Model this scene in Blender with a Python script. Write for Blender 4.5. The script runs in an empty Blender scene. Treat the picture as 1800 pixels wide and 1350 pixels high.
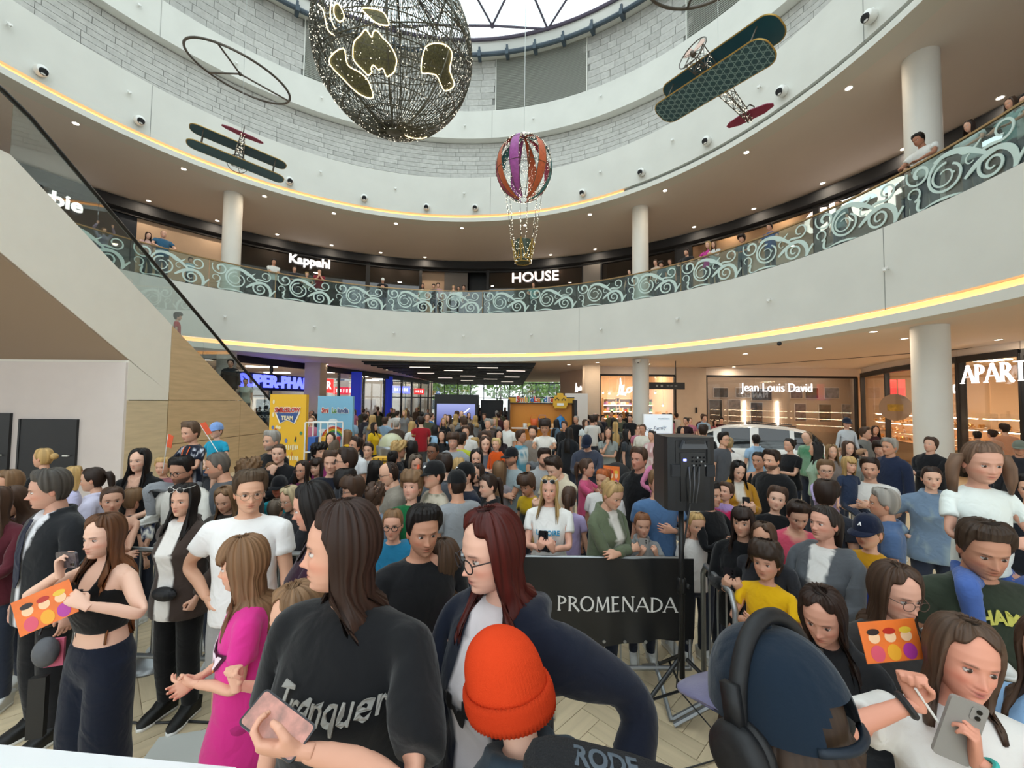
import bpy, math, random
import numpy as np
from mathutils import Vector, Matrix, Quaternion, noise as mnoise
from mathutils.kdtree import KDTree
rnd = random.Random(7)
SC = bpy.context.scene
COL = SC.collection
pi = math.pi

# ------------------------------------------------------------------ camera
FPX, PITCH, ROLL, EYE = 725.0, 0.044, -0.011, 2.2
cam_d = bpy.data.cameras.new('camera'); cam_o = bpy.data.objects.new('camera', cam_d); COL.objects.link(cam_o)
cam_d.sensor_width = 36.0; cam_d.lens = 36.0 * FPX / 1800.0; cam_d.clip_start = 0.05; cam_d.clip_end = 300
_cp, _sp, _cr, _sr = math.cos(PITCH), math.sin(PITCH), math.cos(ROLL), math.sin(ROLL)
_rt, _up, _fw = Vector((1, 0, 0)), Vector((0, -_sp, _cp)), Vector((0, _cp, _sp))
_r2, _u2 = _rt * _cr - _up * _sr, _rt * _sr + _up * _cr
cam_o.matrix_world = Matrix((( _r2.x, _u2.x, -_fw.x, 0), (_r2.y, _u2.y, -_fw.y, 0), (_r2.z, _u2.z, -_fw.z, EYE), (0, 0, 0, 1)))
SC.camera = cam_o

# ------------------------------------------------------------------ world, daylight, exposure
W = bpy.data.worlds.new('overcast_sky'); SC.world = W; W.use_nodes = True
bg = W.node_tree.nodes['Background']; bg.inputs[0].default_value = (0.86, 0.95, 0.98, 1); bg.inputs[1].default_value = 2.1
def area_light(name, loc, size, power, color, rot=(0, 0, 0), shape='DISK', size_y=None, spread=pi):
 d = bpy.data.lights.new(name, 'AREA'); d.shape = shape; d.size = size; d.energy = power; d.color = color; d.spread = spread
 if size_y: d.size_y = size_y
 o = bpy.data.objects.new(name, d); o.location = loc; o.rotation_euler = rot; COL.objects.link(o); return o
area_light('skylight_daylight', (-2.55, 7.72, 20.2), 22, 600, (0.93, 1.0, 0.97))
SC.view_settings.view_transform = 'Standard'; SC.view_settings.look = 'None'
SC.view_settings.exposure = 0.1; SC.view_settings.gamma = 1.0; SC.view_settings.use_curve_mapping = False
SC.cycles.use_denoising = True
SC.cycles.use_adaptive_sampling = True; SC.cycles.adaptive_threshold = 0.08
SC.cycles.max_bounces = 6; SC.cycles.diffuse_bounces = 3; SC.cycles.glossy_bounces = 3; SC.cycles.transmission_bounces = 4
SC.cycles.transparent_max_bounces = 10; SC.cycles.sample_clamp_indirect = 4.0
SC.cycles.caustics_reflective = False; SC.cycles.caustics_refractive = False

# ------------------------------------------------------------------ picture -> place helpers
AC = Vector((-2.55, 7.72, 0))          # axis of the round atrium
def ray(px, py):
 u, v = (px - 900) / FPX, (675 - py) / FPX
 u, v = u * _cr + v * _sr, -u * _sr + v * _cr
 return Vector((u, _cp - v * _sp, _sp + v * _cp))
def at(px, py, y):
 d = ray(px, py); return Vector((0, 0, EYE)) + d * (y / d.y)
def on_z(px, py, z):
 d = ray(px, py); return Vector((0, 0, EYE)) + d * ((z - EYE) / d.z)
def on_r(px, py, R):
 d = ray(px, py); d = d / d.y
 a = d.x * d.x + 1; b = -2 * (d.x * AC.x + AC.y); c = AC.x ** 2 + AC.y ** 2 - R * R
 return Vector((0, 0, EYE)) + d * ((-b + math.sqrt(b * b - 4 * a * c)) / (2 * a))
def ang(p): return math.atan2(p.y - AC.y, p.x - AC.x)
def pol(R, a, z): return Vector((AC.x + R * math.cos(a), AC.y + R * math.sin(a), z))

# ------------------------------------------------------------------ materials
MATS = {}
def _nt(m):
 m.use_nodes = True; t = m.node_tree; return t, t.nodes, t.links, t.nodes['Principled BSDF']
def mat(name, col, rough=0.6, metal=0.0, emit=None, es=0.0, bump=0.0, bscale=20.0, var=0.0, vscale=3.0, spec=0.5, vstretch=(1, 1, 1), rand=0.0, detail=4):
 if name in MATS: return MATS[name]
 m = bpy.data.materials.new(name); MATS[name] = m
 t, N, L, b = _nt(m)
 b.inputs['Base Color'].default_value = (*col, 1); b.inputs['Roughness'].default_value = rough
 b.inputs['Metallic'].default_value = metal; b.inputs['Specular IOR Level'].default_value = spec
 if emit: b.inputs['Emission Color'].default_value = (*emit, 1); b.inputs['Emission Strength'].default_value = es
 if bump or var:
  tc = N.new('ShaderNodeTexCoord'); mp = N.new('ShaderNodeMapping'); mp.inputs['Scale'].default_value = vstretch
  L.new(tc.outputs['Object'], mp.inputs[0])
 src = None
 if var:
  n = N.new('ShaderNodeTexNoise'); n.inputs['Scale'].default_value = vscale; n.inputs['Detail'].default_value = detail
  L.new(mp.outputs[0], n.inputs['Vector'])
  r = N.new('ShaderNodeMapRange'); r.inputs[1].default_value = 0.3; r.inputs[2].default_value = 0.7
  r.inputs[3].default_value = 1 - var; r.inputs[4].default_value = 1 + var
  L.new(n.outputs['Fac'], r.inputs[0]); src = r.outputs[0]
 if rand:
  oi = N.new('ShaderNodeObjectInfo'); r2 = N.new('ShaderNodeMapRange')
  r2.inputs[3].default_value = 1 - rand; r2.inputs[4].default_value = 1 + rand
  L.new(oi.outputs['Random'], r2.inputs[0])
  if src is None: src = r2.outputs[0]
  else:
   mu = N.new('ShaderNodeMath'); mu.operation = 'MULTIPLY'; L.new(src, mu.inputs[0]); L.new(r2.outputs[0], mu.inputs[1]); src = mu.outputs[0]
 if src is not None:
  vm = N.new('ShaderNodeVectorMath'); vm.operation = 'SCALE'; vm.inputs[0].default_value = col
  L.new(src, vm.inputs['Scale']); L.new(vm.outputs[0], b.inputs['Base Color'])
 if bump:
  n = N.new('ShaderNodeTexNoise'); n.inputs['Scale'].default_value = bscale; n.inputs['Detail'].default_value = 3
  L.new(mp.outputs[0], n.inputs['Vector'])
  bp = N.new('ShaderNodeBump'); bp.inputs['Strength'].default_value = bump; bp.inputs['Distance'].default_value = 0.02
  L.new(n.outputs['Fac'], bp.inputs['Height']); L.new(bp.outputs[0], b.inputs['Normal'])
 return m
def emat(name, col, es):
 if name in MATS: return MATS[name]
 return mat(name, tuple(min(c, 0.9) for c in col), 0.5, emit=col, es=es)
def glass_mat(name, tint=(1, 1, 1), gloss=0.12, rough=0.02):
 """thin pane: mostly lets light straight through, with a mirror share that grows at grazing angles"""
 if name in MATS: return MATS[name]
 m = bpy.data.materials.new(name); MATS[name] = m; t, N, L, b = _nt(m)
 N.remove(b); out = N['Material Output']
 tr = N.new('ShaderNodeBsdfTransparent'); tr.inputs[0].default_value = (*tint, 1)
 gl = N.new('ShaderNodeBsdfGlossy'); gl.inputs['Roughness'].default_value = rough
 lw = N.new('ShaderNodeLayerWeight'); lw.inputs[0].default_value = 0.35
 mr = N.new('ShaderNodeMapRange'); mr.inputs[3].default_value = gloss; mr.inputs[4].default_value = min(1, gloss + 0.28)
 mx = N.new('ShaderNodeMixShader')
 L.new(lw.outputs['Facing'], mr.inputs[0]); L.new(mr.outputs[0], mx.inputs[0]); L.new(tr.outputs[0], mx.inputs[1]); L.new(gl.outputs[0], mx.inputs[2])
 L.new(mx.outputs[0], out.inputs[0]); return m
def col_mat(name, rough, bump=0.0, bscale=60.0, spec=0.4, sss=0.0, sheen=0.0, wrinkle=0.0):
 """surface whose own colour is stored per vertex in the attribute Col"""
 if name in MATS: return MATS[name]
 m = bpy.data.materials.new(name); MATS[name] = m; t, N, L, b = _nt(m)
 a = N.new('ShaderNodeAttribute'); a.attribute_name = 'Col'; L.new(a.outputs['Color'], b.inputs['Base Color'])
 b.inputs['Roughness'].default_value = rough; b.inputs['Specular IOR Level'].default_value = spec
 if sss: b.inputs['Subsurface Weight'].default_value = sss; b.inputs['Subsurface Radius'].default_value = (0.01, 0.004, 0.002)
 if sheen: b.inputs['Sheen Weight'].default_value = sheen
 if bump or wrinkle:
  tc = N.new('ShaderNodeTexCoord'); last = None
  for st, scl, dist in ((bump, bscale, 0.004), (wrinkle, 9.0, 0.03)):
   if not st: continue
   n = N.new('ShaderNodeTexNoise'); n.inputs['Scale'].default_value = scl; n.inputs['Detail'].default_value = 2
   n.inputs['Distortion'].default_value = 0.8 if scl < 20 else 0
   L.new(tc.outputs['Object'], n.inputs['Vector'])
   bp = N.new('ShaderNodeBump'); bp.inputs['Strength'].default_value = st; bp.inputs['Distance'].default_value = dist
   L.new(n.outputs['Fac'], bp.inputs['Height'])
   if last: L.new(last.outputs[0], bp.inputs['Normal'])
   last = bp
  L.new(last.outputs[0], b.inputs['Normal'])
 return m
def s2l(h):
 """'#rrggbb' or (r,g,b) 0-255 sRGB -> linear"""
 if isinstance(h, str): h = h.lstrip('#'); h = tuple(int(h[i:i + 2], 16) for i in (0, 2, 4))
 return tuple(((c / 255) / 12.92 if c / 255 <= 0.04045 else ((c / 255 + 0.055) / 1.055) ** 2.4) for c in h)

# ------------------------------------------------------------------ mesh building
class MB:
 def __init__(s): s.v, s.f, s.m, s.c = [], [], [], []
 def add(s, vs, fs, mi=0, col=None):
  o = len(s.v); s.v += [tuple(v) for v in vs]; s.f += [tuple(i + o for i in f) for f in fs]; s.m += [mi] * len(fs)
  s.c += [col] * len(vs); return s
 def box(s, c, d, rz=0.0, mi=0, rot=None, col=None):
  x, y, z = d[0] / 2, d[1] / 2, d[2] / 2
  M_ = rot if rot is not None else Matrix.Rotation(rz, 3, 'Z'); c = Vector(c)
  vs = [c + M_ @ Vector((sx * x, sy * y, sz * z)) for sx in (-1, 1) for sy in (-1, 1) for sz in (-1, 1)]
  return s.add(vs, [(0, 1, 3, 2), (4, 6, 7, 5), (0, 4, 5, 1), (2, 3, 7, 6), (0, 2, 6, 4), (1, 5, 7, 3)], mi, col)
 def tube(s, pts, r, n=8, mi=0, cap=True, closed=False, col=None, up=None):
  pts = [Vector(p) for p in pts]; k = len(pts); rr = r if isinstance(r, (list, tuple)) else [r] * k
  vs, fs = [], []; prev = None
  for i, p in enumerate(pts):
   if closed: t = pts[(i + 1) % k] - pts[i - 1]
   else: t = pts[min(i + 1, k - 1)] - pts[max(i - 1, 0)]
   t = t.normalized() if t.length > 1e-9 else Vector((0, 0, 1))
   if prev is None:
    u = Vector(up) if up else (Vector((0, 0, 1)) if abs(t.z) < 0.9 else Vector((1, 0, 0)))
    a = t.cross(u).normalized()
   else:
    a = prev - t * prev.dot(t); a = a.normalized() if a.length > 1e-6 else t.orthogonal().normalized()
   prev = a; b = t.cross(a)
   for j in range(n):
    w = 2 * pi * j / n; vs.append(p + (a * math.cos(w) + b * math.sin(w)) * rr[i])
  for i in range(k if closed else k - 1):
   i2 = (i + 1) % k
   for j in range(n): fs.append((i * n + j, i * n + (j + 1) % n, i2 * n + (j + 1) % n, i2 * n + j))
  if cap and not closed: fs += [tuple(range(n - 1, -1, -1)), tuple((k - 1) * n + j for j in range(n))]
  return s.add(vs, fs, mi, col)
 def lathe(s, c, prof, n=24, mi=0, axis=None, col=None):
  """prof: (radius, height) pairs; axis: direction of height"""
  c = Vector(c); ax = Vector(axis).normalized() if axis is not None else Vector((0, 0, 1)); a = ax.orthogonal().normalized(); b = ax.cross(a)
  vs, fs = [], []; k = len(prof)
  for r, h in prof:
   for j in range(n):
    w = 2 * pi * j / n; vs.append(c + ax * h + (a * math.cos(w) + b * math.sin(w)) * r)
  for i in range(k - 1):
   for j in range(n): fs.append((i * n + j, i * n + (j + 1) % n, (i + 1) * n + (j + 1) % n, (i + 1) * n + j))
  fs += [tuple(range(n - 1, -1, -1)), tuple((k - 1) * n + j for j in range(n))]
  return s.add(vs, fs, mi, col)
 def revolve(s, prof, a0, a1, n, mi=0, closed=True, C=None):
  """sweep a closed (r, z) profile round the atrium axis from angle a0 to a1"""
  C = AC if C is None else C; vs, fs = [], []; k = len(prof)
  for i in range(n + 1):
   a = a0 + (a1 - a0) * i / n; ca, sa = math.cos(a), math.sin(a)
   vs += [(C.x + r * ca, C.y + r * sa, z) for r, z in prof]
  for i in range(n):
   for j in range(k if closed else k - 1):
    j2 = (j + 1) % k; fs.append((i * k + j, (i + 1) * k + j, (i + 1) * k + j2, i * k + j2))
  if closed and abs(a1 - a0) < 2 * pi - 1e-4: fs += [tuple(range(k)), tuple(n * k + j for j in range(k - 1, -1, -1))]
  return s.add(vs, fs, mi)
 def prism(s, poly, c, ex, ey, thick, mi=0, col=None):
  """extrude a 2-D polygon lying in the plane spanned by ex, ey about c by thick along ex x ey"""
  c, ex, ey = Vector(c), Vector(ex), Vector(ey); nz = ex.cross(ey).normalized() * thick; k = len(poly)
  a = [c + ex * x + ey * y for x, y in poly]; vs = a + [p + nz for p in a]
  fs = [tuple(range(k - 1, -1, -1)), tuple(k + i for i in range(k))] + [(i, (i + 1) % k, k + (i + 1) % k, k + i) for i in range(k)]
  return s.add(vs, fs, mi, col)
 def sphere(s, c, r, nu=16, nv=10, mi=0, scale=(1, 1, 1), rot=None, col=None):
  c = Vector(c); R = rot if rot is not None else Matrix.Identity(3); vs = [c + R @ Vector((0, 0, r * scale[2]))]; fs = []
  for i in range(1, nv):
   t = pi * i / nv
   for j in range(nu):
    w = 2 * pi * j / nu
    vs.append(c + R @ Vector((r * math.sin(t) * math.cos(w) * scale[0], r * math.sin(t) * math.sin(w) * scale[1], r * math.cos(t) * scale[2])))
  vs.append(c + R @ Vector((0, 0, -r * scale[2]))); last = len(vs) - 1
  for j in range(nu): fs.append((0, 1 + j, 1 + (j + 1) % nu)); fs.append((last, last - nu + (j + 1) % nu, last - nu + j))
  for i in range(nv - 2):
   for j in range(nu): a = 1 + i * nu; fs.append((a + j, a + nu + j, a + nu + (j + 1) % nu, a + (j + 1) % nu))
  return s.add(vs, fs, mi, col)
 def mesh(s, name, mats, smooth=False):
  me = bpy.data.meshes.new(name); me.from_pydata(s.v, [], s.f)
  for m_ in (mats if isinstance(mats, (list, tuple)) else [mats]): me.materials.append(m_)
  if any(s.m): me.polygons.foreach_set('material_index', s.m)
  if any(c is not None for c in s.c):
   at_ = me.color_attributes.new('Col', 'FLOAT_COLOR', 'POINT')
   at_.data.foreach_set('color', np.array([(*(c if c is not None else (0.5, 0.5, 0.5)), 1.0) for c in s.c], np.float32).ravel())
  if smooth: me.polygons.foreach_set('use_smooth', [True] * len(me.polygons))
  me.update(); return me
 def build(s, name, mats, parent=None, smooth=False, loc=None):
  return obj(name, s.mesh(name, mats, smooth), parent, loc)
def obj(name, me, parent=None, loc=None):
 o = bpy.data.objects.new(name, me); COL.objects.link(o)
 if parent is not None: o.parent = parent
 if loc is not None: o.location = loc
 return o
def tag(o, label=None, cat=None, group=None, kind=None):
 if label: o['label'] = label
 if cat: o['category'] = cat
 if group: o['group'] = group
 if kind: o['kind'] = kind
 return o
def empty(name, loc=(0, 0, 0), rz=0.0, label=None, cat=None, group=None):
 o = bpy.data.objects.new(name, None); COL.objects.link(o); o.location = loc; o.rotation_euler.z = rz; o.empty_display_size = 0.1
 return tag(o, label, cat, group)
def auto_smooth(o, deg=40):
 me = o.data; me.polygons.foreach_set('use_smooth', [True] * len(me.polygons))
 try: me.set_sharp_from_angle(angle=math.radians(deg))
 except Exception: pass
 return o
WORK = bpy.data.scenes.new('workshop')      # a bare second scene: modifiers and lettering are worked out there, away from the crowd
def work_mesh(o):
 vl = WORK.view_layers[0]; vl.update(); return bpy.data.meshes.new_from_object(o.evaluated_get(vl.depsgraph))
def text_mesh(txt, size, depth, mats, name='lettering', bold=0.0, shear=0.0, xscale=1.0, spacing=1.0, align='CENTER', wave=None):
 """lettering as a mesh standing in the local XZ plane, front towards -Y"""
 cu = bpy.data.curves.new('txt', 'FONT'); cu.body = txt; cu.size = size; cu.extrude = depth / 2; cu.offset = bold; cu.shear = shear
 cu.align_x = align; cu.align_y = 'CENTER'; cu.space_character = spacing; cu.resolution_u = 3
 o = bpy.data.objects.new('txt', cu); WORK.collection.objects.link(o)
 me = work_mesh(o); bpy.data.objects.remove(o); bpy.data.curves.remove(cu)
 co = np.empty(len(me.vertices) * 3, np.float32); me.vertices.foreach_get('co', co); co = co.reshape(-1, 3)
 x, y, z = co[:, 0] * xscale, co[:, 1].copy(), co[:, 2].copy()
 if wave: y = y + wave(x)
 me.vertices.foreach_set('co', np.stack([x, -z, y], 1).astype(np.float32).ravel()); me.name = name
 me.materials.clear()
 for m_ in (mats if isinstance(mats, (list, tuple)) else [mats]): me.materials.append(m_)
 me.update(); return me
def sign(name, txt, size, m, loc, rz, label=None, cat='sign', parent=None, depth=0.06, **k):
 o = obj(name, text_mesh(txt, size, depth, m, name, **k), parent, loc); o.rotation_euler.z = rz
 if parent is None: tag(o, label, cat)
 return o
# ================================================================== the building
Z_LED, Z_LIP, Z_FL2, Z_RAIL, Z_LIP2, Z_PAR, Z_RB, Z_RT = 4.25, 4.02, 6.23, 7.28, 10.40, 12.47, 15.54, 16.97
R1, R2, R3, RC, RS2 = 10.97, 10.80, 12.65, 12.2, 16.3
A0, A1 = math.radians(-60), math.radians(240)      # the rings run on past the frame on both sides
def struct(o): o['kind'] = 'structure'; return o
m_plaster = mat('white_plaster', s2l('#d9d9d2'), 0.75, var=0.035, vscale=0.9, bump=0.05, bscale=6)
m_soffit = mat('grey_soffit_paint', s2l('#e2dbd4'), 0.8, var=0.02, vscale=0.5)
m_soffit1 = mat('beige_soffit_paint', s2l('#e6d9cd'), 0.75, var=0.02, vscale=0.5)
m_lip = mat('lip_paint', s2l('#dcdcd4'), 0.6)
m_joint = mat('joint_grey', s2l('#8d8f8a'), 0.8)
m_black = mat('black_paint', s2l('#17181b'), 0.5, var=0.1)
m_dark = mat('charcoal_metal', s2l('#26282c'), 0.75)
m_navy = mat('navy_panel', s2l('#16202c'), 0.35)
m_brass = mat('brass_rail', s2l('#a98a62'), 0.35, 0.7)
m_col = mat('column_plaster', s2l('#dcdad3'), 0.6, bump=0.08, bscale=30, var=0.02, vscale=2)
m_led = emat('warm_led_strip', (1.0, 0.50, 0.19), 1.35)
m_spot = emat('downlight_lens', (1.0, 0.86, 0.68), 14.0)
m_chrome = mat('white_metal', s2l('#e6e6e2'), 0.35, 0.1)

# --- ground floor slab, herringbone planks near the camera
m_plank = mat('pale_oak_plank', s2l('#d3c09f'), 0.42, var=0.10, vscale=2.2, vstretch=(0.6, 9, 1), bump=0.05, bscale=30, rand=0.10, spec=0.45)
m_floor = mat('pale_wood_floor', s2l('#c6b292'), 0.45, var=0.08, vscale=1.5)
floor = struct(MB().box((0, 18, -0.06), (70, 60, 0.10)).build('floor', m_floor))
PL, PW, GAP = 0.90, 0.15, 0.004
plank_me = MB().box((0, 0, -0.008), (PL - GAP, PW - GAP, 0.016)).mesh('plank', m_plank)
def herringbone(x0, x1, y0, y1):
 """plank centres and headings of a herringbone laid at 45 degrees to the axis"""
 out = []; c45 = math.cos(pi / 4); n = int(PL / PW + 0.5)
 for i in range(-95, 96):
  for j in range(-16, 17):
   for kind in (0, 1):
    # stair-stepped lattice of L-shaped pairs
    bx, by = i * PW + j * PL, i * PW - j * PL
    if kind == 0: cx, cy, h = bx + PL / 2, by + PW / 2, 0.0
    else: cx, cy, h = bx + PW / 2, by + PW + PL / 2, pi / 2
    X, Y = c45 * (cx - cy), c45 * (cx + cy)
    if x0 < X < x1 and y0 < Y < y1: out.append((X, Y, h + pi / 4))
 return out
planks = sorted(herringbone(-9, 9, 0.9, 13.5), key=lambda p: p[1] * p[1] + 0.6 * p[0] * p[0])
seen = [p for p in planks if abs(p[0]) < 1.35 * p[1] + 0.5]
for X, Y, h in seen[:290]:
 o = obj('plank', plank_me, floor, (X, Y, 0.0)); o.rotation_euler.z = h
restm = MB()
for X, Y, h in seen[290:]:
 c, s_ = math.cos(h), math.sin(h); ax, ay = (PL - GAP) / 2, (PW - GAP) / 2
 restm.add([(X + c * a - s_ * b, Y + s_ * a + c * b, z) for z in (0.0, -0.012) for a, b in ((-ax, -ay), (ax, -ay), (ax, ay), (-ax, ay))],
    [(0, 1, 2, 3), (0, 4, 5, 1), (1, 5, 6, 2), (2, 6, 7, 3), (3, 7, 4, 0)])
tag(restm.build('plank_field', m_plank, floor), kind='stuff')

# --- level 1 ring: fascia, lit cove, lip, ceiling under it
fas = struct(MB().revolve([(R1, Z_FL2), (R1, Z_LED + 0.14), (R1 + 0.16, Z_LED + 0.14), (R1 + 0.5, Z_LED + 0.3), (R1 + 0.5, Z_FL2)], A0, A1, 150).build('wall_fascia', m_plaster, smooth=False))
auto_smooth(fas)
o = MB().revolve([(R1 + 0.03, Z_LED - 0.02), (R1 + 0.13, Z_LED + 0.13), (R1 + 0.15, Z_LED + 0.13), (R1 + 0.15, Z_LED - 0.02)], A0, A1, 150).build('led_strip', m_led, fas); auto_smooth(o)
o = MB().revolve([(R1 - 0.03, Z_LED - 0.03), (R1 - 0.03, Z_LIP), (R1 + 0.5, Z_LIP), (R1 + 0.5, Z_LED - 0.03)], A0, A1, 150).build('lip', m_lip, fas); auto_smooth(o)
for px in (1018, 1557):
 a = ang(on_r(px, 560, R1)); MB().box(pol(R1 - 0.001, a, (Z_LED + Z_FL2) / 2 + 0.05), (0.012, 0.012, Z_FL2 - Z_LED - 0.1), rz=a).build('panel_joint', m_joint, fas)
struct(auto_smooth(MB().revolve([(R1 + 0.4, Z_LIP + 0.02), (19.0, Z_LIP + 0.02), (19.0, Z_LIP + 0.2), (R1 + 0.4, Z_LIP + 0.2)], A0, A1, 120).build('ceiling_ground', m_soffit1)))
m_groove = mat('dark_groove', s2l('#2b2420'), 0.7)
struct(auto_smooth(MB().revolve([(17.5, Z_LIP + 0.015), (17.68, Z_LIP + 0.015), (17.68, Z_LIP + 0.03), (17.5, Z_LIP + 0.03)], math.radians(-20), math.radians(62), 60).build('trim_1', m_groove)))
# floor of level 1
m_fl2 = mat('gallery_floor', s2l('#a8927c'), 0.35, var=0.05)
struct(auto_smooth(MB().revolve([(R1 + 0.45, Z_FL2 - 0.25), (RS2 + 1.5, Z_FL2 - 0.25), (RS2 + 1.5, Z_FL2), (R1 + 0.45, Z_FL2)], A0, A1, 120).build('floor_gallery', m_fl2)))
# --- level 2 ring (upper fascia), its soffit
fas2 = struct(auto_smooth(MB().revolve([(R2, Z_PAR), (R2, Z_LIP2 + 0.33), (R2 + 0.16, Z_LIP2 + 0.33), (R2 + 0.5, Z_LIP2 + 0.5), (R2 + 0.5, Z_PAR)], A0, A1, 150).build('wall_upper_fascia', m_plaster)))
A_on, A_off = ang(on_r(1095, 345, R2)), A1
auto_smooth(MB().revolve([(R2 + 0.03, Z_LIP2 + 0.19), (R2 + 0.13, Z_LIP2 + 0.32), (R2 + 0.15, Z_LIP2 + 0.32), (R2 + 0.15, Z_LIP2 + 0.19)], A_on, A_off, 100).build('led_strip', m_led, fas2))
auto_smooth(MB().revolve([(R2 + 0.10, Z_LIP2 + 0.19), (R2 + 0.10, Z_LIP2 + 0.31), (R2 + 0.16, Z_LIP2 + 0.31), (R2 + 0.16, Z_LIP2 + 0.19)], A0, A_on, 60).build('cove_back', m_joint, fas2))
auto_smooth(MB().revolve([(R2 - 0.04, Z_LIP2 + 0.18), (R2 - 0.04, Z_LIP2), (R2 + 0.5, Z_LIP2), (R2 + 0.5, Z_LIP2 + 0.18)], A0, A1, 150).build('lip', m_lip, fas2))
for px, py in ((266, 190), (862, 345), (1518, 40)):
 a = ang(on_r(px, py, R2)); MB().box(pol(R2 - 0.001, a, (Z_LIP2 + 0.3 + Z_PAR) / 2), (0.012, 0.014, Z_PAR - Z_LIP2 - 0.32), rz=a).build('panel_joint', m_joint, fas2)
struct(auto_smooth(MB().revolve([(R2 + 0.4, Z_LIP2 + 0.02), (17.5, Z_LIP2 + 0.02), (17.5, Z_LIP2 + 0.2), (R2 + 0.4, Z_LIP2 + 0.2)], A0, A1, 120).build('ceiling_gallery', m_soffit)))
struct(auto_smooth(MB().revolve([(R2 + 0.3, Z_PAR - 0.35), (13.6, Z_PAR - 0.35), (13.6, Z_PAR - 0.2), (R2 + 0.3, Z_PAR - 0.2)], A0, A1, 120).build('floor_upper_gallery', m_soffit)))
# --- brick clad wall behind the parapet, white ring above, brick + louvre wall up to the skylight
m_brick = mat('grey_stone_brick', s2l('#bbbab5'), 0.85, var=0.12, vscale=5, bump=0.3, bscale=18, rand=0.10)
m_mortar = mat('mortar', s2l('#8c8d89'), 0.9)
RB = 13.05
def brick_wall(name, z0, z1, ch, ln, aview, skip=()):
 base = struct(auto_smooth(MB().revolve([(RB + 0.05, z0), (RB + 0.25, z0), (RB + 0.25, z1), (RB + 0.05, z1)], A0, A1, 120).build(name, m_mortar)))
 da = ln / RB; spots = []; nrow = int((z1 - z0) / ch)
 nb = int((A1 - A0) / da)
 mes = []
 for w in (1.0, 0.62):
  b = MB(); n = 3; hw = da * w / 2 - 0.008 / RB
  b.revolve([(RB, -ch / 2 + 0.008), (RB, ch / 2 - 0.008), (RB + 0.07, ch / 2 - 0.008), (RB + 0.07, -ch / 2 + 0.008)], -hw, hw, n, C=Vector((0, 0, 0)))
  mes.append(b.mesh('brick', m_brick))
 for r in range(nrow):
  a = A0 + (rnd.random()) * da; z = z0 + (r + 0.5) * ch
  while a < A1:
   k = 0 if rnd.random() < 0.6 else 1; w = da * (1.0, 0.62)[k]; ca = a + w / 2; a += w
   if any(s0 < ca < s1 for s0, s1 in skip): continue
   spots.append((ca, z, k))
 front = [s_ for s_ in spots if aview[0] < s_[0] < aview[1]]; front.sort(key=lambda s_: (abs(s_[0] - 0.5 * (aview[0] + aview[1]))))
 for ca, z, k in front[:295]:
  o = obj('brick', mes[k], base, (AC.x + rnd.uniform(-.006, .006), AC.y, z)); o.rotation_euler.z = ca
 rest = front[295:] + [s_ for s_ in spots if not (aview[0] < s_[0] < aview[1])]
 b = MB()
 for ca, z, k in rest:
  hw = da * (1.0, 0.62)[k] / 2 - 0.008 / RB
  b.revolve([(RB, z - ch / 2 + 0.008), (RB, z + ch / 2 - 0.008), (RB + 0.06, z + ch / 2 - 0.008), (RB + 0.06, z - ch / 2 + 0.008)], ca - hw, ca + hw, 2)
 tag(b.build('brick_field', m_brick, base), kind='stuff'); return base
brick_wall('wall_brick', 12.35, Z_RB + 0.15, 0.225, 1.05, (math.radians(35), math.radians(150)))
ring = struct(auto_smooth(MB().revolve([(R3, Z_RT), (R3, Z_RB), (R3 + 0.5, Z_RB), (R3 + 0.5, Z_RT)], A0, A1, 150).build('wall_ring', m_plaster)))
for px, py in ((865, 215), (283, 30)):
 a = ang(on_r(px, py, R3)); MB().box(pol(R3 - 0.001, a, (Z_RB + Z_RT) / 2), (0.012, 0.014, Z_RT - Z_RB), rz=a).build('panel_joint', m_joint, ring)
LV = [(ang(on_r(1032, 90, RB)), ang(on_r(872, 130, RB))), (ang(on_r(600, 90, RB)), ang(on_r(535, 90, RB))), (ang(on_r(1330, 10, RB)), ang(on_r(1207, 25, RB)))]
LV = [(min(a, b), max(a, b)) for a, b in LV]
upw = brick_wall('wall_top_brick', Z_RT - 0.1, 20.05, 0.34, 0.72, (math.radians(40), math.radians(140)), LV)
m_louv = mat('louvre_grey', s2l('#b9bbb3'), 0.6)
for a0, a1 in LV:
 lv = struct(auto_smooth(MB().revolve([(RB + 0.02, Z_RT - 0.1), (RB + 0.05, Z_RT - 0.1), (RB + 0.05, 20.05), (RB + 0.02, 20.05)], a0, a1, 12).build('wall_louvre', mat('louvre_back', s2l('#a9aba3'), 0.8))))
 b = MB(); z = Z_RT
 while z < 20.0:
  b.revolve([(RB - 0.035, z), (RB + 0.015, z + 0.04), (RB + 0.015, z + 0.06), (RB - 0.035, z + 0.02)], a0 + 0.003, a1 - 0.003, 10); z += 0.085
 tag(b.build('louvre_slats', m_louv, lv), kind='stuff')
 for a in (a0, a1): MB().box(pol(RB - 0.02, a, (Z_RT + 20) / 2), (0.06, 0.05, 20 - Z_RT), rz=a).build('louvre_frame', m_lip, lv)
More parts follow.
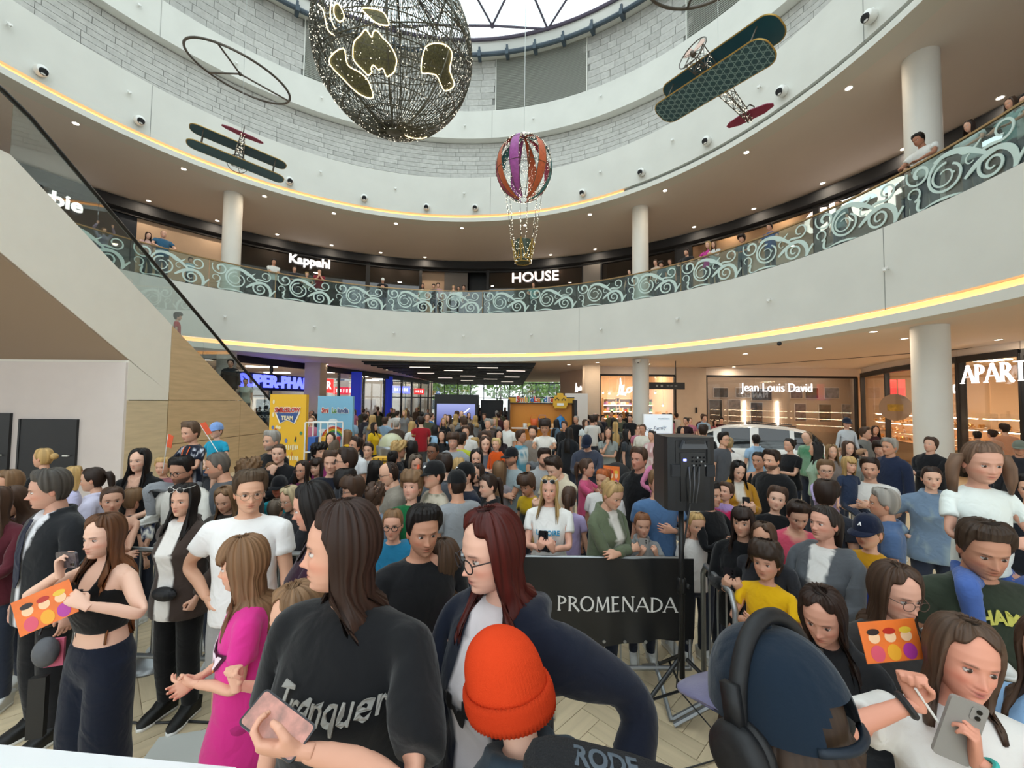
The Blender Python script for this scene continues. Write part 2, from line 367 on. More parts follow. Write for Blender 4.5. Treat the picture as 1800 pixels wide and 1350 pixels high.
# --- skylight: rim, dark pipe ring on brackets, triangulated steel lattice with glass
rim = struct(auto_smooth(MB().revolve([(R3 - 0.05, 20.65), (R3 - 0.05, 19.98), (R3 + 0.7, 19.98), (R3 + 0.7, 20.65)], A0, A1, 150).build('ceiling_rim', m_plaster)))
m_pipe = mat('blue_grey_steel', s2l('#46525c'), 0.4, 0.4)
b = MB(); b.tube([pol(R3 - 0.16, A0 + (A1 - A0) * i / 160, 19.82) for i in range(161)], 0.105, 8); pp = auto_smooth(b.build('pipe_ring', m_pipe, rim))
for i in range(0, 46):
 a = A0 + (A1 - A0) * (i + 0.5) / 46
 b = MB(); b.box(pol(R3 - 0.10, a, 19.78), (0.42, 0.16, 0.30), rz=a); b.box(pol(R3 - 0.2, a, 20.0), (0.10, 0.10, 0.3), rz=a); b.build('bracket', m_pipe, rim)
sk = struct(empty('window_skylight', (AC.x, AC.y, 20.65)))
m_steel = mat('skylight_steel', s2l('#5c5566'), 0.5, 0.2)
m_skglass = glass_mat('skylight_glass', (0.97, 1.0, 1.0), 0.03)
S = 2.75
def dome(x, y):
 d2 = x * x + y * y; return 1.6 * (1 - d2 / (R3 * R3))
pts = {}
for i in range(-6, 7):
 for j in range(-6, 7):
  x, y = (i + 0.5 * j) * S, j * S * 0.866
  if math.hypot(x, y) < R3 + 0.5: pts[i, j] = Vector((x, y, max(0.02, dome(x, y))))
lat = MB(); done = set(); panes = []
for (i, j), p in pts.items():
 for di, dj in ((1, 0), (0, 1), (-1, 1)):
  q = pts.get((i + di, j + dj))
  if q is not None: lat.tube([p, q], 0.055, 6)
 for t in (((1, 0), (0, 1)), ((0, 1), (-1, 1))):
  q, r = pts.get((i + t[0][0], j + t[0][1])), pts.get((i + t[1][0], j + t[1][1]))
  if q is not None and r is not None: panes.append((p, q, r))
 lat.sphere(p, 0.12, 8, 6)
lat.build('skylight_lattice', m_steel, sk)
b = MB(); b.tube([(math.cos(a) * (R3 - 0.1), math.sin(a) * (R3 - 0.1), 0.0) for a in np.linspace(0, 2 * pi, 90, endpoint=False)], 0.09, 6, closed=True); b.build('rim_tube', m_steel, sk)
for p, q, r in panes:
 c = (p + q + r) / 3; tri = [c + (v - c) * 0.985 for v in (p, q, r)]
 MB().add([*tri, *[v - Vector((0, 0, 0.02)) for v in tri]], [(0, 1, 2), (5, 4, 3), (0, 3, 4, 1), (1, 4, 5, 2), (2, 5, 3, 0)]).build('pane', m_skglass, sk)

# --- columns
for px, py in ((405, 480), (1126, 600), (1628, 430)):
 a = ang(on_r(px, py, RC)); p = pol(RC, a, 0)
 if px > 1600: p = Vector((9.54, 9.37, 0))
 c = struct(auto_smooth(MB().lathe(p, [(0.33, 0), (0.33, Z_LIP + 0.1)], 40).build('column_ground', m_col)))
 MB().lathe(p, [(0.345, 0), (0.345, 0.12)], 40).build('column_base', m_chrome, c, True)
 struct(auto_smooth(MB().lathe(p, [(0.33, Z_FL2 - 0.1), (0.33, Z_LIP2 + 0.05)], 40).build('column_gallery', m_col)))

# --- glass balustrade of the gallery with frosted scrollwork
NP = 32; DA = 2 * pi / NP
bal = empty('glass_balustrade', (AC.x, AC.y, Z_FL2), label='curved glass balustrade with pale frosted scrollwork and slim brass handrail along the gallery', cat='balustrade')
m_bglass = glass_mat('balustrade_glass', (0.80, 0.90, 0.88), 0.06)
m_frost = mat('frosted_scroll', s2l('#c9dcd6'), 0.45, spec=0.3)
def spiral(c, r0, r1, a0, turns, w0, w1, n=46):
 out = []
 for i in range(n + 1):
  t = i / n; a = a0 + turns * 2 * pi * t; r = r0 + (r1 - r0) * (t ** 0.85)
  out.append((c[0] + r * math.cos(a), c[1] + r * math.sin(a), w0 + (w1 - w0) * t))
 return out
def bez(p0, p1, p2, p3, w0, w1, n=18):
 o = []
 for i in range(n + 1):
  t = i / n; k = ((1 - t) ** 3, 3 * t * (1 - t) ** 2, 3 * t * t * (1 - t), t ** 3)
  o.append((sum(a * p[0] for a, p in zip(k, (p0, p1, p2, p3))), sum(a * p[1] for a, p in zip(k, (p0, p1, p2, p3))), w0 + (w1 - w0) * math.sin(pi * t) if w1 > w0 else w0 + (w1 - w0) * t))
 return o
scr = [spiral((0.33, 0.80), 0.27, 0.06, math.radians(150), 1.25, 0.03, 0.075),
  spiral((0.86, 0.50), 0.44, 0.20, math.radians(60), 1.0, 0.06, 0.04), spiral((0.78, 0.50), 0.21, 0.17, math.radians(0), -0.0, 0.04, 0.04, 2),
  spiral((0.80, 0.50), 0.26, 0.10, math.radians(80), 1.15, 0.045, 0.02),
  bez((0.62, 0.86), (0.95, 1.0), (1.25, 0.80), (1.55, 0.50), 0.05, 0.11), bez((1.0, 0.93), (1.15, 0.62), (1.35, 0.72), (1.45, 0.85), 0.02, 0.05),
  bez((1.16, 0.25), (1.35, 0.40), (1.45, 0.52), (1.80, 0.50), 0.05, 0.10),
  spiral((1.62, 0.27), 0.27, 0.05, math.radians(95), 1.6, 0.06, 0.03), bez((1.55, 0.53), (1.9, 0.55), (2.05, 0.25), (1.95, 0.02), 0.05, 0.11),
  spiral((1.80, 0.79), 0.20, 0.09, math.radians(240), 1.1, 0.045, 0.03), bez((1.45, 0.60), (1.55, 0.66), (1.66, 0.62), (1.72, 0.61), 0.04, 0.06),
  spiral((0.20, 0.42), 0.16, 0.08, math.radians(-80), 0.9, 0.04, 0.02), bez((0.23, 0.26), (0.45, 0.36), (0.10, 0.02), (0.42, 0.03), 0.03, 0.06),
  bez((1.97, 0.04), (2.05, 0.20), (2.1, 0.22), (2.15, 0.3), 0.06, 0.05), bez((0.40, 0.03), (0.65, 0.12), (0.95, 0.06), (1.10, 0.02), 0.02, 0.05),
  spiral((1.28, 0.56), 0.12, 0.05, math.radians(100), 0.6, 0.03, 0.015)]
def ribbon(b, pts, R, depth, arc):
 """flat band on the cylinder of radius R; pts are (along, height, width) on one panel of ARC metres"""
 n = len(pts); vs = []; fs = []
 P = np.array(pts); T = np.gradient(P[:, :2], axis=0); T /= np.maximum(np.linalg.norm(T, axis=1, keepdims=True), 1e-6); N = np.stack([-T[:, 1], T[:, 0]], 1)
 for i in range(n):
  for sgn in (-1, 1):
   s_, t_ = P[i, :2] + N[i] * sgn * P[i, 2] / 2; t_ = min(max(t_, 0.005), 1.0); a = -(s_ - arc / 2) / R
   for r in (R - depth, R): vs.append((r * math.cos(a), r * math.sin(a), t_))
 for i in range(n - 1):
  a, c = 4 * i, 4 * i + 4
  fs += [(a, a + 2, c + 2, c), (a + 1, c + 1, c + 3, a + 3), (a, c, c + 1, a + 1), (a + 2, a + 3, c + 3, c + 2)]
 fs += [(0, 1, 3, 2), (4 * n - 4, 4 * n - 2, 4 * n - 1, 4 * n - 3)]
 b.add(vs, fs)
RG = R1 + 0.06; arc = DA * RG
b = MB()
for c in scr: ribbon(b, [(x * arc / 2.15, y, w) for x, y, w in c], RG - 0.012, 0.014, arc)
scroll_me = b.mesh('scroll_ornament', m_frost)
b = MB(); b.revolve([(RG, 0.0), (RG, 1.02), (RG + 0.016, 1.02), (RG + 0.016, 0.0)], -DA / 2 + 0.0012, DA / 2 - 0.0012, 6, C=Vector((0, 0, 0)))
gl_me = b.mesh('glass_panel', m_bglass)
a_ref = ang(on_r(587, 500, R1)) - DA / 2
for i in range(-11, 16):
 a = a_ref + i * DA
 if not (A0 < a < A1): continue
 for nm, me in (('glass_panel', gl_me), ('scroll_ornament', scroll_me)):
  o = obj(nm, me, bal); o.rotation_euler.z = a
 if i % 4 == 1:
  p = (RG + 0.03) * Vector((math.cos(a + DA / 2), math.sin(a + DA / 2), 0)); MB().box((p.x, p.y, 0.53), (0.03, 0.03, 1.06), rz=a).build('post', m_brass, bal)
auto_smooth(MB().revolve([(RG - 0.02, 1.02), (RG - 0.02, 1.06), (RG + 0.035, 1.06), (RG + 0.035, 1.02)], A0, A1, 150, C=Vector((0, 0, 0))).build('handrail', m_brass, bal))
auto_smooth(MB().revolve([(RG - 0.03, -0.01), (RG - 0.03, 0.02), (RG + 0.03, 0.02), (RG + 0.03, -0.01)], A0, A1, 150, C=Vector((0, 0, 0))).build('base_channel', m_dark, bal))

# --- downlights, wall spots, small wall sensors
dl_me = MB().lathe((0, 0, 0), [(0.075, 0.01), (0.075, -0.005), (0.105, -0.012), (0.115, 0.01)], 18).mesh('downlight_trim', m_chrome)
dl_lens = MB().lathe((0, 0, 0), [(0.074, 0.004), (0.074, -0.004)], 16).mesh('lens', m_spot)
def downlight(p, label, grp):
 o = obj('downlight', dl_me, None, p); tag(o, label, 'downlight', grp); obj('lens', dl_lens, o); la = bpy.data.lights.new('downlight_beam', 'AREA'); la.shape = 'DISK'; la.size = .13; la.energy = 20; la.color = (1, .82, .62); lo = bpy.data.objects.new('downlight_beam', la); COL.objects.link(lo); lo.parent = o; lo.location = (0, 0, -.02)
for px, py in ((133, 217), (323, 297), (261, 353), (382, 388), (465, 345), (587, 375), (696, 393), (812, 401), (923, 396), (1037, 377), (487, 412), (583, 431), (669, 444),
    (1169, 335), (1312, 268), (1492, 155), (1588, 262), (1446, 322), (1498, 334), (1325, 367), (1220, 399), (1758, 172), (747, 452), (968, 448), (1046, 438)):
 p = on_z(px, py, Z_LIP2 + 0.02)
 if math.hypot(p.x - AC.x, p.y - AC.y) < 17.0: downlight(p, 'small round downlight recessed in the grey gallery ceiling', 'gallery ceiling downlights')
for px, py in ((575, 640), (680, 650), (1050, 637), (1000, 641), (1140, 640), (1290, 645), (1535, 583), (1755, 597), (1590, 595), (1310, 622), (480, 642), (1440, 612)):
 p = on_z(px, py, Z_LIP + 0.02)
 if R1 < math.hypot(p.x - AC.x, p.y - AC.y) < 18.8: downlight(p, 'small round downlight recessed in the beige ground floor ceiling', 'ground floor ceiling downlights')
for px, py in ((67, 126), (242, 214), (508, 320), (640, 350), (750, 366), (836, 367), (1026, 341), (1130, 305), (1246, 250), (1380, 162), (1537, 30)):
 p = on_r(px, py, R2); a = ang(p)
 o = tag(empty('wall_spotlight', p, a, None, None), 'round white wall spotlight with dark lens on the upper white ring', 'spotlight', 'wall spotlights on the upper ring')
 auto_smooth(MB().lathe((0, 0, 0), [(0.10, 0.0), (0.135, -0.05), (0.15, -0.13), (0.13, -0.22), (0.10, -0.235)], 20, axis=(1, 0, 0.0)).build('housing', m_chrome, o))
 MB().lathe((-0.2, 0, -0.03), [(0.09, 0.02), (0.095, -0.06), (0.07, -0.062)], 18, axis=(0.85, 0, 0.5)).build('lens', m_dark, o, True)
sens = MB(); sens.box((-0.05, 0, 0), (0.10, 0.025, 0.025)); sens.box((-0.10, 0, 0), (0.03, 0.11, 0.05)); sens.sphere((-0.12, 0, -0.05), 0.035, 8, 6); sens_me = sens.mesh('wall_sensor', m_chrome)
for R, lst in ((R2, ((12, 43), (225, 163), (563, 303), (695, 332), (816, 341), (1057, 303), (1184, 247), (1338, 153))), (R3, ((243, 10), (415, 112), (565, 173), (817, 222), (938, 210), (1057, 170))),
    (R1, ((394, 556), (552, 574), (692, 585), (815, 590), (935, 588), (1058, 578), (1193, 560), (1355, 527), (1563, 472)))):
 for px, py in lst:
  p = on_r(px, py, R); o = obj('wall_sensor', sens_me, None, p); o.rotation_euler.z = ang(p)
  tag(o, {R1: 'tiny white sensor on the lower white ring', R2: 'tiny white sensor on the upper white ring', R3: 'tiny white sensor on the highest white ring'}[R], 'sensor', 'wall sensors %d' % (R * 10))
# ================================================================== shop fronts, escalator, passage
_n = {'window': 0, 'door': 0, 'trim': 1}
def nid(k): _n[k] += 1; return '%s_%d' % (k, _n[k])
m_shopglass = glass_mat('shop_glass', (0.93, 0.93, 0.92), 0.05)
m_darkglass = glass_mat('dark_shop_glass', (0.42, 0.42, 0.44), 0.08)
m_beige = mat('beige_wall', s2l('#bfa58c'), 0.7, var=0.03)
m_beige2 = mat('pale_beige_wall', s2l('#d6c3ae'), 0.7, var=0.03)
m_warmwall = mat('warm_shop_wall', s2l('#d2b597'), 0.7)
m_greywall = mat('grey_shop_wall', s2l('#6b6763'), 0.6)
m_brownwall = mat('brown_shop_wall', s2l('#5a4a41'), 0.6)
m_whitewall = mat('white_shop_wall', s2l('#e4dcd6'), 0.6)
m_lamp = emat('shop_ceiling_lamp', (1.0, 0.88, 0.74), 15.0)
m_lampw = emat('warm_shop_lamp', (1.0, 0.74, 0.48), 22.0)
m_signw = emat('white_sign_light', (1.0, 0.98, 0.97), 1.25)
m_signwarm = emat('warm_white_sign_light', (1.0, 0.86, 0.80), 1.2)
m_signblue = emat('blue_sign_light', (0.10, 0.12, 1.0), 3.0)
m_signred = emat('red_sign_light', (1.0, 0.05, 0.05), .9)
m_bluebanner = mat('blue_banner', s2l('#1c2fb8'), 0.5, emit=(0.02, 0.05, 0.6), es=0.25)
m_wood = mat('pale_veneer', s2l('#cdbb9c'), 0.5, var=0.10, vscale=1.4, vstretch=(1, 1, 9), bump=0.02)
m_wood2 = mat('oak_veneer', s2l('#c5a983'), 0.5, var=0.10, vscale=1.4, vstretch=(1, 1, 9), bump=0.02)

# --- gallery shops (level 1): recess behind glass, between dark posts, dark header above
struct(auto_smooth(MB().revolve([(RS2 + 2.6, Z_FL2 - 0.1), (RS2 + 2.8, Z_FL2 - 0.1), (RS2 + 2.8, Z_LIP2 + 0.1), (RS2 + 2.6, Z_LIP2 + 0.1)], A0, A1, 90).build('wall_gallery_back', m_greywall)))
hdr = struct(auto_smooth(MB().revolve([(RS2 - 0.25, Z_LIP2 - 0.02), (RS2 - 0.25, Z_LIP2 - 0.42), (RS2 + 0.1, Z_LIP2 - 0.55), (RS2 + 0.1, Z_LIP2 - 0.02)], A0, A1, 110).build('trim_header', m_dark)))
auto_smooth(MB().revolve([(RS2 - 0.1, Z_LIP2 - 0.52), (RS2 - 0.1, Z_LIP2 - 0.60), (RS2 + 0.1, Z_LIP2 - 0.60), (RS2 + 0.1, Z_LIP2 - 0.52)], A0, A1, 110).build('header_edge', m_black, hdr))
def bay(p0, p1, m, glass=None, rec=1.3, y=470, post=True, lamp=None, zt=None):
 a0, a1 = ang(on_r(p0, y, RS2)), ang(on_r(p1, y, RS2)); a0, a1 = min(a0, a1), max(a0, a1); n = max(3, int((a1 - a0) / 0.05))
 zt = zt or Z_LIP2 - 0.05
 w = struct(auto_smooth(MB().revolve([(RS2 + rec, Z_FL2 - 0.05), (RS2 + rec + 0.1, Z_FL2 - 0.05), (RS2 + rec + 0.1, zt), (RS2 + rec, zt)], a0, a1, n).build('wall_shop', m)))
 if glass:
  g = struct(auto_smooth(MB().revolve([(RS2, Z_FL2), (RS2 + 0.02, Z_FL2), (RS2 + 0.02, Z_LIP2 - 0.5), (RS2, Z_LIP2 - 0.5)], a0, a1, n).build(nid('window'), glass)))
  for t in ((0, 1) if post else ()):
   a = a0 + (a1 - a0) * t; MB().box(pol(RS2 - 0.02, a, (Z_FL2 + Z_LIP2) / 2), (0.16, 0.16, Z_LIP2 - Z_FL2), rz=a).build('mullion', m_black, g)
 if lamp:
  for t in (0.3, 0.7):
   a = a0 + (a1 - a0) * t; MB().box(pol(RS2 + rec * 0.55, a, Z_LIP2 - 0.05), (0.25, 0.5, 0.04), rz=a).build('shop_lamp', lamp, w)
 for a in (a0, a1): MB().box(pol(RS2 + rec / 2 + 0.05, a, (Z_FL2 + Z_LIP2) / 2), (rec, 0.05, Z_LIP2 - Z_FL2), rz=a).build('side_panel', m, w)
 return w
bay(-260, 110, m_black, m_darkglass); bay(112, 237, m_navy, None, 0.05); bay(238, 400, m_beige, None, 0.05)
bay(402, 646, m_greywall, m_darkglass, lamp=m_lampw); bay(648, 740, m_greywall, m_darkglass, lamp=m_lampw); bay(742, 782, m_beige, None, 0.3); bay(782, 822, m_greywall, None, 0.05)
bay(822, 858, m_black, None, 0.9); bay(858, 1026, m_brownwall, m_darkglass, lamp=m_lampw); bay(1026, 1056, m_greywall, None, -0.1); bay(1056, 1190, m_beige, m_darkglass)
bay(1190, 1212, m_dark, None, -0.1, 430); bay(1214, 1436, m_beige, m_shopglass, 1.0, 420, lamp=m_lampw); bay(1438, 1640, m_brownwall, m_shopglass, 2.2, 380, lamp=m_lampw); bay(1642, 2400, m_brownwall, m_shopglass, 1.6, 300, lamp=m_lampw)
def r_sign(nm, txt, px, py, size, m, R=RS2 - 0.12, label='', tilt=0, **k):
 p = on_r(px, py, R); return sign(nm, txt, size, m, p, ang(p) - pi / 2, label, **k)
r_sign('shop_sign', 'Kappahl', 545, 460, 0.62, m_signw, label='glowing white Kappahl shop sign on the dark gallery shop front', bold=0.018)
r_sign('shop_sign', 'HOUSE', 940, 487, 0.80, m_signwarm, label='glowing warm white HOUSE shop sign behind the balustrade below the balloon', bold=0.012, xscale=1.08)
r_sign('shop_sign', 'newbie', 77, 344, 0.72, m_signw, label='glowing white newbie shop sign seen through the escalator glass', bold=0.02)
r_sign('shop_sign', 'CROPP', 1515, 362, 1.25, m_signwarm, label='large angular warm white CROPP shop sign behind the scrollwork', bold=0.03, R=RS2 - 0.05)

# --- ground floor: enclosing walls and ceilings beyond the ring
def panel(nm, P, Q, z0, z1, th, m, st=True):
 P, Q = Vector((*P, 0)), Vector((*Q, 0)); d = Q - P; o = MB().box(((P + Q) / 2) + Vector((0, 0, (z0 + z1) / 2)), (d.length, th, z1 - z0), rz=math.atan2(d.y, d.x)).build(nm, m)
 return struct(o) if st else o
def slab(nm, x0, x1, y0, y1, z, m, th=0.12): return struct(MB().box(((x0 + x1) / 2, (y0 + y1) / 2, z + th / 2), (x1 - x0, y1 - y0, th)).build(nm, m))
struct(auto_smooth(MB().revolve([(18.9, 4.06), (30.4, 4.06), (30.4, 4.2), (18.9, 4.2)], math.radians(-75), math.radians(200), 60).build('ceiling_hall', m_soffit1)))
# black slatted ceiling over the passage with thin light bars
m_slat = mat('black_ceiling', s2l('#232124'), 0.6)
pc = slab('ceiling_passage', -7.0, 1.1, 19.1, 42, 3.99, m_slat)
for i in range(24): MB().box((-2.95, 19.4 + i * 0.95, 3.95), (8.0, 0.30, 0.10)).build('ceiling_slat', m_black, pc)
m_bar = emat('light_bar', (1.0, 0.86, 0.74), 1.3)
for x, y in ((-4.6, 20.5), (-1.2, 20.3), (-3.2, 22.4), (0.2, 22.2), (-5.2, 24.8), (-1.0, 24.5), (-2.9, 27.0), (0.0, 27.5), (-4.8, 29.5), (-1.6, 30.5), (-3.6, 33), (-0.4, 34)):
 MB().box((x, y, 3.885), (1.0, 0.07, 0.03)).build('light_bar', m_bar, pc)
# far glazed entrance and what lies outside
m_mull = mat('dark_mullion', s2l('#26292c'), 0.4, 0.4)
ent = struct(empty('window_entrance', (0, 38, 0)))
for i, x in enumerate(np.linspace(-11, 7, 16)):
 MB().box((x, 0, 2.0), (0.07, 0.12, 4.0)).build('mullion', m_mull, ent)
 if i < 15: MB().box((x + 0.6, 0, 2.0), (1.12, 0.02, 3.98)).build('pane', m_shopglass, ent)
for z in (0.05, 2.55, 3.95): MB().box((-2, -0.01, z), (18, 0.10, 0.08)).build('transom', m_mull, ent)
struct(MB().box((0, 62, -0.1), (120, 46, 0.1)).build('ground_outside', mat('asphalt', s2l('#8b8c8c'), 0.9)))
bw = mat('pale_render', s2l('#dcdcd8'), 0.8); m_win = mat('window_dark', s2l('#59646c'), 0.2)
for cx, w, yy, hgt in ((-13.5, 13, 66, 12), (10.5, 16, 70, 14), (-30, 12, 64, 10)):
 bl = tag(empty('apartment_building', (cx, yy, 0)), None, None); MB().box((0, 0, hgt / 2), (w, 8, hgt)).build('wall', bw, bl)
 bl['label'] = {-13.5: 'pale apartment block beyond the glazed entrance, between the trees', 10.5: 'white apartment block beyond the entrance above the orange stand', -30: 'low pale building far outside behind the pharmacy glass'}[cx]; bl['category'] = 'building'
 for i in range(int(w / 2.4)):
  for j in range(int(hgt / 2.9)): MB().box((-w / 2 + 1.4 + i * 2.4, -4.0, 1.7 + j * 2.9), (1.2, 0.1, 1.4)).build('window', m_win, bl)
m_leaf = mat('leaf_green', s2l('#6f8f4e'), 0.8, var=0.25, vscale=2)
m_bark = mat('bark', s2l('#5c4a3a'), 0.9)
def tree(x, y, h, r, lab):
 t = empty('street_tree', (x, y, 0), label=lab, cat='tree'); MB().tube([(0, 0, 0), (0.05, 0, h * 0.35), (0, 0.1, h * 0.75)], [0.16, 0.12, 0.05], 8).build('trunk', m_bark, t)
 b = MB(); rg = random.Random(int(x * 7 + y))
 for i in range(420):
  d = Vector((rg.gauss(0, 1), rg.gauss(0, 1), rg.gauss(0, 0.8))).normalized() * r * rg.uniform(0.55, 1.05); c = Vector((0, 0, h * 0.68)) + Vector((d.x, d.y, d.z * 0.9))
  u = Vector((rg.uniform(-1, 1), rg.uniform(-1, 1), rg.uniform(-1, 1))).normalized(); v = u.orthogonal().normalized(); s_ = rg.uniform(0.16, 0.34)
  b.add([c - u * s_, c + v * s_ * .6, c + u * s_, c - v * s_ * .6 + u.cross(v) * s_ * 0.2], [(0, 1, 2), (0, 2, 3)])
 tag(b.build('foliage', m_leaf, t), kind='stuff')
tree(-6.5, 50, 6.2, 2.3, 'leafy green street tree outside the entrance left of the black screen box'.replace('left of', 'beside')); tree(-1.5, 54, 6.6, 2.5, 'leafy green street tree outside above the black screen box')
tree(2.6, 52, 6.0, 2.2, 'leafy green street tree outside above the orange stand'); tree(6.2, 57, 7, 2.6, 'tall green street tree outside near the white apartment block'); tree(-10.2, 48, 6, 2.2, 'green street tree outside seen through the pharmacy glass')

# --- pharmacy side of the passage
WL = [(-16.5, 12.5), (-11.6, 16.6), (-10.4, 21.0), (-8.3, 31.0), (-7.7, 38.0)]
for i in range(4):
 P, Q = Vector((*WL[i], 0)), Vector((*WL[i + 1], 0)); d = Q - P; rz = math.atan2(d.y, d.x); n = max(2, int(d.length / 2.2)); w = struct(empty(nid('window'), P, rz)); Lg = d.length
 MB().box((Lg / 2, 0, 3.92), (Lg, 0.2, 0.36)).build('header', m_black if i < 2 else m_mull, w)
 for j in range(n + 1): MB().box((Lg * j / n, 0, 1.9), (0.07, 0.14, 3.8)).build('mullion', m_mull, w)
 for j in range(n): MB().box((Lg * (j + 0.5) / n, 0, 1.88), (Lg / n - 0.08, 0.02, 3.7)).build('pane', m_shopglass, w)
panel('wall_pharmacy_back', (-22, 14), (-17.5, 40), 0, 4.1, 0.2, m_whitewall); panel('wall_pharmacy_end', (-34, 40), (-7.7, 40), 0, 4.1, 0.2, m_beige2); panel('wall_hall_west', (-34, 8), (-22, 14), 0, 4.1, 0.2, m_beige)
slab('floor_pharmacy', -30, -8, 11, 41, -0.005, mat('shop_floor', s2l('#b9aca3'), 0.4), 0.004)
m_prod = [mat('pack_%d' % i, s2l(c), 0.5) for i, c in enumerate(('#d8d2c8', '#b64c4c', '#4b6fb0', '#cfa04b', '#5f9a6b', '#d98fb0', '#efe9e0', '#8a5a9a'))]
def shelving(loc, rz, w, h, nsh, label, mb=m_whitewall, grp=None, packs=True, dp=0.35):
 r = empty('display_shelf', loc, rz, label, 'shelf', grp); MB().box((0, dp / 2, h / 2), (w, 0.04, h)).build('back_panel', mb, r)
 for sx in (-1, 1): MB().box((sx * w / 2, 0, h / 2), (0.04, dp, h)).build('side_panel', mb, r)
 for j in range(nsh + 1): MB().box((0, 0, 0.06 + j * (h - 0.1) / nsh), (w - 0.04, dp, 0.03)).build('shelf_board', mb, r)
 if packs:
  b = MB(); rg = random.Random(int(loc[0] * 31 + loc[1] * 17))
  for j in range(nsh):
   x = -w / 2 + 0.06
   while x < w / 2 - 0.12:
    ww = rg.uniform(0.07, 0.2); hh = (h / nsh - 0.08) * rg.uniform(0.45, 0.85); b.box((x + ww / 2, -0.02, 0.075 + j * (h - 0.1) / nsh + hh / 2), (ww * 0.9, dp * 0.6, hh), mi=rg.randrange(8)); x += ww
  tag(b.build('packages', m_prod, r), kind='stuff')
 return r
for i, (x, y, rz) in enumerate(((-15.5, 18, 1.1), (-15.2, 21.5, 1.2), (-14.6, 25, 1.3), (-13.4, 28, 1.3), (-16.8, 24, 1.3), (-12.6, 31, 1.35), (-12, 34, 1.4))):
 shelving((x, y, 0), rz - pi, 2.6, 2.3, 5, 'tall pharmacy shelf of small boxes behind the glass under the blue sign', grp='pharmacy shelves')
for x, y in ((-14, 19), (-14, 23), (-12, 27), (-11, 31), (-11, 35), (-17, 21), (-16, 28)): MB().box((x, y, 4.02), (1.6, 0.35, 0.05)).build('ceiling_lamp', m_lamp, bpy.data.objects['ceiling_hall'])
p0 = at(415, 672, 17.0); p1 = at(560, 674, 21.6); d = p1 - p0
pb = MB(); pb.box((0, 0.06, 0), (5.0, 0.06, 0.75)); so = empty('shop_sign', (p0 + p1) / 2, math.atan2(d.y, d.x), 'long glowing blue SUPER-PHARM sign above the pharmacy glass', 'sign'); pb.build('sign_board', m_navy, so)
sign('lettering', 'SUPER-PHARM', 0.74, m_signblue, (0.0, -0.02, 0), 0, parent=so, bold=0.03, xscale=0.96)
rs = empty('shop_sign', at(576, 678, 22.0), 1.25, 'small glowing red square sign beside the beige pillar', 'sign'); MB().box((0, 0, 0), (0.75, 0.1, 0.75)).build('sign_board', m_signred, rs); sign('lettering', 'R', 0.6, m_signw, (0, -0.07, 0), 0, parent=rs)
def strokes(name, n, w, h, m, parent, loc):
 """a row of upright strokes: lettering too far off to be read"""
 b = MB(); r3 = random.Random(n)
 for k in range(n): b.box((-w / 2 + w * (k + .5) / n, 0, 0), (w / n * r3.uniform(.35, .7), .01, h * r3.uniform(.7, 1)))
 return b.build(name, m, parent, False, loc)
for px, py, y, n, m, mb, w_, lb in ((607, 687, 27, 6, m_signw, m_signred, 1.5, 'small red sign with pale lettering deep inside the pharmacy passage'), (705, 685, 31, 6, m_signw, m_signblue, 1.4, 'small glowing blue sign between the blue columns'), (737, 688, 35, 4, m_signw, m_signred, .9, 'tiny red glowing sign near the far entrance')):
 o = empty('shop_sign', at(px, py, y), .6, lb, 'sign'); MB().box((0, 0.04, 0), (w_, .06, .5)).build('sign_board', mb, o); strokes('lettering', n, w_ * .8, .26, m, o, (0, 0, 0))
for px, y, w in ((626, 24.5, 17), (681, 29.0, 16)):
 p = at(px, 700, y); MB().box((p.x, p.y, 1.95), (w / 725 * y, 0.2, 3.9)).build('column_blue', m_bluebanner)['kind'] = 'structure'
# square beige pillars
for px, y, wpx in ((554, 20.6, 27), (1039, 19.8, 26)):
 p = at(px, 700, y); struct(MB().box((p.x, p.y, 2.05), (wpx / 725 * y, 0.75, 4.1)).build('pillar_beige', m_beige2))

# --- shops facing the atrium on the far side: accessories shop, beige wall, hair salon
YS = 20.75
def shopfront(x0, x1, y, zt, depth, mb, label=None, panes=2, glass=m_shopglass, lamps=m_lamp, lampn=3, xr=.1):
 w = struct(empty(nid('window'), (0, y, 0)))
 for x in (x0, x1): MB().box((x, 0, zt / 2), (0.09, 0.16, zt)).build('frame_post', m_black, w)
 MB().box(((x0 + x1) / 2, 0, zt), (x1 - x0, 0.16, 0.10)).build('frame_head', m_black, w)
 for i in range(panes):
  pw = (x1 - x0) / panes; MB().box((x0 + pw * (i + 0.5), 0, zt / 2 - 0.02), (pw - 0.03, 0.02, zt - 0.1)).build('pane', glass, w)
 panel('wall_shop_back', (x0 - 0.3, y + depth), (x1 + xr + .1, y + depth), 0, 4.1, 0.1, mb); panel('wall_shop_side', (x0 - 0.1, y + 0.1), (x0 - 0.1, y + depth), 0, 4.1, 0.1, mb); panel('wall_shop_side', (x1 + 0.1, y + 0.1), (x1 + xr, y + depth), 0, 4.1, 0.1, mb)
 for i in range(lampn): MB().box((x0 + (x1 - x0) * (i + 0.5) / lampn, depth * 0.45, 4.0), (0.9, 0.5, 0.05)).build('ceiling_lamp', lamps, w)
 panel('wall_shop_header', (x0 - 0.2, y), (x1 + 0.2, y), zt + 0.05, 4.12, 0.14, m_soffit1); return w
XL0, XL1, XJ0, XJ1 = at(1054, 700, YS).x, at(1186, 700, YS).x, at(1241, 700, YS).x, at(1505, 700, YS).x
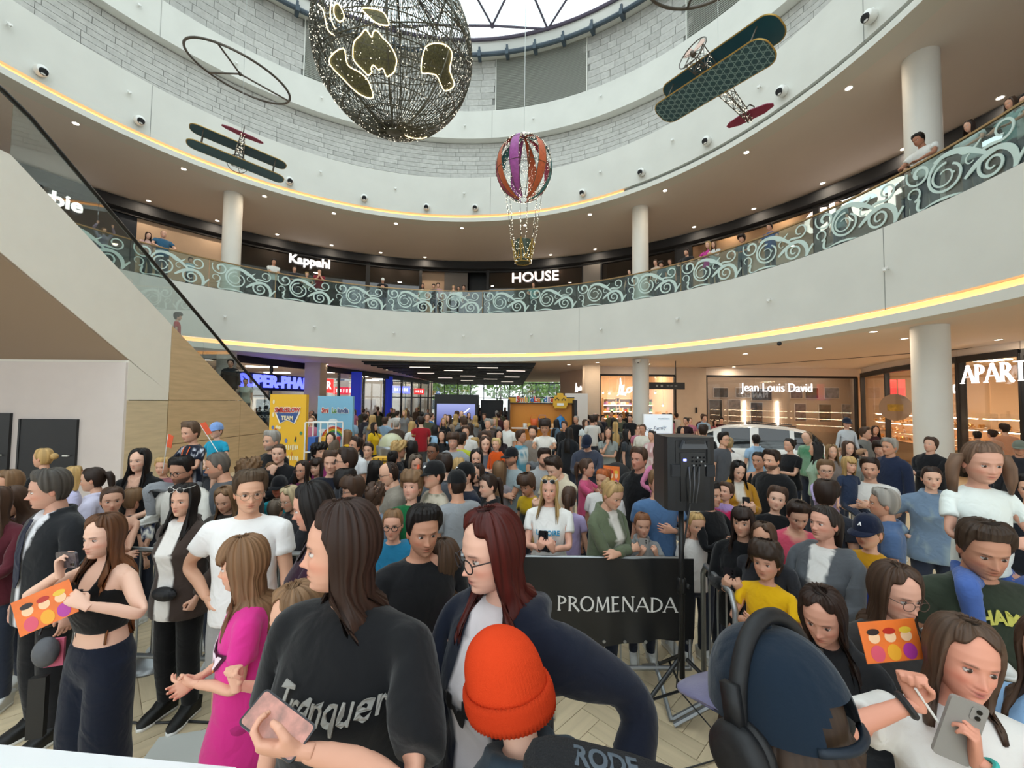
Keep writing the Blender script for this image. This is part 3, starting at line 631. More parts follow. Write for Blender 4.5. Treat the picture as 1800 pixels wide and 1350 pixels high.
shopfront(XL0, XL1, YS, 3.62, 4.2, m_warmwall, lamps=m_lampw, lampn=4); shopfront(XJ0, XJ1, YS, 3.62, 1.9, mat('salon_wall', s2l('#cdb8a4'), .6), panes=3, lampn=5, xr=1.3, lamps=emat('salon_lamp', (1.0, .9, .8), 4.0))
struct(MB().box(((XL1 + XJ0) / 2, YS, 2.06), (XJ0 - XL1 - 0.1, 0.3, 4.12)).build('wall_beige', m_beige2))
MB().box((at(1224, 721, YS - 0.17).x, YS - 0.17, at(1224, 721, YS - 0.17).z), (0.1, 0.03, 0.28)).build('wall_plate', m_dark, bpy.data.objects['wall_beige'])
panel('wall_passage_east', (XL0 - 0.1, YS), (at(988, 700, 25).x, 25.5), 0, 4.1, 0.12, m_warmwall); panel('wall_passage_east_far', (at(988, 700, 25).x, 25.5), (7, 38), 0, 4.1, 0.12, m_beige)
# Lovisa lettering, script-like
def script_sign(px, py, y, size, label, rz=0.0):
 p = at(px, py, y); o = sign('shop_sign', 'Lovisa', size, m_signw, p, rz, label, bold=0.01, shear=0.35, spacing=0.82); o.rotation_euler.y = -0.14
 pts = [(-size * 1.3, 0, -size * .42), (-size * .9, 0, -size * .1), (-size * .85, 0, size * .95), (-size * 1.02, 0, size * .2), (-size * 1.15, 0, -size * .3), (-size * .6, 0, -size * .45)]
 MB().tube(pts, 0.03, 6).build('flourish', m_signw, o)
script_sign(1018, 683, 22.3, 0.34, 'small white glowing script sign on the angled shop front', 0.9); script_sign(1112, 683, YS - 0.3, 0.62, 'larger white glowing script sign behind the white column')
for i, px in enumerate((1075, 1098, 1150, 1172)):
 p = at(px, 740, YS + 3.4); s_ = shelving((p.x, YS + 3.6, 0), 0, 0.95, 2.5, 6, 'warm lit jewellery shelf inside the accessories shop', mb=m_warmwall, grp='accessory shop shelves')
 for j in range(5): MB().box((0, -0.12, 0.5 + j * 0.40), (0.85, 0.02, 0.02)).build('shelf_light', m_lampw, s_)
for px, py in ((1060, 690), (1071, 691), (1088, 690), (1098, 691), (1152, 690), (1165, 712)):
 p = at(px, py, YS + 1.2); o = empty('track_spotlight', p, 0, 'small warm track spotlight glowing inside the accessories shop', 'spotlight', 'accessory shop track lights'); MB().lathe((0, 0, 0.12), [(0.04, 0), (0.05, -0.12)], 10).build('housing', m_chrome, o); MB().sphere((0, 0, -0.02), 0.05, 8, 6).build('bulb', m_spot, o); MB().tube([(0, 0, 0.1), (0, 0, 4.1 - p.z)], 0.01, 5).build('stem', m_chrome, o)
sign('shop_sign', 'Jean Louis David', 0.62, m_signw, at(1366, 682, YS - 0.12), 0, 'glowing white Jean Louis David sign on the hair salon glass', bold=-0.004, xscale=0.86)
m_pic = [mat('salon_picture_%d' % i, s2l(c), 0.35, var=0.5, vscale=5) for i, c in enumerate(('#4d4a48', '#8a7e76', '#3a3f4c', '#766a70', '#5b5348', '#8a8f9a'))]
for i, (px, py, w, h) in enumerate(((1267, 690, 24, 16), (1306, 690, 24, 16), (1339, 693, 34, 20), (1400, 691, 20, 18), (1427, 691, 22, 18), (1462, 691, 24, 18), (1258, 722, 22, 38), (1291, 722, 20, 38), (1330, 726, 20, 36), (1407, 725, 18, 30), (1450, 726, 20, 30), (1490, 726, 18, 30))):
 p = at(px, py, YS + 1.80); s_ = (YS + 1.80) / 725; f = empty('framed_picture', p, 0, ('square dark photograph' if h < 22 else 'tall poster panel') + ' on the pale salon wall', 'picture', 'salon pictures ' + ('upper row' if h < 22 else 'lower row'))
 MB().box((0, 0, 0), (w * s_, 0.04, h * s_)).build('picture', m_pic[i % 6], f); MB().box((0, 0.015, 0), (w * s_ + 0.06, 0.04, h * s_ + 0.06)).build('frame', m_whitewall, f)
for px in (1311, 1369): MB().box((at(px, 735, YS + 1.7).x, YS + 1.78, 1.75), (0.07, 0.05, 1.3)).build('light_tube', m_lamp, bpy.data.objects['wall_shop_back.001'])

# --- jewellery shop, curving towards the camera on the east side
JP = [(at(1508, 700, YS).x, YS - 0.3), (at(1560, 700, 17.6).x, 17.6), (at(1690, 700, 13.2).x, 13.2), (at(1800, 700, 11.3).x, 11.3), (17.0, 5.0)]
for i in range(4):
 P, Q = Vector((*JP[i], 0)), Vector((*JP[i + 1], 0)); d = Q - P; Lg = d.length; w = struct(empty(nid('window'), P, math.atan2(d.y, d.x)))
 MB().box((Lg / 2, 0, 3.72), (Lg, 0.2, 0.2)).build('header', m_black, w)
 for x in (0, Lg): MB().box((x, 0, 1.85), (0.18 if i == 2 and x == 0 else 0.08, 0.18, 3.7)).build('mullion', m_black, w)
 for j in range(2): MB().box((Lg * (j + 0.5) / 2, 0, 1.85), (Lg / 2 - 0.04, 0.02, 3.6)).build('pane', m_shopglass, w)
 MB().box((Lg / 2, 0.0, 3.95), (Lg, 0.12, 0.30)).build('bulkhead', m_soffit1, w)
panel('wall_jewellery_back', (XJ1 + 0.6, YS + 3), (24, 15), 0, 4.1, 0.15, m_warmwall); panel('wall_jewellery_side', (24, 15), (23, 2), 0, 4.1, 0.15, m_warmwall); panel('wall_hall_east', (23, 2), (17, 5), 0, 4.1, 0.1, m_beige)
for x, y in ((17, 18), (18.5, 16), (17.5, 13.5), (19.5, 12), (17.5, 10.5), (20, 9)): MB().box((x, y, 4.03), (0.9, 0.9, 0.04)).build('ceiling_lamp', m_lampw, bpy.data.objects['ceiling_hall'])
for nm_, p_, e_ in (('jewellery_shop_light', (17.3, 16.2, 3.9), 150), ('jewellery_shop_light', (17.6, 12.2, 3.9), 150), ('accessory_shop_light', (6.3, YS + 2, 3.95), 80), ('pharmacy_light', (-14, 22, 3.95), 160)): area_light(nm_, p_, 1.6, e_, (1, .84, .66))
m_gold = mat('gold_jewellery', s2l('#d9a860'), 0.3, 0.8); m_case = mat('display_case', s2l('#c79b6c'), 0.5)
for i in range(3):
 P, Q = Vector((*JP[i], 0)), Vector((*JP[i + 1], 0)); d = (Q - P); nrm = Vector((-d.y, d.x, 0)).normalized()
 if nrm.x < 0: nrm = -nrm
 c = empty('jewellery_case', (P + Q) / 2 + nrm * 0.55, math.atan2(d.y, d.x), ('glowing jewellery display case by the salon corner', 'glowing jewellery display case behind the thick white column', 'glowing jewellery display case below the large lit lettering')[i], 'display case')
 Lg = d.length - 0.3; b = MB(); g = MB(); rg = random.Random(i); sg = -1 if Vector((-d.y, d.x, 0)).dot(nrm) > 0 else 1
 for z in (0.75, 1.12, 1.5): MB().box((0, 0, z), (Lg, 0.7, 0.04)).build('shelf_board', m_case, c); MB().box((0, 0.1 * sg, z + 0.33), (Lg, 0.03, 0.025)).build('shelf_light', m_lampw, c)
 MB().box((0, -0.37 * sg, 1.0), (Lg, 0.04, 2.0)).build('back_panel', m_warmwall, c)
 MB().box((0, 0, 0.36), (Lg, 0.7, 0.72)).build('plinth', m_case, c)
 for z in (0.77, 1.14, 1.52):
  for k in range(int(Lg * 9)):
   x = rg.uniform(-Lg / 2 + .1, Lg / 2 - .1); y = rg.uniform(-0.25, 0.3); hh = rg.uniform(0.05, 0.17); g.lathe((x, y, z), [(0.035, 0), (0.03, hh * .5), (0.05, hh * .7), (0.015, hh)], 7, mi=rg.choice((0, 0, 1)))
 tag(g.build('jewellery', [m_gold, m_whitewall], c), kind='stuff')
p0, p1 = Vector((*JP[2], 0)), Vector((*JP[3], 0)); rzA = math.atan2((p1 - p0).y, (p1 - p0).x)
# the lettering of the jeweller, built from strokes with small serifs
def serif_text(txt, h, m, name, parent=None, depth=0.06, th=0.13, tn=0.055, bolder=1.0):
 G = {'A': (0.92, [((0, 0), (.46, 1), tn), ((.46, 1), (.92, 0), th), ((.18, .34), (.74, .34), tn)], [(0, 0), (.92, 0)]), 'P': (0.66, [((.12, 0), (.12, 1), th)], [(.12, 0), (.12, 1)]), 'R': (0.78, [((.12, 0), (.12, 1), th), ((.36, .47), (.82, -.04), th)], [(.12, 0), (.12, 1)]),
   'T': (0.80, [((.40, 0), (.40, 1), th), ((.02, .97), (.78, .97), tn)], [(.40, 0)]), 'O': (1.0, [], []), 'M': (1.05, [((.10, 0), (.18, 1), tn), ((.18, 1), (.52, .12), th), ((.52, .12), (.88, 1), tn), ((.88, 1), (.96, 0), th)], [(.10, 0), (.96, 0)]),
   'E': (0.66, [((.12, 0), (.12, 1), th), ((.12, .97), (.58, .97), tn), ((.12, .52), (.50, .52), tn), ((.12, .03), (.60, .03), tn)], [(.12, 0), (.12, 1)]), 'N': (0.95, [((.12, 0), (.12, 1), tn), ((.12, 1), (.84, 0), th), ((.84, 0), (.84, 1), tn)], [(.12, 0), (.84, 1)]),
   'D': (0.90, [((.12, 0), (.12, 1), th)], [(.12, 0), (.12, 1)])}
 b = MB(); x0 = 0; W_ = sum(G[c][0] + 0.12 for c in txt) - 0.12; sh = -W_ / 2
 def stroke(p, q, w):
  d = Vector((q[0] - p[0], q[1] - p[1])); n_ = Vector((-d.y, d.x)).normalized() * w / 2 * bolder
  b.prism([((x0 + sh + p[0] + n_.x) * h, (p[1] + n_.y - .5) * h), ((x0 + sh + p[0] - n_.x) * h, (p[1] - n_.y - .5) * h), ((x0 + sh + q[0] - n_.x) * h, (q[1] - n_.y - .5) * h), ((x0 + sh + q[0] + n_.x) * h, (q[1] + n_.y - .5) * h)], (0, 0, 0), (1, 0, 0), (0, 0, 1), depth)
 for ch in txt:
  w, st, sf = G[ch]
  for p, q, t in st: stroke(p, q, t)
  for p in sf: stroke((p[0] - .12, p[1]), (p[0] + .12, p[1]), 0.045)
  if ch in 'PRD':
   y0, y1, xr = ((.45, 1.0, .58) if ch in 'PR' else (0.0, 1.0, .84)); n = 14; pr = None
   for i in range(n + 1):
    a = pi / 2 - pi * i / n; pt = (.14 + (xr - .14) * math.cos(a), (y0 + y1) / 2 + (y1 - y0 - .05) / 2 * math.sin(a))
    if pr: stroke(pr, pt, tn + (th - tn) * math.cos((a + pi / n / 2)) ** 2)
    pr = pt
  if ch == 'O':
   pr = None
   for i in range(25):
    a = 2 * pi * i / 24; pt = (.5 + .44 * math.cos(a), .5 + .49 * math.sin(a))
    if pr: stroke(pr, pt, tn + (th - tn) * abs(math.cos(a)))
    pr = pt
  x0 += w + 0.12
 return obj(name, b.mesh(name, m), parent)
ap = serif_text('APART', 0.52, m_signw, 'shop_sign'); ap.scale.x = .80; ap.location = at(1746, 655, 11.55); ap.rotation_euler.z = rzA; tag(ap, 'large glowing white APART sign on the jewellery shop front', 'sign')
o = sign('shop_sign', 'MANGO', 0.5, m_signw, at(1645, 685, 14.6) + Vector((0.5, .5, 0)), rzA, 'reflected white MANGO lettering partly hidden behind the thick white column', bold=0.0, spacing=1.3)  # a reflection of lettering, built as glowing letters behind the glass
st = empty('window_sticker', at(1574, 716, 17.0) + Vector((0, 0.0, 0)), -1.12, 'round pale sticker with yellow blot on the jewellery shop glass', 'sticker'); MB().lathe((0, 0, 0), [(0.55, 0), (0.55, 0.012)], 36, axis=(0, -1, 0)).build('disc', mat('sticker_grey', s2l('#b5a08c'), 0.5), st); MB().box((0, -0.02, -0.02), (0.52, 0.01, 0.28)).build('print', mat('sticker_yellow', s2l('#c9a94a'), 0.5, var=0.4, vscale=6), st)
for px, y in ((1570, 18.6), (1585, 18.3)): MB().box(at(px, 685, y), (0.3, 0.02, 0.9)).build('sale_banner', m_signred, None); o = bpy.data.objects['sale_banner' if px == 1570 else 'sale_banner.001']; tag(o, 'red hanging banner inside the jewellery shop', 'banner', 'red shop banners')

# --- escalators on the west side
XE, SL = -8.4, 0.655
def zg(y): return 1.32 + (14.2 - y) * SL
m_trusswhite = mat('escalator_white', s2l('#e6e2d8'), 0.55, var=0.015); m_under = mat('escalator_underside', s2l('#a3907f'), 0.7)
m_rubber = mat('black_handrail', s2l('#0f1011'), 0.35); m_escglass = glass_mat('escalator_glass', (0.90, 0.94, 0.92), 0.07)
esc = empty('escalator', (XE, 10.1, 0), label='white clad escalator with glass sides and black handrail rising over the wall', cat='escalator')
def E(x, y, z): return (x - XE, y - 10.1, z)
def side_poly(b, x0, x1, pts, mi=0):
 k = len(pts); b.add([E(x, y, z) for x in (x0, x1) for y, z in pts], [tuple(range(k)), tuple(range(2 * k - 1, k - 1, -1))] + [(i, i + k, (i + 1) % k + k, (i + 1) % k) for i in range(k)], mi)
WX = XE - 4.2
b = MB(); side_poly(b, XE, WX, [(10.1, zg(10.1)), (10.1, zg(10.1) - 1.66), (4.0, zg(4.0) - 1.72), (4.0, Z_FL2 + 0.0), (6.7, Z_FL2), (6.75, zg(6.75))]); b.build('truss_cladding', m_trusswhite, esc)
b = MB(); side_poly(b, XE - 0.02, WX, [(9.02, zg(9.02) - 1.705), (4.0, zg(4.0) - 1.78), (4.0, zg(4.0) - 1.725), (9.02, zg(9.02) - 1.65)]); b.build('underside', m_under, esc)
b = MB(); side_poly(b, XE + 0.004, WX, [(10.09, 2.16), (10.09, zg(10.09) - 1.66), (9.0, zg(9.0) - 1.70), (9.0, 2.16)]); b.build('white_panel', m_trusswhite, esc)
def wpan(pts, m): b = MB(); side_poly(b, XE + 0.006, XE - 0.3, pts); b.build('wood_panel', m, esc)
wpan([(9.01, 0), (10.08, 0), (10.08, 2.14), (9.01, 2.14)], m_wood)
wpan([(10.11, 0), (12.78, 0), (12.78, 1.06), (10.11, 1.06)], m_wood2); wpan([(10.11, 1.075), (12.78, 1.075), (12.78, 2.15), (10.11, 2.15)], m_wood2); wpan([(12.795, 0), (16.2, 0), (14.6, 1.06), (12.795, 1.06)], m_wood2)
wpan([(12.795, 1.075), (14.575, 1.075), (12.94, 2.15), (12.795, 2.15)], m_wood2); wpan([(10.11, 2.165), (12.92, 2.165), (10.11, zg(10.11) - 0.01)], m_wood2)
b = MB(); side_poly(b, XE - 0.31, WX, [(9.05, 0.0), (16.0, 0.0), (10.1, zg(10.1) - 0.25), (9.05, zg(9.05) - 1.7)]); b.build('core', m_dark, esc)
m_chan = mat('skirt_channel', s2l('#7c7b76'), 0.4, 0.5)
for xx in (XE + 0.0, XE - 1.35):
 for i in range(6):
  y0, y1 = 6.75 + i * 1.5, 6.75 + i * 1.5 + 1.488; b = MB(); side_poly(b, xx - 0.06, xx - 0.072, [(y0, zg(y0)), (y1, zg(y1)), (y1, zg(y1) + 0.98), (y0, zg(y0) + 0.98)]); b.build('glass_panel', m_escglass, esc)
 hp = [E(xx - 0.066, y, z) for y, z in ((3.0, 7.38), (6.2, 7.38), (6.6, zg(6.75) + 1.05))] + [E(xx - 0.066, y, zg(y) + 1.04) for y in np.linspace(7, 15.2, 12)] + [E(xx - 0.066, y, z) for y, z in ((15.9, 1.1), (16.5, 0.98), (16.8, 0.75), (16.6, 0.5))]
 MB().tube(hp, 0.042, 8).build('handrail', m_rubber, esc, True)
 MB().tube([E(xx - 0.066, 6.7, zg(6.7) + 0.005), E(xx - 0.066, 15.7, zg(15.7) + 0.005)], 0.03, 6).build('skirt_channel', m_chan, esc)
m_step = mat('escalator_step', s2l('#55565a'), 0.4, 0.6)
step_me = MB().box((0, 0, 0), (1.1, 0.405, 0.05)).mesh('step', m_step)
for i in range(23):
 y = 6.9 + i * 0.4; z = zg(y) - 0.16
 if z > 0.02: obj('step', step_me, esc, E(XE - 0.7, y, z))
wl = panel('wall_white', (-17, 9.0), (XE, 9.0), 0, 2.97, 0.1, mat('white_wall_paint', s2l('#d8cfcc'), 0.7, var=0.02))
def door(px0, px1, py):
 a, c = at(px0, py, 8.93), at(px1, py, 8.93); d_ = struct(empty(nid('door'), ((a.x + c.x) / 2, 8.93, 0))); w_ = c.x - a.x; MB().box((0, 0, a.z / 2), (w_, 0.05, a.z)).build('door_leaf', m_black, d_); MB().box((w_ * 0.38, -0.05, 0.95), (0.12, 0.04, 0.03)).build('door_handle', m_chrome, d_)
 for sx in (-1, 1): MB().box((sx * (w_ / 2 + 0.02), -0.005, a.z / 2), (0.04, 0.06, a.z)).build('door_frame', m_black, d_)
door(39, 135, 736); door(-80, 18, 725)
ls = sign('shop_sign', 'Apart', 0.4, m_signw, at(393, 676, 17.0), 0.5, 'small white script lettering glimpsed through the lower escalator glass', shear=0.3)
# ================================================================== hanging decorations
m_wire = mat('dark_wire', s2l('#5c5c52'), 0.4, 0.55); m_fairy = emat('fairy_light', (1.0, 0.90, 0.74), 1.5); m_neon = emat('warm_neon_line', (1.0, 0.80, 0.45), 2.2)
m_olive = mat('olive_tinsel', s2l('#55543a'), 0.45, 0.3, var=0.5, vscale=40); m_cable = mat('steel_cable', s2l('#b9bcb8'), 0.4, 0.5); m_bronze = mat('bronze_tube', s2l('#5b554d'), 0.45, 0.4)
ZSK = 20.9
def ring_frame(c, R, tilt, label, r=0.03):
 o = empty('hanging_ring', c, 0, label, 'ring'); o.rotation_euler = tilt
 MB().tube([(R * math.cos(a), R * math.sin(a), 0) for a in np.linspace(0, 2 * pi, 56, endpoint=False)], r, 8, closed=True).build('hoop', m_bronze, o, True)
 for k in range(3):
  a = 0.55 + k * 2 * pi / 3; MB().tube([(0, 0, 0), (R * math.cos(a), R * math.sin(a), 0)], r * 0.75, 6).build('spoke', m_bronze, o)
 MB().sphere((0, 0, 0), r * 1.6, 10, 8).build('hub', m_bronze, o); return o
# --- the big wire globe
GR = 1.50; GC = at(694, 92, 7.75)
globe = empty('wire_globe', GC, 0, 'huge wire globe of fairy lights with glowing continent outlines under the skylight', 'globe'); globe.rotation_euler = (0.10, 0.02, 0)
GM = Matrix.Rotation(0.02, 3, 'Y') @ Matrix.Rotation(0.10, 3, 'X')
def gs(lon, lat, R=GR): return Vector((R * math.cos(lat) * math.cos(lon), R * math.cos(lat) * math.sin(lon), R * math.sin(lat)))
rg = random.Random(3); b = MB()
for i in range(104):
 lon = 2 * pi * i / 104; wob = [rg.uniform(-0.012, 0.012) for _ in range(20)]
 b.tube([gs(lon + wob[j], -pi / 2 + 0.05 + (pi - 0.1) * j / 19) for j in range(20)], 0.0095, 3, cap=False)
b.build('meridian_wire', m_wire, globe)
b = MB()
for lat in np.linspace(-1.35, 1.35, 13): b.tube([gs(l, lat) for l in np.linspace(0, 2 * pi, 48, endpoint=False)], 0.012, 4, closed=True)
for k in range(8): b.tube([gs(2 * pi * k / 8 + 0.2, t) for t in np.linspace(-pi / 2, pi / 2, 24)], 0.018, 5)
for k in range(7):
 q = Quaternion(Vector((rg.uniform(-1, 1), rg.uniform(-1, 1), rg.uniform(-1, 1))).normalized(), rg.uniform(0.4, 1.2)); b.tube([q @ gs(l, 0) for l in np.linspace(0, 2 * pi, 48, endpoint=False)], 0.012, 4, closed=True)
b.build('frame_hoop', m_wire, globe)
tag(MB().lathe((0, 0, -GR), [(0.02, -0.04), (0.14, -0.02), (0.15, 0.03), (0.03, 0.05)], 16).build('bottom_hub', m_wire, globe))
b = MB()
for i in range(3600):
 z = rg.uniform(-1, 1); l = rg.uniform(0, 2 * pi); p = gs(l, math.asin(z), GR * rg.uniform(0.985, 1.012)); s_ = rg.uniform(0.004, 0.0085)
 b.add([p + Vector((s_, 0, -s_)), p + Vector((-s_, s_, -s_)), p + Vector((-s_, -s_, -s_)), p + Vector((0, 0, s_ * 1.4))], [(0, 2, 1), (0, 1, 3), (1, 2, 3), (2, 0, 3)])
tag(b.build('fairy_lights', m_fairy, globe), kind='stuff')
b = MB()     # loosely wound thin wire between the hoops
for i in range(1900):
 z = rg.uniform(-1, 1); l = rg.uniform(0, 2 * pi); la = math.asin(z); dl, dt = rg.uniform(-0.3, 0.3), rg.uniform(-0.22, 0.22); b.tube([gs(l, la), gs(l + dl / 2, max(-1.5, min(1.5, la + dt / 2))), gs(l + dl, max(-1.5, min(1.5, la + dt)))], 0.004, 3, cap=False)
tag(b.build('wound_wire', m_wire, globe), kind='stuff')
def on_globe(px, py):
 d = ray(px, py).normalized(); oc = Vector((0, 0, EYE)) - GC; bq = oc.dot(d); cq = oc.dot(oc) - (GR * 1.012) ** 2; disc = bq * bq - cq
 t = -bq - math.sqrt(max(disc, 0)); return GM.transposed() @ (Vector((0, 0, EYE)) + d * t - GC)
K = 1558 / 300
def outline(zp, closed, fill=True):
 P = [on_globe(540 + x / K, y / K) for x, y in zp]; pts = []
 n = len(P)
 for i in range(n if closed else n - 1):          # Catmull-Rom through the outline
  p0, p1, p2, p3 = P[i - 1 if (i or closed) else 0], P[i], P[(i + 1) % n], P[(i + 2) % n if closed else min(i + 2, n - 1)]
  for k in range(4):
   t = k / 4; v = 0.5 * ((2 * p1) + (p2 - p0) * t + (2 * p0 - 5 * p1 + 4 * p2 - p3) * t * t + (3 * p1 - p0 - 3 * p2 + p3) * t ** 3); pts.append(v.normalized() * GR * 1.015)
 MB().tube(pts, 0.010, 5, closed=closed).build('continent_outline', m_neon, globe, True)
 if fill and closed:
  c = sum(pts, Vector()) / len(pts); vs = []; fs = []; n = len(pts)
  for t in (0.0, 0.33, 0.66, 1.0): vs += [(c.lerp(p, t)).normalized() * GR * 1.004 for p in pts]
  for r in range(3): fs += [(r * n + i, r * n + (i + 1) % n, (r + 1) * n + (i + 1) % n, (r + 1) * n + i) for i in range(n)]
  MB().add(vs, fs).build('continent', m_olive, globe)
outline([(530, 270), (560, 300), (590, 340), (605, 290), (640, 285), (690, 345), (740, 395), (785, 460), (815, 540), (810, 600), (790, 660), (740, 695), (720, 690), (690, 625), (650, 635), (605, 595), (585, 625), (590, 660), (555, 685), (520, 650), (430, 555), (418, 480), (430, 385), (490, 320)], True)
outline([(250, 50), (290, 40), (340, 150), (300, 200), (250, 140)], True); outline([(100, 40), (150, 100), (190, 270), (255, 325)], False); outline([(225, 5), (215, 150), (270, 290)], False)
outline([(500, 80), (560, 150), (640, 215), (740, 232), (735, 180), (690, 110), (600, 80)], True); outline([(1040, 650), (1110, 670), (1180, 690), (1220, 770), (1260, 830), (1340, 775), (1300, 640), (1320, 480), (1230, 400), (1080, 430)], True)
outline([(895, 1235), (960, 1258), (1050, 1262), (1100, 1245)], False); outline([(330, 440), (370, 590), (480, 660), (560, 740), (600, 890), (480, 860), (330, 720), (200, 560)], True)
MB().tube([(0, 0, GR), (0, 0, ZSK + 1.2 - GC.z)], 0.012, 6).build('suspension_cable', m_cable, globe)

# --- hot-air balloon
BD = 10.0; BC = at(921, 297, BD); Rb = 0.735; Hb = 0.80
bal2 = empty('hot_air_balloon', BC, 0, 'decorative striped hot-air balloon with a gold lattice basket and fairy lights', 'balloon')
cols = ['#c8643c', None, '#9a4a92', None, None, '#c4613a', None, '#2f7f86', None, '#a83a52', None, '#c8643c', None, '#9a4a92', None, '#2f7f86', None, '#a83a52']
NG = len(cols); m_rib = mat('balloon_rib', s2l('#57503f'), 0.5, 0.3)
def bp(a, t):   # t 0 bottom .. 1 top
 th = pi * (0.06 + 0.94 * t); r = math.sin(th) * (1 - 0.10 * (1 - t)) ; return Vector((Rb * r * math.cos(a), Rb * r * math.sin(a), -Hb * math.cos(th)))
ribs = MB()
for i, c in enumerate(cols):
 a0, a1 = -pi / 2 - 1.25 + 2 * pi * i / NG, -pi / 2 - 1.25 + 2 * pi * (i + 1) / NG
 ribs.tube([bp(a0, t) for t in np.linspace(0, 1, 16)], 0.009, 4)
 if c:
  vs = []; fs = []
  for rr in (1.0, 0.985):
   for t in np.linspace(0.0, 1, 17):
    for k in range(4): vs.append(bp(a0 + (a1 - a0) * k / 3, t) * rr)
  for i2 in range(16):
   for k in range(3): q = i2 * 4 + k; fs += [(q, q + 1, q + 5, q + 4), (q + 68, q + 72, q + 73, q + 69)]
  MB().add(vs, fs).build('gore_panel', mat('balloon_' + c, s2l(c), 0.55, var=0.18 if c != '#c8643c' else 0.03, vscale=14), bal2, True)
for t in (0.42, 0.72): ribs.tube([bp(a, t) for a in np.linspace(0, 2 * pi, 40, endpoint=False)], 0.007, 4, closed=True)
ribs.build('rib_frame', m_rib, bal2)
b = MB()
for i in range(1000):
 g = rg.choice([k for k, c in enumerate(cols) if not c]) if rg.random() < 0.8 else rg.randrange(NG); a = -pi / 2 - 1.25 + 2 * pi * (g + (rg.random() if not cols[g] else rg.choice((0.0, 1.0)))) / NG; p = bp(a, rg.uniform(0.0, 1)) * 1.01; s_ = rg.uniform(0.004, 0.0075)
 b.add([p + Vector((s_, 0, -s_)), p + Vector((-s_, s_, -s_)), p + Vector((-s_, -s_, -s_)), p + Vector((0, 0, s_ * 1.4))], [(0, 2, 1), (0, 1, 3), (1, 2, 3), (2, 0, 3)])
zb = at(921, 462, BD).z - BC.z; zt_ = at(921, 424, BD).z - BC.z; rb0, rb1 = 0.20, 0.30
for k in range(6):
 a = 2 * pi * k / 6 + 0.3; top = bp(a, 0.20); low = Vector((rb1 * math.cos(a), rb1 * math.sin(a), zt_)); MB().tube([top, low], 0.006, 4).build('rope', m_wire, bal2)
 for j in range(26):
  t = rg.uniform(0.1, 1); p = top.lerp(low, t) + Vector((rg.uniform(-.02, .02), rg.uniform(-.02, .02), 0)); s_ = 0.009; b.add([p + Vector((s_, 0, -s_)), p + Vector((-s_, s_, -s_)), p + Vector((-s_, -s_, -s_)), p + Vector((0, 0, s_ * 1.4))], [(0, 2, 1), (0, 1, 3), (1, 2, 3), (2, 0, 3)])
for j in range(160):
 a = rg.uniform(0, 2 * pi); t = rg.random(); r_ = rb0 + (rb1 - rb0) * t; p = Vector((r_ * math.cos(a), r_ * math.sin(a), zb + (zt_ - zb) * t)); s_ = 0.008; b.add([p + Vector((s_, 0, -s_)), p + Vector((-s_, s_, -s_)), p + Vector((-s_, -s_, -s_)), p + Vector((0, 0, s_ * 1.4))], [(0, 2, 1), (0, 1, 3), (1, 2, 3), (2, 0, 3)])
tag(b.build('fairy_lights', m_fairy, bal2), kind='stuff')
m_goldm = mat('gold_lattice', s2l('#b89a55'), 0.35, 0.7); m_baskin = mat('basket_lining', s2l('#3d4a3c'), 0.6)
bk = MB()
for k in range(6):
 a, a2 = 2 * pi * k / 6 + 0.3, 2 * pi * (k + 1) / 6 + 0.3; am = (a + a2) / 2
 T, T2, L0 = Vector((rb1 * math.cos(a), rb1 * math.sin(a), zt_)), Vector((rb1 * math.cos(a2), rb1 * math.sin(a2), zt_)), Vector((rb0 * math.cos(am), rb0 * math.sin(am), zb + 0.06))
 bk.tube([T, L0], 0.014, 5); bk.tube([T2, L0], 0.014, 5); bk.tube([T, Vector((rb0 * math.cos(a), rb0 * math.sin(a), zb))], 0.016, 5)
for r_, z in ((rb0, zb), (rb0 * 1.12, zb + 0.07)): bk.tube([(r_ * math.cos(t), r_ * math.sin(t), z) for t in np.linspace(0.3, 2 * pi + 0.3, 6, endpoint=False)], 0.014, 5, closed=True)
bkt = bk.build('basket_lattice', m_goldm, bal2); MB().lathe((0, 0, zb + 0.02), [(rb0 * 0.9, 0), (rb0 * 0.95, 0.1), (rb1 * 0.72, zt_ - zb - 0.02), (rb1 * 0.66, zt_ - zb - 0.03)], 12).build('basket_lining', m_baskin, bal2)
MB().tube([(0, 0, Hb), (0, 0, ZSK + 1.0 - BC.z)], 0.008, 5).build('suspension_cable', m_cable, bal2)

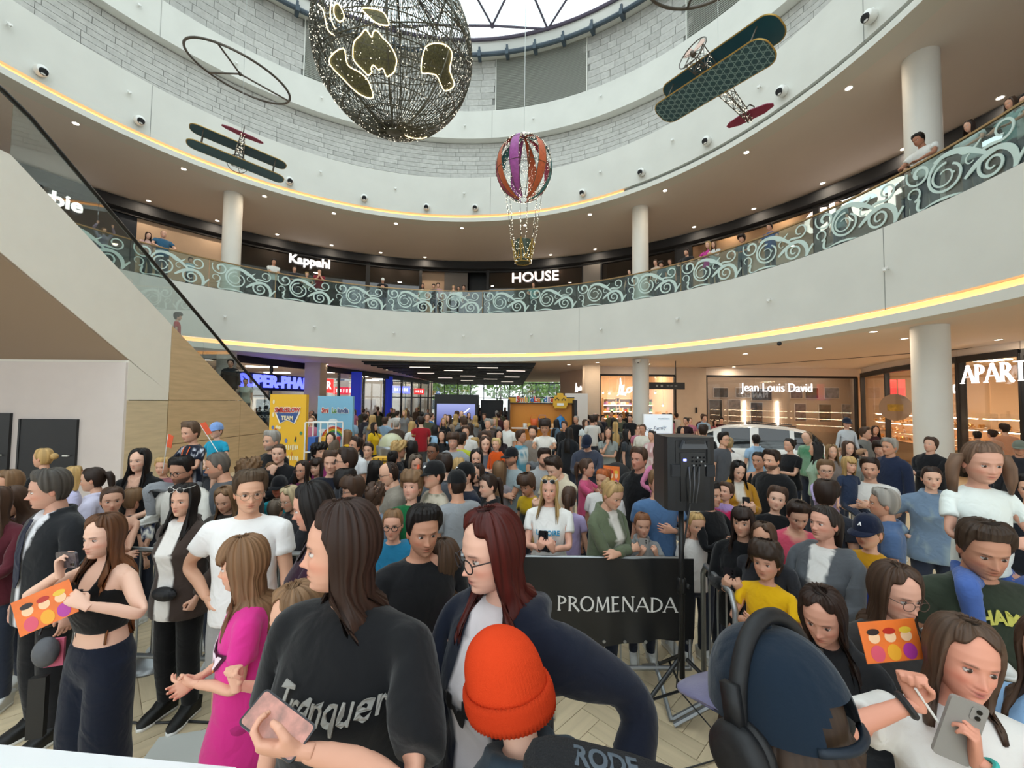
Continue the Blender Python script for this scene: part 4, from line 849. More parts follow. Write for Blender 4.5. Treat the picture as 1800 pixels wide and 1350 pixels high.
# --- two biplanes
def wing_mat():
 m = bpy.data.materials.new('teal_lattice_wing'); t, N, L, bb = _nt(m); tc = N.new('ShaderNodeTexCoord'); outs = []
 for ang_ in (0.0, pi / 3, -pi / 3):
  mp = N.new('ShaderNodeMapping'); mp.inputs['Rotation'].default_value = (0, 0, ang_); L.new(tc.outputs['Object'], mp.inputs[0])
  w = N.new('ShaderNodeTexWave'); w.inputs['Scale'].default_value = 2.6; w.bands_direction = 'X'; L.new(mp.outputs[0], w.inputs['Vector']); r = N.new('ShaderNodeMapRange'); r.inputs[1].default_value = 0.93; r.inputs[2].default_value = 0.99; L.new(w.outputs['Fac'], r.inputs[0]); outs.append(r.outputs[0])
 a = N.new('ShaderNodeMath'); a.operation = 'MAXIMUM'; L.new(outs[0], a.inputs[0]); L.new(outs[1], a.inputs[1]); c = N.new('ShaderNodeMath'); c.operation = 'MAXIMUM'; L.new(a.outputs[0], c.inputs[0]); L.new(outs[2], c.inputs[1])
 mx = N.new('ShaderNodeMix'); mx.data_type = 'RGBA'; mx.inputs[6].default_value = (*s2l('#27505c'), 1); mx.inputs[7].default_value = (*s2l('#7ea0a6'), 1); L.new(c.outputs[0], mx.inputs[0]); L.new(mx.outputs[2], bb.inputs['Base Color']); bb.inputs['Roughness'].default_value = 0.45; return m
m_wing = wing_mat(); m_teal = mat('teal_wing', s2l('#1f4f5c'), 0.45, var=0.08); m_crim = mat('crimson_tail', s2l('#8a2748'), 0.5, var=0.05); m_blade = mat('pink_blade', s2l('#cfae9f'), 0.5)
def stadium(hx, hy, r, n=8):
 out = []
 for cx, cy, a0 in ((hx - r, hy - r, 0), (-hx + r, hy - r, pi / 2), (-hx + r, -hy + r, pi), (hx - r, -hy + r, 1.5 * pi)):
  for i in range(n + 1): a = a0 + pi / 2 * i / n; out.append((cx + r * math.cos(a), cy + r * math.sin(a)))
 return out
def biplane(c, hpb, sc, label, lower):
 o = empty('model_biplane', c, 0, label, 'biplane'); h, p, bk_ = hpb
 o.rotation_mode = 'QUATERNION'; o.rotation_quaternion = (Matrix.Rotation(h, 3, 'Z') @ Matrix.Rotation(p, 3, 'X') @ Matrix.Rotation(bk_, 3, 'Y')).to_quaternion(); o.scale = (sc, sc, sc)
 for z, m in ((-0.25, lower), (0.25, m_teal)):
  w = MB().prism(stadium(1.32, 0.30, 0.24), (0, 0.35, z), (1, 0, 0), (0, 1, 0), 0.022).build('lower_wing' if z < 0 else 'upper_wing', m, o)
  MB().tube([(x, y + 0.35, z + 0.011) for x, y in stadium(1.325, 0.305, 0.24)], 0.016, 5, closed=True).build('wing_edge', m_goldm, w)
 for sx in (-1, 1):
  for dy in (0.15, 0.55): MB().tube([(sx * 0.98, dy, -0.24), (sx * 0.98, dy, 0.25)], 0.016, 6).build('wing_strut', m_bronze, o)
 fz = MB(); rg2 = random.Random(5)
 def sec(y): t = (0.95 - y) / 2.0; s_ = 0.15 * (1 - t) + 0.04 * t; return [Vector((sx * s_, y, sz * s_)) for sx, sz in ((-1, -1), (1, -1), (1, 1), (-1, 1))]
 ys = np.linspace(0.95, -1.05, 9)
 for i in range(8):
  A_, B_ = sec(ys[i]), sec(ys[i + 1])
  for k in range(4): fz.tube([A_[k], B_[k]], 0.011, 4); fz.tube([A_[k], A_[(k + 1) % 4]], 0.009, 4); fz.tube([A_[k], B_[(k + 1) % 4]], 0.006, 4); fz.tube([A_[(k + 1) % 4], B_[k]], 0.005, 4)
 fz.build('fuselage_frame', m_bronze, o)
 li = MB()
 for i in range(170):
  y = rg2.uniform(-1.05, 0.95); A_ = sec(y); k = rg2.randrange(4); q = A_[k].lerp(A_[(k + 1) % 4], rg2.random()); s_ = 0.009; li.add([q + Vector((s_, 0, -s_)), q + Vector((-s_, s_, -s_)), q + Vector((-s_, -s_, -s_)), q + Vector((0, 0, s_ * 1.4))], [(0, 2, 1), (0, 1, 3), (1, 2, 3), (2, 0, 3)])
 tag(li.build('fairy_lights', m_fairy, o), kind='stuff')
 e = MB().prism([(-0.52, -0.05), (-0.3, -0.11), (0.3, -0.11), (0.52, -0.05), (0.54, 0.02), (0.44, 0.08), (0.1, 0.13), (-0.1, 0.13), (-0.44, 0.08), (-0.54, 0.02)], (0, -0.95, 0.03), (1, 0, 0), (0, 1, 0), 0.022).build('tail_plane', m_crim, o)
 MB().tube([(0, -0.75, 0.05), (0, -0.85, 0.25), (0, -0.98, 0.30), (0, -1.08, 0.22), (0, -1.06, 0.02)], 0.014, 6).build('rudder_loop', m_bronze, o)
 MB().tube([(0.30 * math.cos(a), 1.0, 0.30 * math.sin(a)) for a in np.linspace(0, 2 * pi, 36, endpoint=False)], 0.012, 6, closed=True).build('propeller_ring', m_bronze, o)
 for k in range(2):
  sg = 1 if k else -1; pr = MB().prism([(0.0, -0.02), (0.12, -0.09), (0.25, -0.10), (0.28, 0.0), (0.25, 0.08), (0.12, 0.07), (0, 0.02)], (0, 1.0, 0), (sg * 0.8, 0, 0.6), (sg * -0.6, 0, 0.8), 0.012).build('propeller_blade', m_blade, o)
 for a in (0.3, 1.9): MB().tube([(0.3 * math.cos(a), 1.0, 0.3 * math.sin(a)), (-0.3 * math.cos(a), 1.0, -0.3 * math.sin(a))], 0.008, 4).build('ring_brace', m_bronze, o)
 MB().lathe((0, 0.93, 0), [(0.05, 0), (0.05, 0.08), (0.02, 0.12)], 10, axis=(0, 1, 0)).build('hub', m_bronze, o)
 Mi = o.rotation_quaternion.to_matrix().transposed(); up = Mi @ Vector((0, 0, 1))
 st_ = Vector((0, 0.3, 0.27)); MB().tube([st_, st_ + up * ((ZSK - 0.3 - c[2]) / sc)], 0.006, 4).build('suspension_cable', m_cable, o)
 return o
biplane((3.636, 7.0, 7.751), (2.072, 0.353, -0.164), 0.84, 'teal biplane with lattice patterned lower wing, crimson tail and propeller ring, facing the viewer', m_wing)
biplane((-7.172, 10.5, 8.696), (0.653, 0.017, 0.119), 0.82, 'dark teal biplane with crimson tail plane seen from behind below a hoop', m_teal)
ring_frame(at(422, 130, 10.5), 1.18, (0.15, 0.22, 0.2), 'thin bronze hoop with three spokes hanging above the dark biplane'); ring_frame(at(1240, -70, 7.0), 1.05, (0.05, -0.12, 0.9), 'bronze hoop hanging at the top edge above the patterned biplane', 0.032)
# ================================================================== people: body templates, clothing, hair, posing
m_skin = col_mat('skin', 0.55, spec=0.35, sss=0.0); m_cloth = col_mat('cloth', 0.9, bump=0.12, bscale=220, spec=0.2, sheen=0.15, wrinkle=0.42); m_hair = col_mat('hair', 0.5, bump=0.0, spec=0.3)
m_leather = col_mat('coated_fabric', 0.55, bump=0.1, bscale=120, spec=0.4, wrinkle=0.3)
class Geo:
 """plain arrays: vertices, normals, polygons (sizes + vertex list), colours"""
 def __init__(s, v, lt, lv, col=None, n=None): s.v, s.lt, s.lv, s.col, s.n = v, lt, lv, col, n
def geo_from(me):
 n = len(me.vertices); v = np.empty(n * 3, np.float32); me.vertices.foreach_get('co', v); nn = np.empty(n * 3, np.float32); me.vertices.foreach_get('normal', nn)
 lt = np.empty(len(me.polygons), np.int32); me.polygons.foreach_get('loop_total', lt); lv = np.empty(len(me.loops), np.int32); me.loops.foreach_get('vertex_index', lv)
 return Geo(v.reshape(-1, 3).astype(np.float64), lt, lv, None, nn.reshape(-1, 3).astype(np.float64))
def geo_join(gs_):
 o = 0; V, LT, LV, CC = [], [], [], []
 for g in gs_: V.append(g.v); LT.append(g.lt); LV.append(g.lv + o); CC.append(g.col); o += len(g.v)
 return Geo(np.concatenate(V), np.concatenate(LT), np.concatenate(LV), np.concatenate(CC))
def geo_mesh(g, name, m):
 me = bpy.data.meshes.new(name); me.vertices.add(len(g.v)); me.vertices.foreach_set('co', g.v.astype(np.float32).ravel())
 me.loops.add(len(g.lv)); me.loops.foreach_set('vertex_index', g.lv.astype(np.int32)); me.polygons.add(len(g.lt))
 me.polygons.foreach_set('loop_start', np.concatenate([[0], np.cumsum(g.lt)[:-1]]).astype(np.int32))
 try: me.polygons.foreach_set('loop_total', g.lt.astype(np.int32))
 except Exception: pass
 a = me.color_attributes.new('Col', 'FLOAT_COLOR', 'POINT'); c = np.ones((len(g.v), 4), np.float32); c[:, :3] = g.col; a.data.foreach_set('color', c.ravel())
 me.polygons.foreach_set('use_smooth', np.ones(len(g.lt), bool)); me.materials.append(m); me.update(calc_edges=True); return me
def geo_mb(b): return geo_from(b.mesh('tmp', m_skin))
def remesh(b, voxel, ratios, smooth=4):
 """fuse overlapping solids into one continuous skin, then thin it out to the wanted levels"""
 o = bpy.data.objects.new('tmp_solid', b.mesh('tmp_solid', m_skin)); WORK.collection.objects.link(o); md = o.modifiers.new('r', 'REMESH'); md.mode = 'VOXEL'; md.voxel_size = voxel
 if smooth: sm = o.modifiers.new('s', 'SMOOTH'); sm.iterations = smooth; sm.factor = 0.5
 dc = o.modifiers.new('d', 'DECIMATE'); out = []
 for r in ratios:
  dc.ratio = r; dc.show_viewport = r < 1; me = work_mesh(o); out.append(geo_from(me)); bpy.data.meshes.remove(me)
 me = o.data; bpy.data.objects.remove(o); bpy.data.meshes.remove(me); return out
def ell_loft(b, rings, n=20):
 """closed solid through horizontal elliptical rings (z, half width, half depth, centre y)"""
 vs, fs = [], []
 for z, hx, hy, cy in rings:
  for j in range(n): a = 2 * pi * j / n; c, s_ = math.cos(a), math.sin(a); vs.append((hx * math.copysign(abs(c) ** 0.9, c), cy + hy * math.copysign(abs(s_) ** 0.9, s_), z))
 k = len(rings)
 for i in range(k - 1):
  for j in range(n): fs.append((i * n + j, i * n + (j + 1) % n, (i + 1) * n + (j + 1) % n, (i + 1) * n + j))
 fs += [tuple(range(n - 1, -1, -1)), tuple((k - 1) * n + j for j in range(n))]; b.add(vs, fs)
# ---- proportions of the three body templates (all 1.75 m tall, arms held 40 degrees out)
AA = math.radians(40); LU, LF = 0.285, 0.25
BT = {'m': dict(sx=.182, arm=1.0, leg=1.0, neck=.058, tor=[(.80, .09, .085, .01), (.86, .155, .11, .005), (.94, .168, .118, .0), (1.02, .16, .115, 0), (1.12, .155, .108, -.005), (1.22, .168, .115, -.005), (1.32, .182, .118, 0), (1.39, .18, .105, .008), (1.44, .135, .085, .014), (1.475, .075, .068, .018)]),
  'f': dict(sx=.160, arm=.86, leg=.97, neck=.048, tor=[(.80, .10, .09, .01), (.86, .160, .115, .01), (.93, .175, .122, .006), (1.02, .150, .105, 0), (1.09, .132, .095, 0), (1.18, .140, .108, -.012), (1.26, .152, .128, -.025), (1.32, .155, .112, -.008), (1.39, .155, .092, .008), (1.44, .118, .075, .014), (1.475, .062, .058, .018)]),
  'k': dict(sx=.150, arm=.80, leg=.90, neck=.048, tor=[(.80, .08, .08, .01), (.86, .132, .10, .005), (.93, .142, .108, .0), (1.02, .138, .105, 0), (1.12, .134, .10, -.004), (1.22, .140, .102, -.004), (1.32, .150, .102, 0), (1.39, .150, .092, .008), (1.44, .115, .075, .014), (1.475, .062, .06, .018)])}
def joints(t):
 B = BT[t]; J = {}
 for s_, n in ((1, 'L'), (-1, 'R')):
  S = Vector((s_ * B['sx'], .012, 1.405)); d = Vector((s_ * math.sin(AA), 0, -math.cos(AA))); J['S' + n], J['E' + n], J['W' + n] = S, S + d * LU, S + d * (LU + LF)
  J['H' + n], J['K' + n], J['A' + n], J['T' + n] = Vector((s_ * .09, 0, .90)), Vector((s_ * .10, -.012, .49)), Vector((s_ * .105, .02, .075)), Vector((s_ * .115, -.13, .03))
 return J
JT = {t: joints(t) for t in BT}
def arm_pts(J, n, t0, t1, k=9):
 out = []
 for i in range(k):
  t = t0 + (t1 - t0) * i / (k - 1); out.append((J['S' + n].lerp(J['E' + n], t * 2) if t < .5 else J['E' + n].lerp(J['W' + n], t * 2 - 1), t))
 return out
ARM_R = ([0, .12, .3, .5, .6, .75, 1.0], [.055, .052, .047, .039, .042, .036, .026])
def body_solids(t):
 B, J = BT[t], JT[t]; b = MB(); ell_loft(b, B['tor']); b.tube([(0, .018, 1.40), (0, .015, 1.48), (0, .0, 1.58)], [B['neck'] * 1.12, B['neck'], B['neck'] * .95], 14)
 for n in 'LR':
  P = arm_pts(J, n, 0, 1.0, 11); b.tube([p for p, _ in P], [float(np.interp(q, *ARM_R)) * B['arm'] for _, q in P], 12); s_ = 1 if n == 'L' else -1
  b.tube([(s_ * .07, .014, 1.41), J['S' + n]], [.06, .054 * B['arm']], 12)
  H, K, A = J['H' + n], J['K' + n], J['A' + n]; L_ = B['leg']
  b.tube([H + Vector((0, 0, .02)), H.lerp(K, .3), H.lerp(K, .65), K, K.lerp(A, .3), K.lerp(A, .7), A], [.086 * L_, .082 * L_, .064 * L_, .052 * L_, .055 * L_, .04 * L_, .034 * L_], 14)
  b.tube([A + Vector((0, .035, -.03)), A + Vector((0, -.03, -.03)), J['T' + n], J['T' + n] + Vector((0, -.03, -.005))], [.036, .04, .032, .02], 10)
 return b
def infl(rings, d, z0=None, z1=None, dz=None):
 out = []
 for z, hx, hy, cy in rings: out.append((z, hx + d(z), hy + d(z), cy))
 if z0 is not None:
  lo = [r for r in out if r[0] > z0 + .01]; f = [float(np.interp(z0, [r[0] for r in out], [r[k] for r in out])) for k in (1, 2, 3)]; out = [(z0, *f)] + lo
 if z1 is not None:
  hi = [r for r in out if r[0] < z1 - .01]; f = [float(np.interp(z1, [r[0] for r in out], [r[k] for r in out])) for k in (1, 2, 3)]; out = hi + [(z1, *f)]
 return out
def top_solids(t, kind):
 """shirt-like garments as closed solids around the body"""
 B, J = BT[t], JT[t]; b = MB(); tor = B['tor']
 cfg = dict(tshirt=(.020, .86, .60, .024), oversize=(.045, .80, .86, .05), long=(.020, .85, 1.9, .014), hoodie=(.038, .82, 1.92, .028), jacket=(.040, .78, 1.92, .026), tank=(.010, .98, 0, 0), crop=(.010, 1.10, 0, 0), dress=(.030, .72, .60, .028), polo=(.022, .84, .62, .024))[kind]
 loose, hem, slv, sr = cfg; hi = [r for r in tor]
 # looseness grows towards the hem; above the chest it follows the shoulders
 def d(z): return loose * (0.45 + 0.55 * min(1, max(0, (1.42 - z) / .35))) if z < 1.45 else .006
 base = tor if hem > .80 else [(hem, tor[2][1] * 1.0 + (.05 if kind == 'dress' else .0), tor[2][2] * 1.0 + (.05 if kind == 'dress' else 0), 0), (.84, tor[2][1] + (.022 if kind == 'dress' else 0), tor[2][2] + (.022 if kind == 'dress' else 0), 0)] + [r for r in tor if r[0] > .9]
 if hem > .80: base = [(.80, tor[2][1], tor[2][2], 0), (.87, tor[2][1], tor[2][2], 0)] + [r for r in tor if r[0] > .9]
 if kind in ('tank', 'crop'): R = infl(base, d, hem, 1.355)
 else: R = infl(base, d, hem)
 ell_loft(b, R, 26)
 if kind in ('tank', 'crop'):
  for s_ in (-1, 1): b.tube([(s_ * B['sx'] * .55, -B['tor'][6][2] - .004, 1.33), (s_ * B['sx'] * .52, -.06, 1.42), (s_ * B['sx'] * .5, .02, 1.455), (s_ * B['sx'] * .52, .09, 1.40), (s_ * B['sx'] * .55, .10, 1.33)], .022, 8)
 if slv:
  for n in 'LR':
   s_ = 1 if n == 'L' else -1; t1 = min(slv / 2, .965); P = arm_pts(J, n, -0.07, t1, 11); k = len(P)
   b.tube([p for p, _ in P], [(float(np.interp(q, *ARM_R)) * B['arm'] + sr * (0.55 + 0.6 * (i / (k - 1)) if slv < 1 else (1.0 if i < k - 1 else 0.75))) * (.45, .86)[i] if i < 2 else float(np.interp(q, *ARM_R)) * B['arm'] + sr * (0.55 + 0.6 * (i / (k - 1)) if slv < 1 else (1.0 if i < k - 1 else 0.75)) for i, (_, q) in enumerate(P)], 14)
   b.tube([(s_ * .05, .014, 1.408), (s_ * B['sx'] * .72, .014, 1.405), J['S' + n] + Vector((0, 0, -.012))], [.066 + loose * .2, .060 * B['arm'] + loose * .2, .050 * B['arm'] + sr * .45], 12)
 if kind in ('hoodie',): b.tube([(-.10, -.03, 1.46), (-.11, .06, 1.455), (-.07, .125, 1.42), (0, .15, 1.39), (.07, .125, 1.42), (.11, .06, 1.455), (.10, -.03, 1.46)], [.026, .036, .046, .052, .046, .036, .026], 10)
 if kind in ('jacket', 'polo'): b.tube([(-.02, -.092, 1.44), (-.07, -.05, 1.475), (-.078, .02, 1.492), (-.05, .085, 1.49), (0, .10, 1.488), (.05, .085, 1.49), (.078, .02, 1.492), (.07, -.05, 1.475), (.02, -.092, 1.44)], [.012, .017, .02, .02, .02, .02, .02, .017, .012], 8)
 return b
def bottom_solids(t, kind):
 B, J = BT[t], JT[t]; b = MB(); L_ = B['leg']; dw, end = dict(trousers=(.020, 1.92), slim=(.010, 1.93), wide=(.060, 1.75), shorts=(.035, .88), skirt=(.02, .3))[kind]
 ell_loft(b, infl(B['tor'], lambda z: .012, .80, 1.03))
 for n in 'LR':
  H, K, A = J['H' + n], J['K' + n], J['A' + n]; P, R = [], []; k = 9
  for i in range(k):
   q = end * i / (k - 1); P.append(H.lerp(K, q) if q < 1 else K.lerp(A, q - 1)); r0 = float(np.interp(q, [0, .3, .65, 1, 1.3, 1.7, 2], [.088, .084, .066, .054, .056, .041, .036])) * L_
   R.append(r0 + dw * (0.35 + 0.65 * min(1, q / .9)))
  P[0] = P[0] + Vector((0, 0, .03)); b.tube(P, R, 16)
 if kind == 'skirt': ell_loft(b, [(.52, .25, .22, 0), (.7, .215, .18, 0), (.9, .18, .13, 0), (1.03, .15, .11, 0)], 26)
 return b
BODY_RATIO, TOP_RATIO = (0.36, 0.085, 0.042), (0.5, 0.15, 0.06)
_tc = {}
def template(t, kind):
 k = (t, kind)
 if k not in _tc:
  if kind == 'body': G = remesh(body_solids(t), .0125, BODY_RATIO, 5)
  elif kind in ('trousers', 'slim', 'wide', 'shorts', 'skirt'): G = remesh(bottom_solids(t, kind), .016, TOP_RATIO, 3)
  else: G = remesh(top_solids(t, kind), .016, TOP_RATIO, 4)
  for g in G: g.w = skin_weights(g.v, t)
  _tc[k] = G
 return _tc[k]
BONES = ['pel', 'spi', 'che', 'nec', 'hea', 'uaL', 'faL', 'uaR', 'faR', 'thL', 'shL', 'thR', 'shR', 'ftL', 'ftR']
def skin_weights(V, t):
 J, B = JT[t], BT[t]; segs = []
 def sg(i, a, c, r): segs.append((i, np.array(a, float), np.array(c, float), r))
 for x in (-.07, 0, .07): sg(0, (x, 0, .84), (x, 0, .98), .10); sg(1, (x, 0, 1.0), (x, 0, 1.16), .10); sg(2, (x * 1.3, 0, 1.2), (x * 1.3, 0, 1.37), .10)
 sg(2, (-.09, .01, 1.40), (.09, .01, 1.40), .07); sg(3, (0, .015, 1.47), (0, .01, 1.53), .055); sg(4, (0, 0, 1.58), (0, 0, 1.68), .09)
 for k, n in enumerate('LR'):
  sg(5 + 2 * k, J['S' + n], J['E' + n], .045); sg(6 + 2 * k, J['E' + n], J['W' + n], .036); sg(9 + 2 * k, J['H' + n], J['K' + n], .072); sg(10 + 2 * k, J['K' + n], J['A' + n], .048); sg(13 + k, J['A' + n], J['T' + n], .04)
 D = np.full((len(V), len(BONES)), 9.0)
 for i, a, c, r in segs:
  ab = c - a; q = np.clip(((V - a) @ ab) / (ab @ ab), 0, 1); d = np.linalg.norm(V - (a + q[:, None] * ab), axis=1) - r; D[:, i] = np.minimum(D[:, i], d)
 W_ = np.exp(-(D - D.min(1, keepdims=True)) / .022); W_[W_ < .02] = 0; return W_ / W_.sum(1, keepdims=True)
def rot_between(a, b):
 return np.array(Vector(a).rotation_difference(Vector(b)).to_matrix())
def rxyz(yaw, pitch, roll): return np.array(Matrix.Rotation(yaw, 3, 'Z') @ Matrix.Rotation(pitch, 3, 'X') @ Matrix.Rotation(roll, 3, 'Y'))
def ik(S, T, l1, l2, pole):
 d = T - S; L_ = min(max(np.linalg.norm(d), .08), (l1 + l2) * .998); u = d / np.linalg.norm(d); a = (l1 * l1 - l2 * l2 + L_ * L_) / (2 * L_); h = math.sqrt(max(l1 * l1 - a * a, 1e-6)); p = pole - u * (pole @ u); n = np.linalg.norm(p); p = p / n if n > 1e-6 else np.array([0, 1., 0])
 return S + u * a + p * h, S + u * L_
ARMS = {  # wrist target for the person's own left (+x) arm, elbow pole, hand direction or None, palm direction, hand shape
 'down': ((.27, -.03, .84), (.3, .8, 0), None, (-1, 0, 0), 'relax'), 'front': ((.05, -.29, 1.06), (.6, .3, -.6), (-.8, -.5, .1), (0, .3, 1), 'relax'), 'cross': ((-.10, -.215, 1.16), (.7, .1, -.6), (-1, .1, .1), (0, .8, -.5), 'relax'),
 'phone': ((.06, -.33, 1.18), (.5, .3, -.8), (-.35, -.4, .85), (-.3, .8, .4), 'grip'), 'phone_up': ((.09, -.34, 1.40), (.5, .1, -.9), (-.3, -.2, .9), (-.5, .8, 0), 'grip'), 'hip': ((.195, -.02, 1.0), (.9, .5, 0), (-.6, -.6, -.5), (-1, .2, .2), 'relax'),
 'rail': ((.17, -.31, 1.09), (.9, .1, -.3), (-.6, -.7, -.1), (0, .1, -1), 'relax'), 'chin': ((.02, -.17, 1.42), (.4, -.2, -.9), (-.2, .1, .95), (0, 1, .2), 'fist'), 'up': ((.24, -.12, 1.85), (.8, .3, -.2), (0, -.1, 1), (-.2, -1, 0), 'grip'),
 'reach': ((.18, -.48, 1.28), (.6, .4, -.7), (0, -1, .15), (-1, 0, 0), 'grip'), 'hold': ((.03, -.26, 1.24), (.7, .1, -.7), (-.9, -.2, .2), (0, 1, 0), 'relax'), 'pocket': ((.20, -.07, .93), (.6, .8, 0), (-.2, -.4, -.9), (-1, 0, 0), 'fist'), 'back': ((.12, .16, 1.0), (.9, .4, -.2), (-.8, .2, -.4), (0, -1, 0), 'relax'),
 'ankles': ((.13, -.22, 1.02), (.8, .2, -.5), (-.2, -.5, -.8), (-.9, .3, 0), 'grip'), 'head': ((.09, -.13, 1.02), (.7, .0, -.5), (-.6, -.6, -.2), (0, 0, -1), 'relax')}
def pose(P, t):
 """4x3 skinning matrices and joint places for a person spec P"""
 J = {k: np.array(v) for k, v in JT[t].items()}; X = {}; lean, side, twist = P.get('lean', 0), P.get('side', 0), P.get('twist', 0)
 def tf(R, o_rest, o_new): return R, o_new - R @ o_rest
 I3 = np.eye(3); pel = np.array([0, 0, .93]); X['pel'] = (I3, np.zeros(3))
 Rs = rxyz(twist * .5, lean * .5, side * .5); spi = np.array([0, 0, 1.0]); X['spi'] = tf(Rs, spi, spi)
 Rc = rxyz(twist, lean, side); che = np.array([0, 0, 1.18]); che_n = X['spi'][0] @ che + X['spi'][1]; X['che'] = tf(Rc, che, che_n)
 nk = np.array([0, .016, 1.465]); nk_n = Rc @ nk + X['che'][1]; hy, hp, hr = P.get('hy', 0), P.get('hp', 0), P.get('hr', 0)
 Rh = rxyz(twist + hy, lean * .35 + hp, side * .5 + hr); Rn = rxyz(twist + hy * .45, lean * .7 + hp * .5, side * .7 + hr * .5); X['nec'] = tf(Rn, nk, nk_n)
 hd = np.array([0, .012, 1.53]); hd_n = Rn @ hd + X['nec'][1]; X['hea'] = tf(Rh * P.get('hs', 1.0), hd, hd_n)
 out = {'head': X['hea'], 'neck': hd_n, 'che': X['che']}
 for n, s_ in (('L', 1), ('R', -1)):
  a = P.get('arm' + n, P.get('arms', 'down'))
  if isinstance(a, str): a = ARMS[a]
  tgt, pole, hdir, palm, hk = a; f = np.array([s_, 1, 1.0]); S = Rc @ J['S' + n] + X['che'][1]; T = np.array(tgt) * f
  if P.get('arm_follow', 1): T = T + (S - J['S' + n])
  E_, W_ = ik(S, T, LU, LF, np.array(pole) * f); u0 = (J['E' + n] - J['S' + n]) / LU; Ru = rot_between(Rc @ u0, (E_ - S) / LU) @ Rc; X['ua' + n] = tf(Ru, J['S' + n], S)
  u1 = (J['W' + n] - J['E' + n]) / LF; Rf = rot_between(Ru @ u1, (W_ - E_) / LF) @ Ru; X['fa' + n] = tf(Rf, J['E' + n], E_)
  hd_ = (W_ - E_) / LF if hdir is None else np.array(hdir) * f; hd_ = hd_ / np.linalg.norm(hd_); pn = np.array(palm) * f; pn = pn - hd_ * (pn @ hd_); pn /= max(np.linalg.norm(pn), 1e-6)
  out['hand' + n] = (W_, hd_, pn, hk); out['E' + n] = E_; out['S' + n] = S
  l = P.get('leg' + n); H = J['H' + n]; A = J['A' + n] if l is None else np.array(l[0]) * f; kp = np.array([0, -1, 0.]) if l is None else np.array(l[1]) * f
  l1, l2 = np.linalg.norm(J['K' + n] - H), np.linalg.norm(J['A' + n] - J['K' + n]); K_, A_ = ik(H, A, l1, l2, kp); u = (J['K' + n] - H) / l1; Rt = rot_between(u, (K_ - H) / l1); X['th' + n] = tf(Rt, H, H)
  u = (J['A' + n] - J['K' + n]) / l2; Rk = rot_between(Rt @ u, (A_ - K_) / l2) @ Rt; X['sh' + n] = tf(Rk, J['K' + n], K_)
  Rft = I3 if l is None else Rk; X['ft' + n] = tf(Rft, J['A' + n], A_); out['foot' + n] = (A_, Rft)
 return X, out
def deform(g, X, v=None):
 v = g.v if v is None else v; o = np.zeros_like(v)
 for i, bn in enumerate(BONES):
  w = g.w[:, i]; m = w > 0
  if m.any(): R, T = X[bn]; o[m] += w[m, None] * (v[m] @ R.T + T)
 return o
